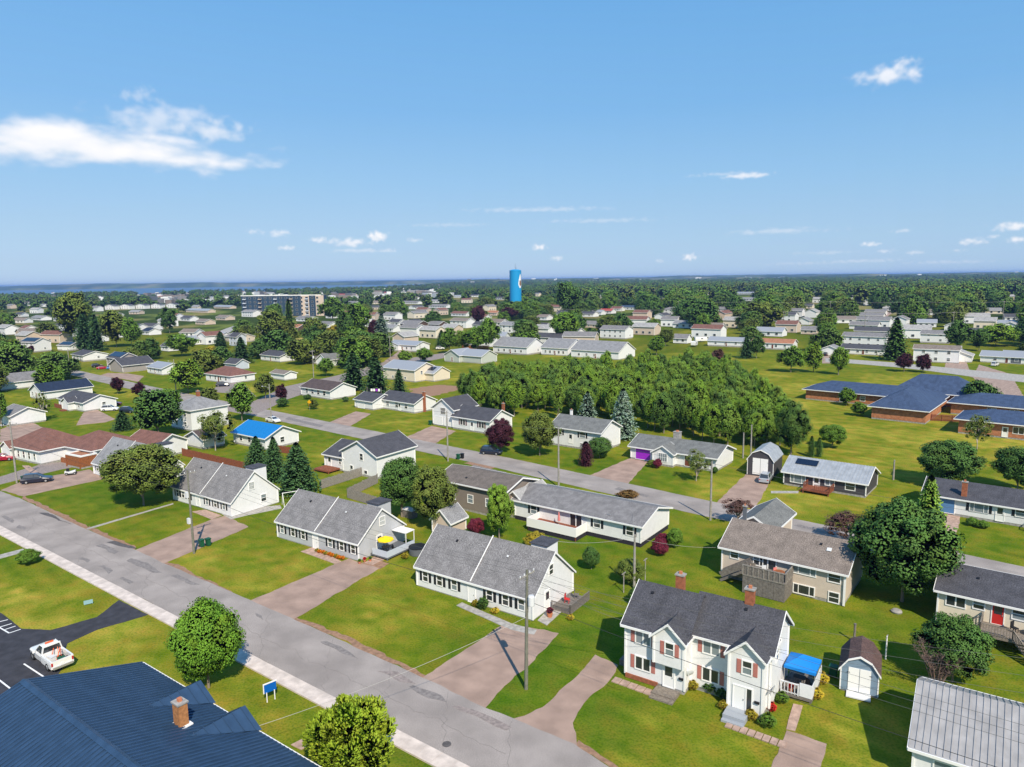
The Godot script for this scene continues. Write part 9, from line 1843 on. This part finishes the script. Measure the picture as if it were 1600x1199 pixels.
func vehicles() -> void:
	pickup(AT["pickup"], deg_to_rad(143))
	car(AT["suv"], deg_to_rad(22), "suv", "car_navy", "dark navy sport utility vehicle parked on the leftmost brown driveway", "car", 5.0)
	car(AT["minivan"], deg_to_rad(22), "van", "car_teal", "teal minivan parked before the brown-roofed house")
	car(AT["redcar"], deg_to_rad(20), "sedan", "car_crimson", "dark red car cut off by the left edge")
	car(AT["mid_white"], deg_to_rad(-38), "sedan", "car_white", "white car parked by the street pole beyond the tarpaulin roof")
	car(AT["bluecar"], deg_to_rad(-20), "suv", "car_navy", "dark blue car parked under the purple-leaved tree")
	car(AT["silver"], deg_to_rad(60), "suv", "car_silver", "silver-blue car parked before the barn-roofed shed")
	car(AT["crimson"], deg_to_rad(30), "sedan", "car_crimson", "crimson car parked left of the blue one by the grey house")
	car(AT["bluecar2"], deg_to_rad(30), "suv", "car_blue", "bright blue car parked by the grey house")
	car(AT["navy2"], deg_to_rad(30), "sedan", "car_black", "black car parked right of the blue one by the grey house")
	car(AT["darkcar"], deg_to_rad(40), "suv", "car_black", "black vehicle parked left of the crimson car")
	car(AT["whitecar3"], deg_to_rad(10), "suv", "car_white", "white car parked before the porch bungalow")
	car(AT["redcar3"], deg_to_rad(10), "sedan", "car_maroon", "maroon car parked behind the white one at the porch bungalow")
	car(AT["navy3"], deg_to_rad(-10), "suv", "car_navy", "dark blue car parked right of the white one at the porch bungalow")
	car(AT["navy4"], deg_to_rad(15), "suv", "car_navy", "dark car parked below the red-brown hipped roof")
	car(AT["van4"], deg_to_rad(15), "van", "car_white", "white van parked at the red-brown hipped roof", "van", 5.4)
	car(AT["pinkcar"], deg_to_rad(20), "sedan", "car_crimson", "raspberry red car parked beside the pillared porch house")
	car(AT["whitecar5"], deg_to_rad(0), "suv", "car_white", "white car parked before the orange fence")
	car(AT["darkcar6"], deg_to_rad(60), "suv", "car_black", "black car parked before the small far garage")
	car(AT["whitecar7"], deg_to_rad(40), "suv", "car_white", "white car parked at the right-hand slate-roofed bungalow")
	trailer(AT["camper"], 0.1, "white camper trailer beside the slate-roofed bungalow", 7.0)
	trailer(AT["trailer"], 1.0, "smaller white camper parked in front of the other camper", 5.0)
	# lawn tractor on the drive
	var t := thing("lawn_tractor", "grey and black ride-on mower standing on the leftmost driveway", "mower", Vector3(AT["rider"][0], .03, AT["rider"][1]), deg_to_rad(22))
	var b := MB.new()
	loft(b, [[-.9, .3, .6, .75, .4, .35], [0, .3, .55, .6, .45, .4], [.9, .3, .7, .85, .35, .28]])
	part(b, "hood", "transformer", t)
	boxpart("seat", Vector3(-.4, .95, 0), Vector3(.45, .5, .5), "black", t)
	boxpart("mower_deck", Vector3(.1, .2, 0), Vector3(1.0, .2, 1.2), "black", t)
	wheels(t, [-.6, .75], .45, .26)

func poles() -> void:
	var a := pole("pole3", 11.5, "grey wooden utility pole beside the leftmost driveway", {"lamp": true})
	var b := pole("pole1", 11.6, "greenish utility pole with meter boxes by the second driveway", {"m": "pole_green", "boxes": [4.6, 8.2]})
	var c := pole("pole2", 11.2, "greenish utility pole carrying a transformer in the foreground", {"m": "pole_green", "can": true, "lean": .25})
	var d := c + (c - b)
	var e := a + (a - b)
	for i in 4:
		var off: Vector3 = Vector3(.588, 0, -.809) * ([-1.0, .0, 1.0, .1][i]) + Vector3(0, 0.0 if i < 3 else -2.6, 0)
		for s in [[e, a, "left edge and the leftmost"], [a, b, "leftmost and the greenish meter"], [b, c, "meter and the transformer"], [c, d, "transformer pole and the bottom edge past that"]]:
			wire(s[0] + off, s[1] + off, .9, .011 if i < 3 else .02, "wire" if i < 3 else "wire_dark", "overhead street wire between the %s pole" % s[2])
	var p5 := pole("pole5", 10.3, "pale utility pole beside the second street before the arched-window house", {"arm": false})
	var p6 := pole("pole6", 10.7, "pale utility pole beside the second street behind the long bungalow", {"arm": false, "lamp": false})
	var p7 := pole("pole7", 9.0, "pale utility pole at the corner before the purple-door house", {"arm": false})
	var p9 := pole("pole9", 10.1, "pale utility pole beside the street beyond the tarpaulin roof", {"arm": false, "lamp": true})
	var p8 := pole("pole8", 11.5, "pale utility pole on the lawn left of the parked cars", {"arm": false, "lamp": true})
	for s in [[p8, p9, "leftmost"], [p9, p5, "second"], [p5, p6, "middle"], [p6, p7, "fourth"], [p7, p7 + Vector3(38, 0, 32), "rightmost"]]: wire(s[0], s[1], .7, .02, "wire", s[2] + " span of thin wire along the second street")
	var p4 := pole("pole4", 6.6, "short pale pole in the shrubs behind the long bungalow", {"arm": false})
	pole("pole10", 3.6, "short pale post on the field behind the charcoal house", {"arm": false})
	var p11 := pole("pole11", 6.8, "thin pole at the right front edge of the grove", {"arm": false})
	pole("pole12", 5.2, "shorter thin pole at the right front edge of the grove", {"arm": false})
	pole("pole13", 11.6, "pole with crossarm before the pillared porch house", {})
	pole("pole14", 8.9, "pole right of the pillared porch house", {"arm": false})
	pole("pole15", 10.5, "brownish pole with transformer by the round green tree", {"can": true})
	pole("pole16", 11.0, "pole with street lamp beside the bright green tree", {"lamp": true, "arm": false})
	wire(p4, Vector3(4.6, 4.6, -82.5), .5, .018, "wire_pale", "pale service wire from the backyard pole to the cape house", "service wires")
	wire(p4, Vector3(26.2, 3.2, -83.2), .5, .013, "wire_pale", "pale service wire from the backyard pole to the split-level house", "service wires")
	wire(p4, Vector3(17.6, 3.0, -101.0), .3, .013, "wire_pale", "pale service wire from the backyard pole to the long bungalow", "service wires")
	wire(c - Vector3(0, 4.0, 0), Vector3(-19.4, 3.3, -48.7), .5, .016, "wire_pale", "pale service wire from the transformer pole to the blue-roofed building", "service wires")
	wire(c, Vector3(11.0, 6.0, -58.2), .6, .016, "wire", "service wire from the transformer pole to the two-storey house", "service wires")
	for i in 3: wire(c - Vector3(0, .4 + i * .6, 0), Vector3(44, 6.5 - i * .8, -50 + i * 1.5), .8, .011, "wire", ["highest", "middle", "lowest"][i] + " of three long wires crossing the lawns of the lower right", "lower right wires")
	# rows of far poles and their lines
	var row := func(pts: Array, tall: float, name2: String):
		var last := Vector3.ZERO
		for q in pts:
			var p := Vector3(q[0], 0, q[1])
			var t := thing("utility_pole", "distant pale utility pole " + name2, "utility pole", p, 0, "distant poles " + name2)
			var m := MB.new()
			m.tube(PackedVector3Array([Vector3(0, -.2, 0), Vector3(0, tall, 0)]), PackedFloat32Array([.2, .15]), 6)
			part(m, "pole_shaft", "pole_wood", t)
			boxpart("crossarm", Vector3(0, tall - .6, 0), Vector3(2.2, .14, .14), "pole_wood", t)
			if last != Vector3.ZERO: wire(last, p + Vector3(0, tall - .4, 0), 1.0, .05, "wire_pale", "long line strung between the distant poles " + name2, "distant lines " + name2)
			last = p + Vector3(0, tall - .4, 0)
	row.call([[150, -640], [205, -610], [262, -585], [318, -560], [370, -535], [430, -505]], 15.0, "over the right-hand woods")
	row.call([[180, -470], [225, -452], [270, -434], [312, -418], [360, -400]], 13.0, "before the right-hand woods")
	row.call([[40, -560], [85, -548], [130, -536], [175, -524]], 13.0, "behind the long grey roofs")

func yard_things() -> void:
	# blue notice board by the sidewalk
	var s := thing("notice_board", "blue notice board on two white posts beside the sidewalk", "sign", Vector3(AT["sign"][0], 0, AT["sign"][1]), deg_to_rad(42))
	boxpart("board", Vector3(0, 1.25, 0), Vector3(1.1, .8, .06), "sign_blue", s)
	boxpart("frame", Vector3(0, 1.68, 0), Vector3(1.22, .07, .1), "trim", s)
	boxpart("frame", Vector3(-.58, 1.25, 0), Vector3(.07, .8, .1), "trim", s)
	for x in [-.35, .35]: boxpart("post", Vector3(x, .4, .05), Vector3(.07, 1.0, .07), "trim", s)
	var ts := thing("yard_sign", "small pale teal sign lying low on the lawn by the parking lot", "sign", Vector3(AT["teal"][0], 0, AT["teal"][1]), .6)
	boxpart("panel", Vector3(0, .3, 0), Vector3(.9, .45, .05), "sign_teal", ts)
	for x in [-.4, .4]: boxpart("stake", Vector3(x, .1, -.04), Vector3(.04, .4, .04), "steel", ts)
	var ys := thing("road_sign", "yellow diamond road sign on the lawn of the brown-roofed bungalow", "sign", Vector3(AT["yellowsign"][0], 0, AT["yellowsign"][1]), -.3)
	boxpart("post", Vector3(0, 1.2, 0), Vector3(.07, 2.4, .07), "steel", ys)
	var dm := boxpart("plate", Vector3.ZERO, Vector3(.95, .95, .04), "sign_yellow", ys)
	dm.transform = Transform3D(Basis(Vector3.BACK, PI / 4), Vector3(0, 2.3, .06))
	boxpart("tab", Vector3(0, 1.45, .06), Vector3(.6, .4, .04), "sign_yellow", ys)
	bin("bin1", "left one of two green bins beside the meter pole")
	bin("bin1", "right one of two green bins beside the meter pole", "bin_green", GRID, Vector3(.75, 0, -.4))
	bin("bin2", "green bin beside the brown-roofed shed")
	bin("bin3", "green bin behind the navy vehicle on the left")
	bin("bin4", "left one of two dark bins at the second street")
	bin("bin4", "right one of two dark bins at the second street", "black", GRID, Vector3(.8, 0, -.5))
	bin("bin5", "green bin beside the arched-window house garage")
	# sheds
	var bs := barn_shed("shed", deg_to_rad(-28), 3.0, 3.8, 2.1, "slate_blue", "roof_shed", "trim", "small slate blue shed with brown barn roof and white doors")
	boxpart("ramp", Vector3(0, .12, 2.4), Vector3(1.9, .1, 1.0), "transformer", bs)
	barn_shed("barn", deg_to_rad(-33), 4.6, 7.0, 3.0, "charcoal", "metal_pale", "trim", "charcoal garage with rounded pale barn roof beside the grove")
	# fences
	var F := func(k: String) -> Vector3: return Vector3(AT[k][0], 0, AT[k][1])
	fence(F.call("fence1a"), F.call("fence1b"), 1.7, "grey_wood", "weathered grey board fence beside the wide dark spruce")
	fence(F.call("fence2a"), F.call("fence2b"), 1.7, "grey_wood", "weathered grey board fence running back from the dark green tree")
	fence(F.call("fence2a"), F.call("fence2c"), 1.7, "grey_wood", "weathered grey board fence behind the grey cape house")
	fence(F.call("fence3a"), F.call("fence3b"), 1.6, "red_wood", "reddish brown board fence behind the leftmost cape houses")
	fence(Vector3(-26, 0, -372), Vector3(-12, 0, -366), 2.4, "orange_wood", "orange board fence beside the pillared porch house")
	fence(Vector3(-52, 0, -150), Vector3(-45.5, 0, -146), 1.5, "red_wood", "short reddish fence beside the tarpaulin-roofed house")
	fence(Vector3(110, 0, -170), Vector3(99.5, 0, -174), 1.6, "red_wood", "dark red fence between the two brick buildings")
	# two-storey house patio
	var tr := Transform3D(Basis(Vector3.UP, deg_to_rad(-34)), Vector3(18.3, 0, -59.2))
	var can := thing("pop_up_canopy", "bright blue pop-up canopy over the side patio", "canopy", tr * Vector3(6.35, .42, -2.9), deg_to_rad(-34))
	var W := 1.3
	for k in 4:
		var b := MB.new()
		var ang := k * PI / 2
		var q := Basis(Vector3.UP, ang)
		b.tri(q * Vector3(-W, 2.0, W), q * Vector3(W, 2.0, W), Vector3(0, 2.75, 0))
		b.quad(q * Vector3(-W, 1.75, W), q * Vector3(W, 1.75, W), q * Vector3(W, 2.0, W), q * Vector3(-W, 2.0, W))
		part(b, "canopy_panel", "canopy_blue", can)
		b = MB.new()
		b.bar(q * Vector3(W - .05, 0, W - .05), q * Vector3(W - .05, 1.98, W - .05), .05, .05)
		part(b, "leg", "steel", can)
	table(tr * Vector3(6.2, .42, -2.6), .55, "black", "dark round table under the blue canopy")
	chair(tr * Vector3(7.1, .42, -2.4), 1.9, "black", "dark chair right of the table under the blue canopy")
	chair(tr * Vector3(6.9, .42, -1.4), 3.0, "black", "dark chair nearest the railing under the blue canopy")
	pot(tr * Vector3(5.8, .42, -1.1), .22, "terracotta", "petal_red", "pot of red flowers on the patio rail")
	var A := func(k: String) -> Vector3: return Vector3(AT[k][0], 0, AT[k][1])
	flowers("hosta_plant", A.call("hosta1"), 1.4, 1.0, "leaf_yellow", "yellow leafy plant outside the patio screen, upper one")
	flowers("hosta_plant", A.call("hosta2"), 1.3, .9, "leaf_yellow", "yellow leafy plant outside the patio screen, lower one")
	flowers("hosta_plant", A.call("hosta3"), 1.2, .8, "leaf_gold", "striped yellow-green plant right of the grey front step")
	flowers("hosta_plant", A.call("hosta4"), .9, .7, "leaf_gold", "yellow-green plant left of the grey front step")
	flowers("hosta_plant", A.call("hosta5"), 1.1, .9, "leaf_gold", "yellow-green plant below the satellite dish")
	flowers("shrub", A.call("bushA"), 1.5, 1.2, "leaf_dark", "dark green bush between the two front gables", "shrub")
	flowers("shrub", A.call("bushB"), 1.1, 1.0, "leaf_dark", "smaller dark bush against the right front gable", "shrub")
	flowers("shrub", A.call("bushC"), 1.5, 1.1, "leaf_green", "green bush at the right corner of the two-storey house", "shrub")
	flowers("flower_bush", A.call("redbush"), .9, .8, "petal_red", "red flowering bush at the right corner of the two-storey house")
	flowers("shrub", A.call("bushD"), 1.3, .9, "leaf_green", "leafy plant below the patio railing", "shrub")
	# grey cape house
	var g := Transform3D(Basis(Vector3.UP, deg_to_rad(-34.5)), Vector3(-24.6, 0, -96.3))
	parasol(g * Vector3(9.8, .52, .9), "yellow_cloth", "bright yellow patio umbrella beside the grey cape house", 2.2, 1.1)
	table(g * Vector3(9.8, .52, .9), .55, "black", "dark table under the yellow umbrella")
	chair(g * Vector3(10.7, .52, .2), 2.2, "black", "dark chair beside the yellow umbrella")
	var hp := thing("hot_tub", "round dark hot tub behind the grey cape house patio", "hot tub", g * Vector3(13.0, 0, -1.8))
	var b := MB.new()
	b.lathe(PackedVector2Array([Vector2(0, .05), Vector2(1.15, .05), Vector2(1.2, .95), Vector2(1.1, 1.0)]), 20)
	part(b, "tub_wall", "door_grey", hp)
	b = MB.new()
	b.lathe(PackedVector2Array([Vector2(1.22, .95), Vector2(1.22, 1.06), Vector2(.6, 1.14), Vector2(0, 1.16)]), 20)
	part(b, "cover", "black", hp)
	flowers("flower_bush", g * Vector3(12.8, 0, .4), 1.1, .9, "leaf_gold", "golden bush below the hot tub")
	for i in 9: flowers("flower_clump", g * Vector3(1.0 + i * .62, 0, 5.0 + .12 * (i % 2)), .7, .5, "petal_orange" if i % 3 else "leaf_gold", ["nearest the front door", "second", "third", "fourth", "middle", "sixth", "seventh", "eighth", "farthest right"][i] + " of the orange flower clumps along the grey cape house")
	for x in [[9.0, 4.0, "petal_red", "red-flowered"], [9.5, 3.5, "leaf_green", "farther green-leaved"], [8.9, 4.8, "leaf_green", "nearer green-leaved"]]: pot(g * Vector3(x[0], .03, x[1]), .2, "terracotta", x[2], x[3] + " terracotta pot on the side path of the grey cape house")
	# white cape house
	var w := Transform3D(Basis(Vector3.UP, deg_to_rad(-34.5)), Vector3(-2.4, 0, -79.3))
	flowers("round_shrub", w * Vector3(2.1, 0, 5.0), 1.4, 1.5, "leaf_dark", "clipped green cone shrub before the white cape house", "shrub")
	flowers("flower_bush", w * Vector3(.9, 0, 4.9), .9, .8, "leaf_gold", "small golden shrub left of the clipped cone")
	flowers("flower_bush", w * Vector3(3.7, 0, 5.0), 1.1, .6, "leaf_yellow", "pale yellow plants right of the clipped cone")
	pot(w * Vector3(9.2, .03, 2.6), .34, "terracotta", "leaf_crimson", "dark red barrel pot on the side path of the white cape house")
	chair(w * Vector3(9.3, .27, -1.0), 1.2, "red_cloth", "red patio chair on the small deck of the white cape house")
	chair(w * Vector3(9.6, .27, -2.6), 1.4, "old_wood", "brown patio chair on the small deck of the white cape house")
	flowers("hosta_plant", w * Vector3(11.4, 0, 1.9), .9, .6, "leaf_yellow", "pale plant below the small deck of the white cape house")
	# bungalow deck: closed red umbrella
	var bg := Transform3D(Basis(Vector3.UP, deg_to_rad(-36.3)), Vector3(11.3, 0, -101.3))
	var cu := thing("closed_umbrella", "folded pinkish umbrella standing on the white bungalow deck", "umbrella", bg * Vector3(-1.9, 1.0, 5.6))
	b = MB.new()
	b.tube(PackedVector3Array([Vector3.ZERO, Vector3(0, 2.2, 0)]), PackedFloat32Array([.03, .03]), 6)
	part(b, "pole", "steel", cu)
	b = MB.new()
	b.lathe(PackedVector2Array([Vector2(.2, .7), Vector2(.16, 1.3), Vector2(.07, 1.9), Vector2(0, 2.15)]), 10)
	part(b, "folded_canopy", "pink_cloth", cu)
	# split level deck furniture
	var sp := Transform3D(Basis(Vector3.UP, deg_to_rad(-37.5)), Vector3(33.2, 0, -81.2))
	for i in 3: chair(sp * Vector3(-2.5 + i * 1.1, 2.32, 5.9), 2.6 + i * .5, ["pale_wood", "transformer", "pink_cloth"][i], ["leftmost wooden", "middle grey", "rightmost pink"][i] + " chair on the tall weathered deck")
	table(sp * Vector3(.5, 2.32, 6.2), .6, "orange_wood", "brown table on the tall weathered deck")
	# cream house deck
	var cr := Transform3D(Basis(Vector3.UP, deg_to_rad(-38)), Vector3(52.5, 0, -67.9))
	var gr := thing("barbecue_grill", "dark barbecue grill on the cream house deck", "grill", cr * Vector3(.4, 1.52, 5.2), .3)
	boxpart("cart", Vector3(0, .4, 0), Vector3(1.1, .75, .55), "black", gr)
	b = MB.new()
	b.lathe(PackedVector2Array([Vector2(.42, 0), Vector2(.4, .2), Vector2(.25, .36), Vector2(0, .4)]), 12, Vector3(0, .78, 0))
	part(b, "hood", "door_grey", gr)
	chair(cr * Vector3(-1.2, 1.52, 5.2), .4, "black", "dark chair on the cream house deck")
	# clothes posts
	for q in [["post1", 2.4, "left one of two pale clothes-line posts behind the long bungalow"], ["post2", 3.0, "right one of two pale clothes-line posts behind the long bungalow"], ["post3", 2.3, "white clothes-line post right of the slate blue shed"]]:
		var p := thing("clothes_post", q[2], "post", Vector3(AT[q[0]][0], 0, AT[q[0]][1]), GRID)
		b = MB.new()
		b.tube(PackedVector3Array([Vector3(0, -.1, 0), Vector3(0, q[1], 0)]), PackedFloat32Array([.07, .06]), 8)
		part(b, "post_shaft", "pole_wood" if q[0] != "post3" else "trim", p)
		boxpart("crossbar", Vector3(0, q[1] - .08, 0), Vector3(.08, .08, .9), "pole_wood", p)
	var wp := thing("wooden_post", "grey wooden post behind the slate blue shed", "post", Vector3(AT["post4"][0], 0, AT["post4"][1]))
	boxpart("post_shaft", Vector3(0, .9, 0), Vector3(.16, 1.9, .16), "old_wood", wp)
	boxpart("cap", Vector3(0, 1.87, 0), Vector3(.22, .06, .22), "old_wood", wp)
	bare_shrub(Vector3(AT["bareshrub"][0], 0, AT["bareshrub"][1]), 4.2, 5.2, "leafless brown shrub in front of the big dense bush")
	# swing set behind the grey cape house
	var sw := thing("swing_set", "white frame of a swing set behind the grey cape house", "swing set", Vector3(AT["swing"][0], 0, AT["swing"][1]), deg_to_rad(30))
	for x in [-1.6, 1.6]:
		b = MB.new()
		b.bar(Vector3(x, 2.1, 0), Vector3(x, 0, -.8), .07, .07)
		b.bar(Vector3(x, 2.1, 0), Vector3(x, 0, .8), .07, .07)
		part(b, "leg_frame", "trim", sw)
	boxpart("top_bar", Vector3(0, 2.12, 0), Vector3(3.4, .08, .08), "trim", sw)
	for x in [-.6, .6]: boxpart("swing_seat", Vector3(x, .5, 0), Vector3(.5, .05, .2), "black", sw)
	# gazebo roof behind the white cape house
	var ga := thing("backyard_shed", "small shed with pale grey gabled roof behind the white cape house", "shed", Vector3(AT["gaz"][0], 0, AT["gaz"][1]), deg_to_rad(-35))
	volume(ga, [0.0, 0.0, 3.4, 3.4, 0.0, 2.1, 1.5, "z", .3, "sand", "roof_light"], "trim", "concrete", .15)
	var bx := thing("garden_box", "grey slatted box under the pair of backyard trees", "box", Vector3(AT["blackbox"][0], 0, AT["blackbox"][1]), GRID)
	boxpart("box_body", Vector3(0, .6, 0), Vector3(2.2, 1.2, 1.2), "old_wood", bx)
	boxpart("lid", Vector3(0, 1.24, 0), Vector3(2.4, .08, 1.4), "transformer", bx)
	# stone on the lawn under the huge tree
	var st := MB.new()
	st.lathe(PackedVector2Array([Vector2(.55, 0), Vector2(.6, .15), Vector2(.4, .32), Vector2(0, .38)]), 7)
	var so := part(st, "garden_stone", "concrete", self)
	so.position = Vector3(AT["rocks"][0], 0, AT["rocks"][1])
	tag(so, "pale stone lying on the lawn below the huge dark tree", "stone")
	# manhole in the street
	var mh := MB.new()
	mh.lathe(PackedVector2Array([Vector2(.36, .0), Vector2(.36, .02), Vector2(0, .02)]), 18)
	var mo := part(mh, "manhole_cover", "asphalt_dark", self)
	mo.position = Vector3(AT["manhole"][0], .035, AT["manhole"][1])
	tag(mo, "dark round manhole cover in the street at the lower centre", "manhole cover")
	# washing on a line
	var cl := thing("laundry_line", "line of white and purple laundry above the low white garage", "laundry", Vector3(AT["clothes"][0], 0, AT["clothes"][1]), deg_to_rad(-10))
	for i in 5: boxpart("garment", Vector3(-1.6 + i * .8, 2.5, 0), Vector3(.62, .8, .05), ["black", "trim", "trim", "door_purple", "trim"][i], cl)
	for x in [-2.3, 2.3]: boxpart("post", Vector3(x, 1.7, 0), Vector3(.1, 3.4, .1), "pole_wood", cl)
	# pile of cut branches on the street verge
	flowers("brush_pile", Vector3(AT["brush"][0], 0, AT["brush"][1]), 4.0, .9, "leaf_rust", "pile of brown brush on the verge of the second street", "brush")
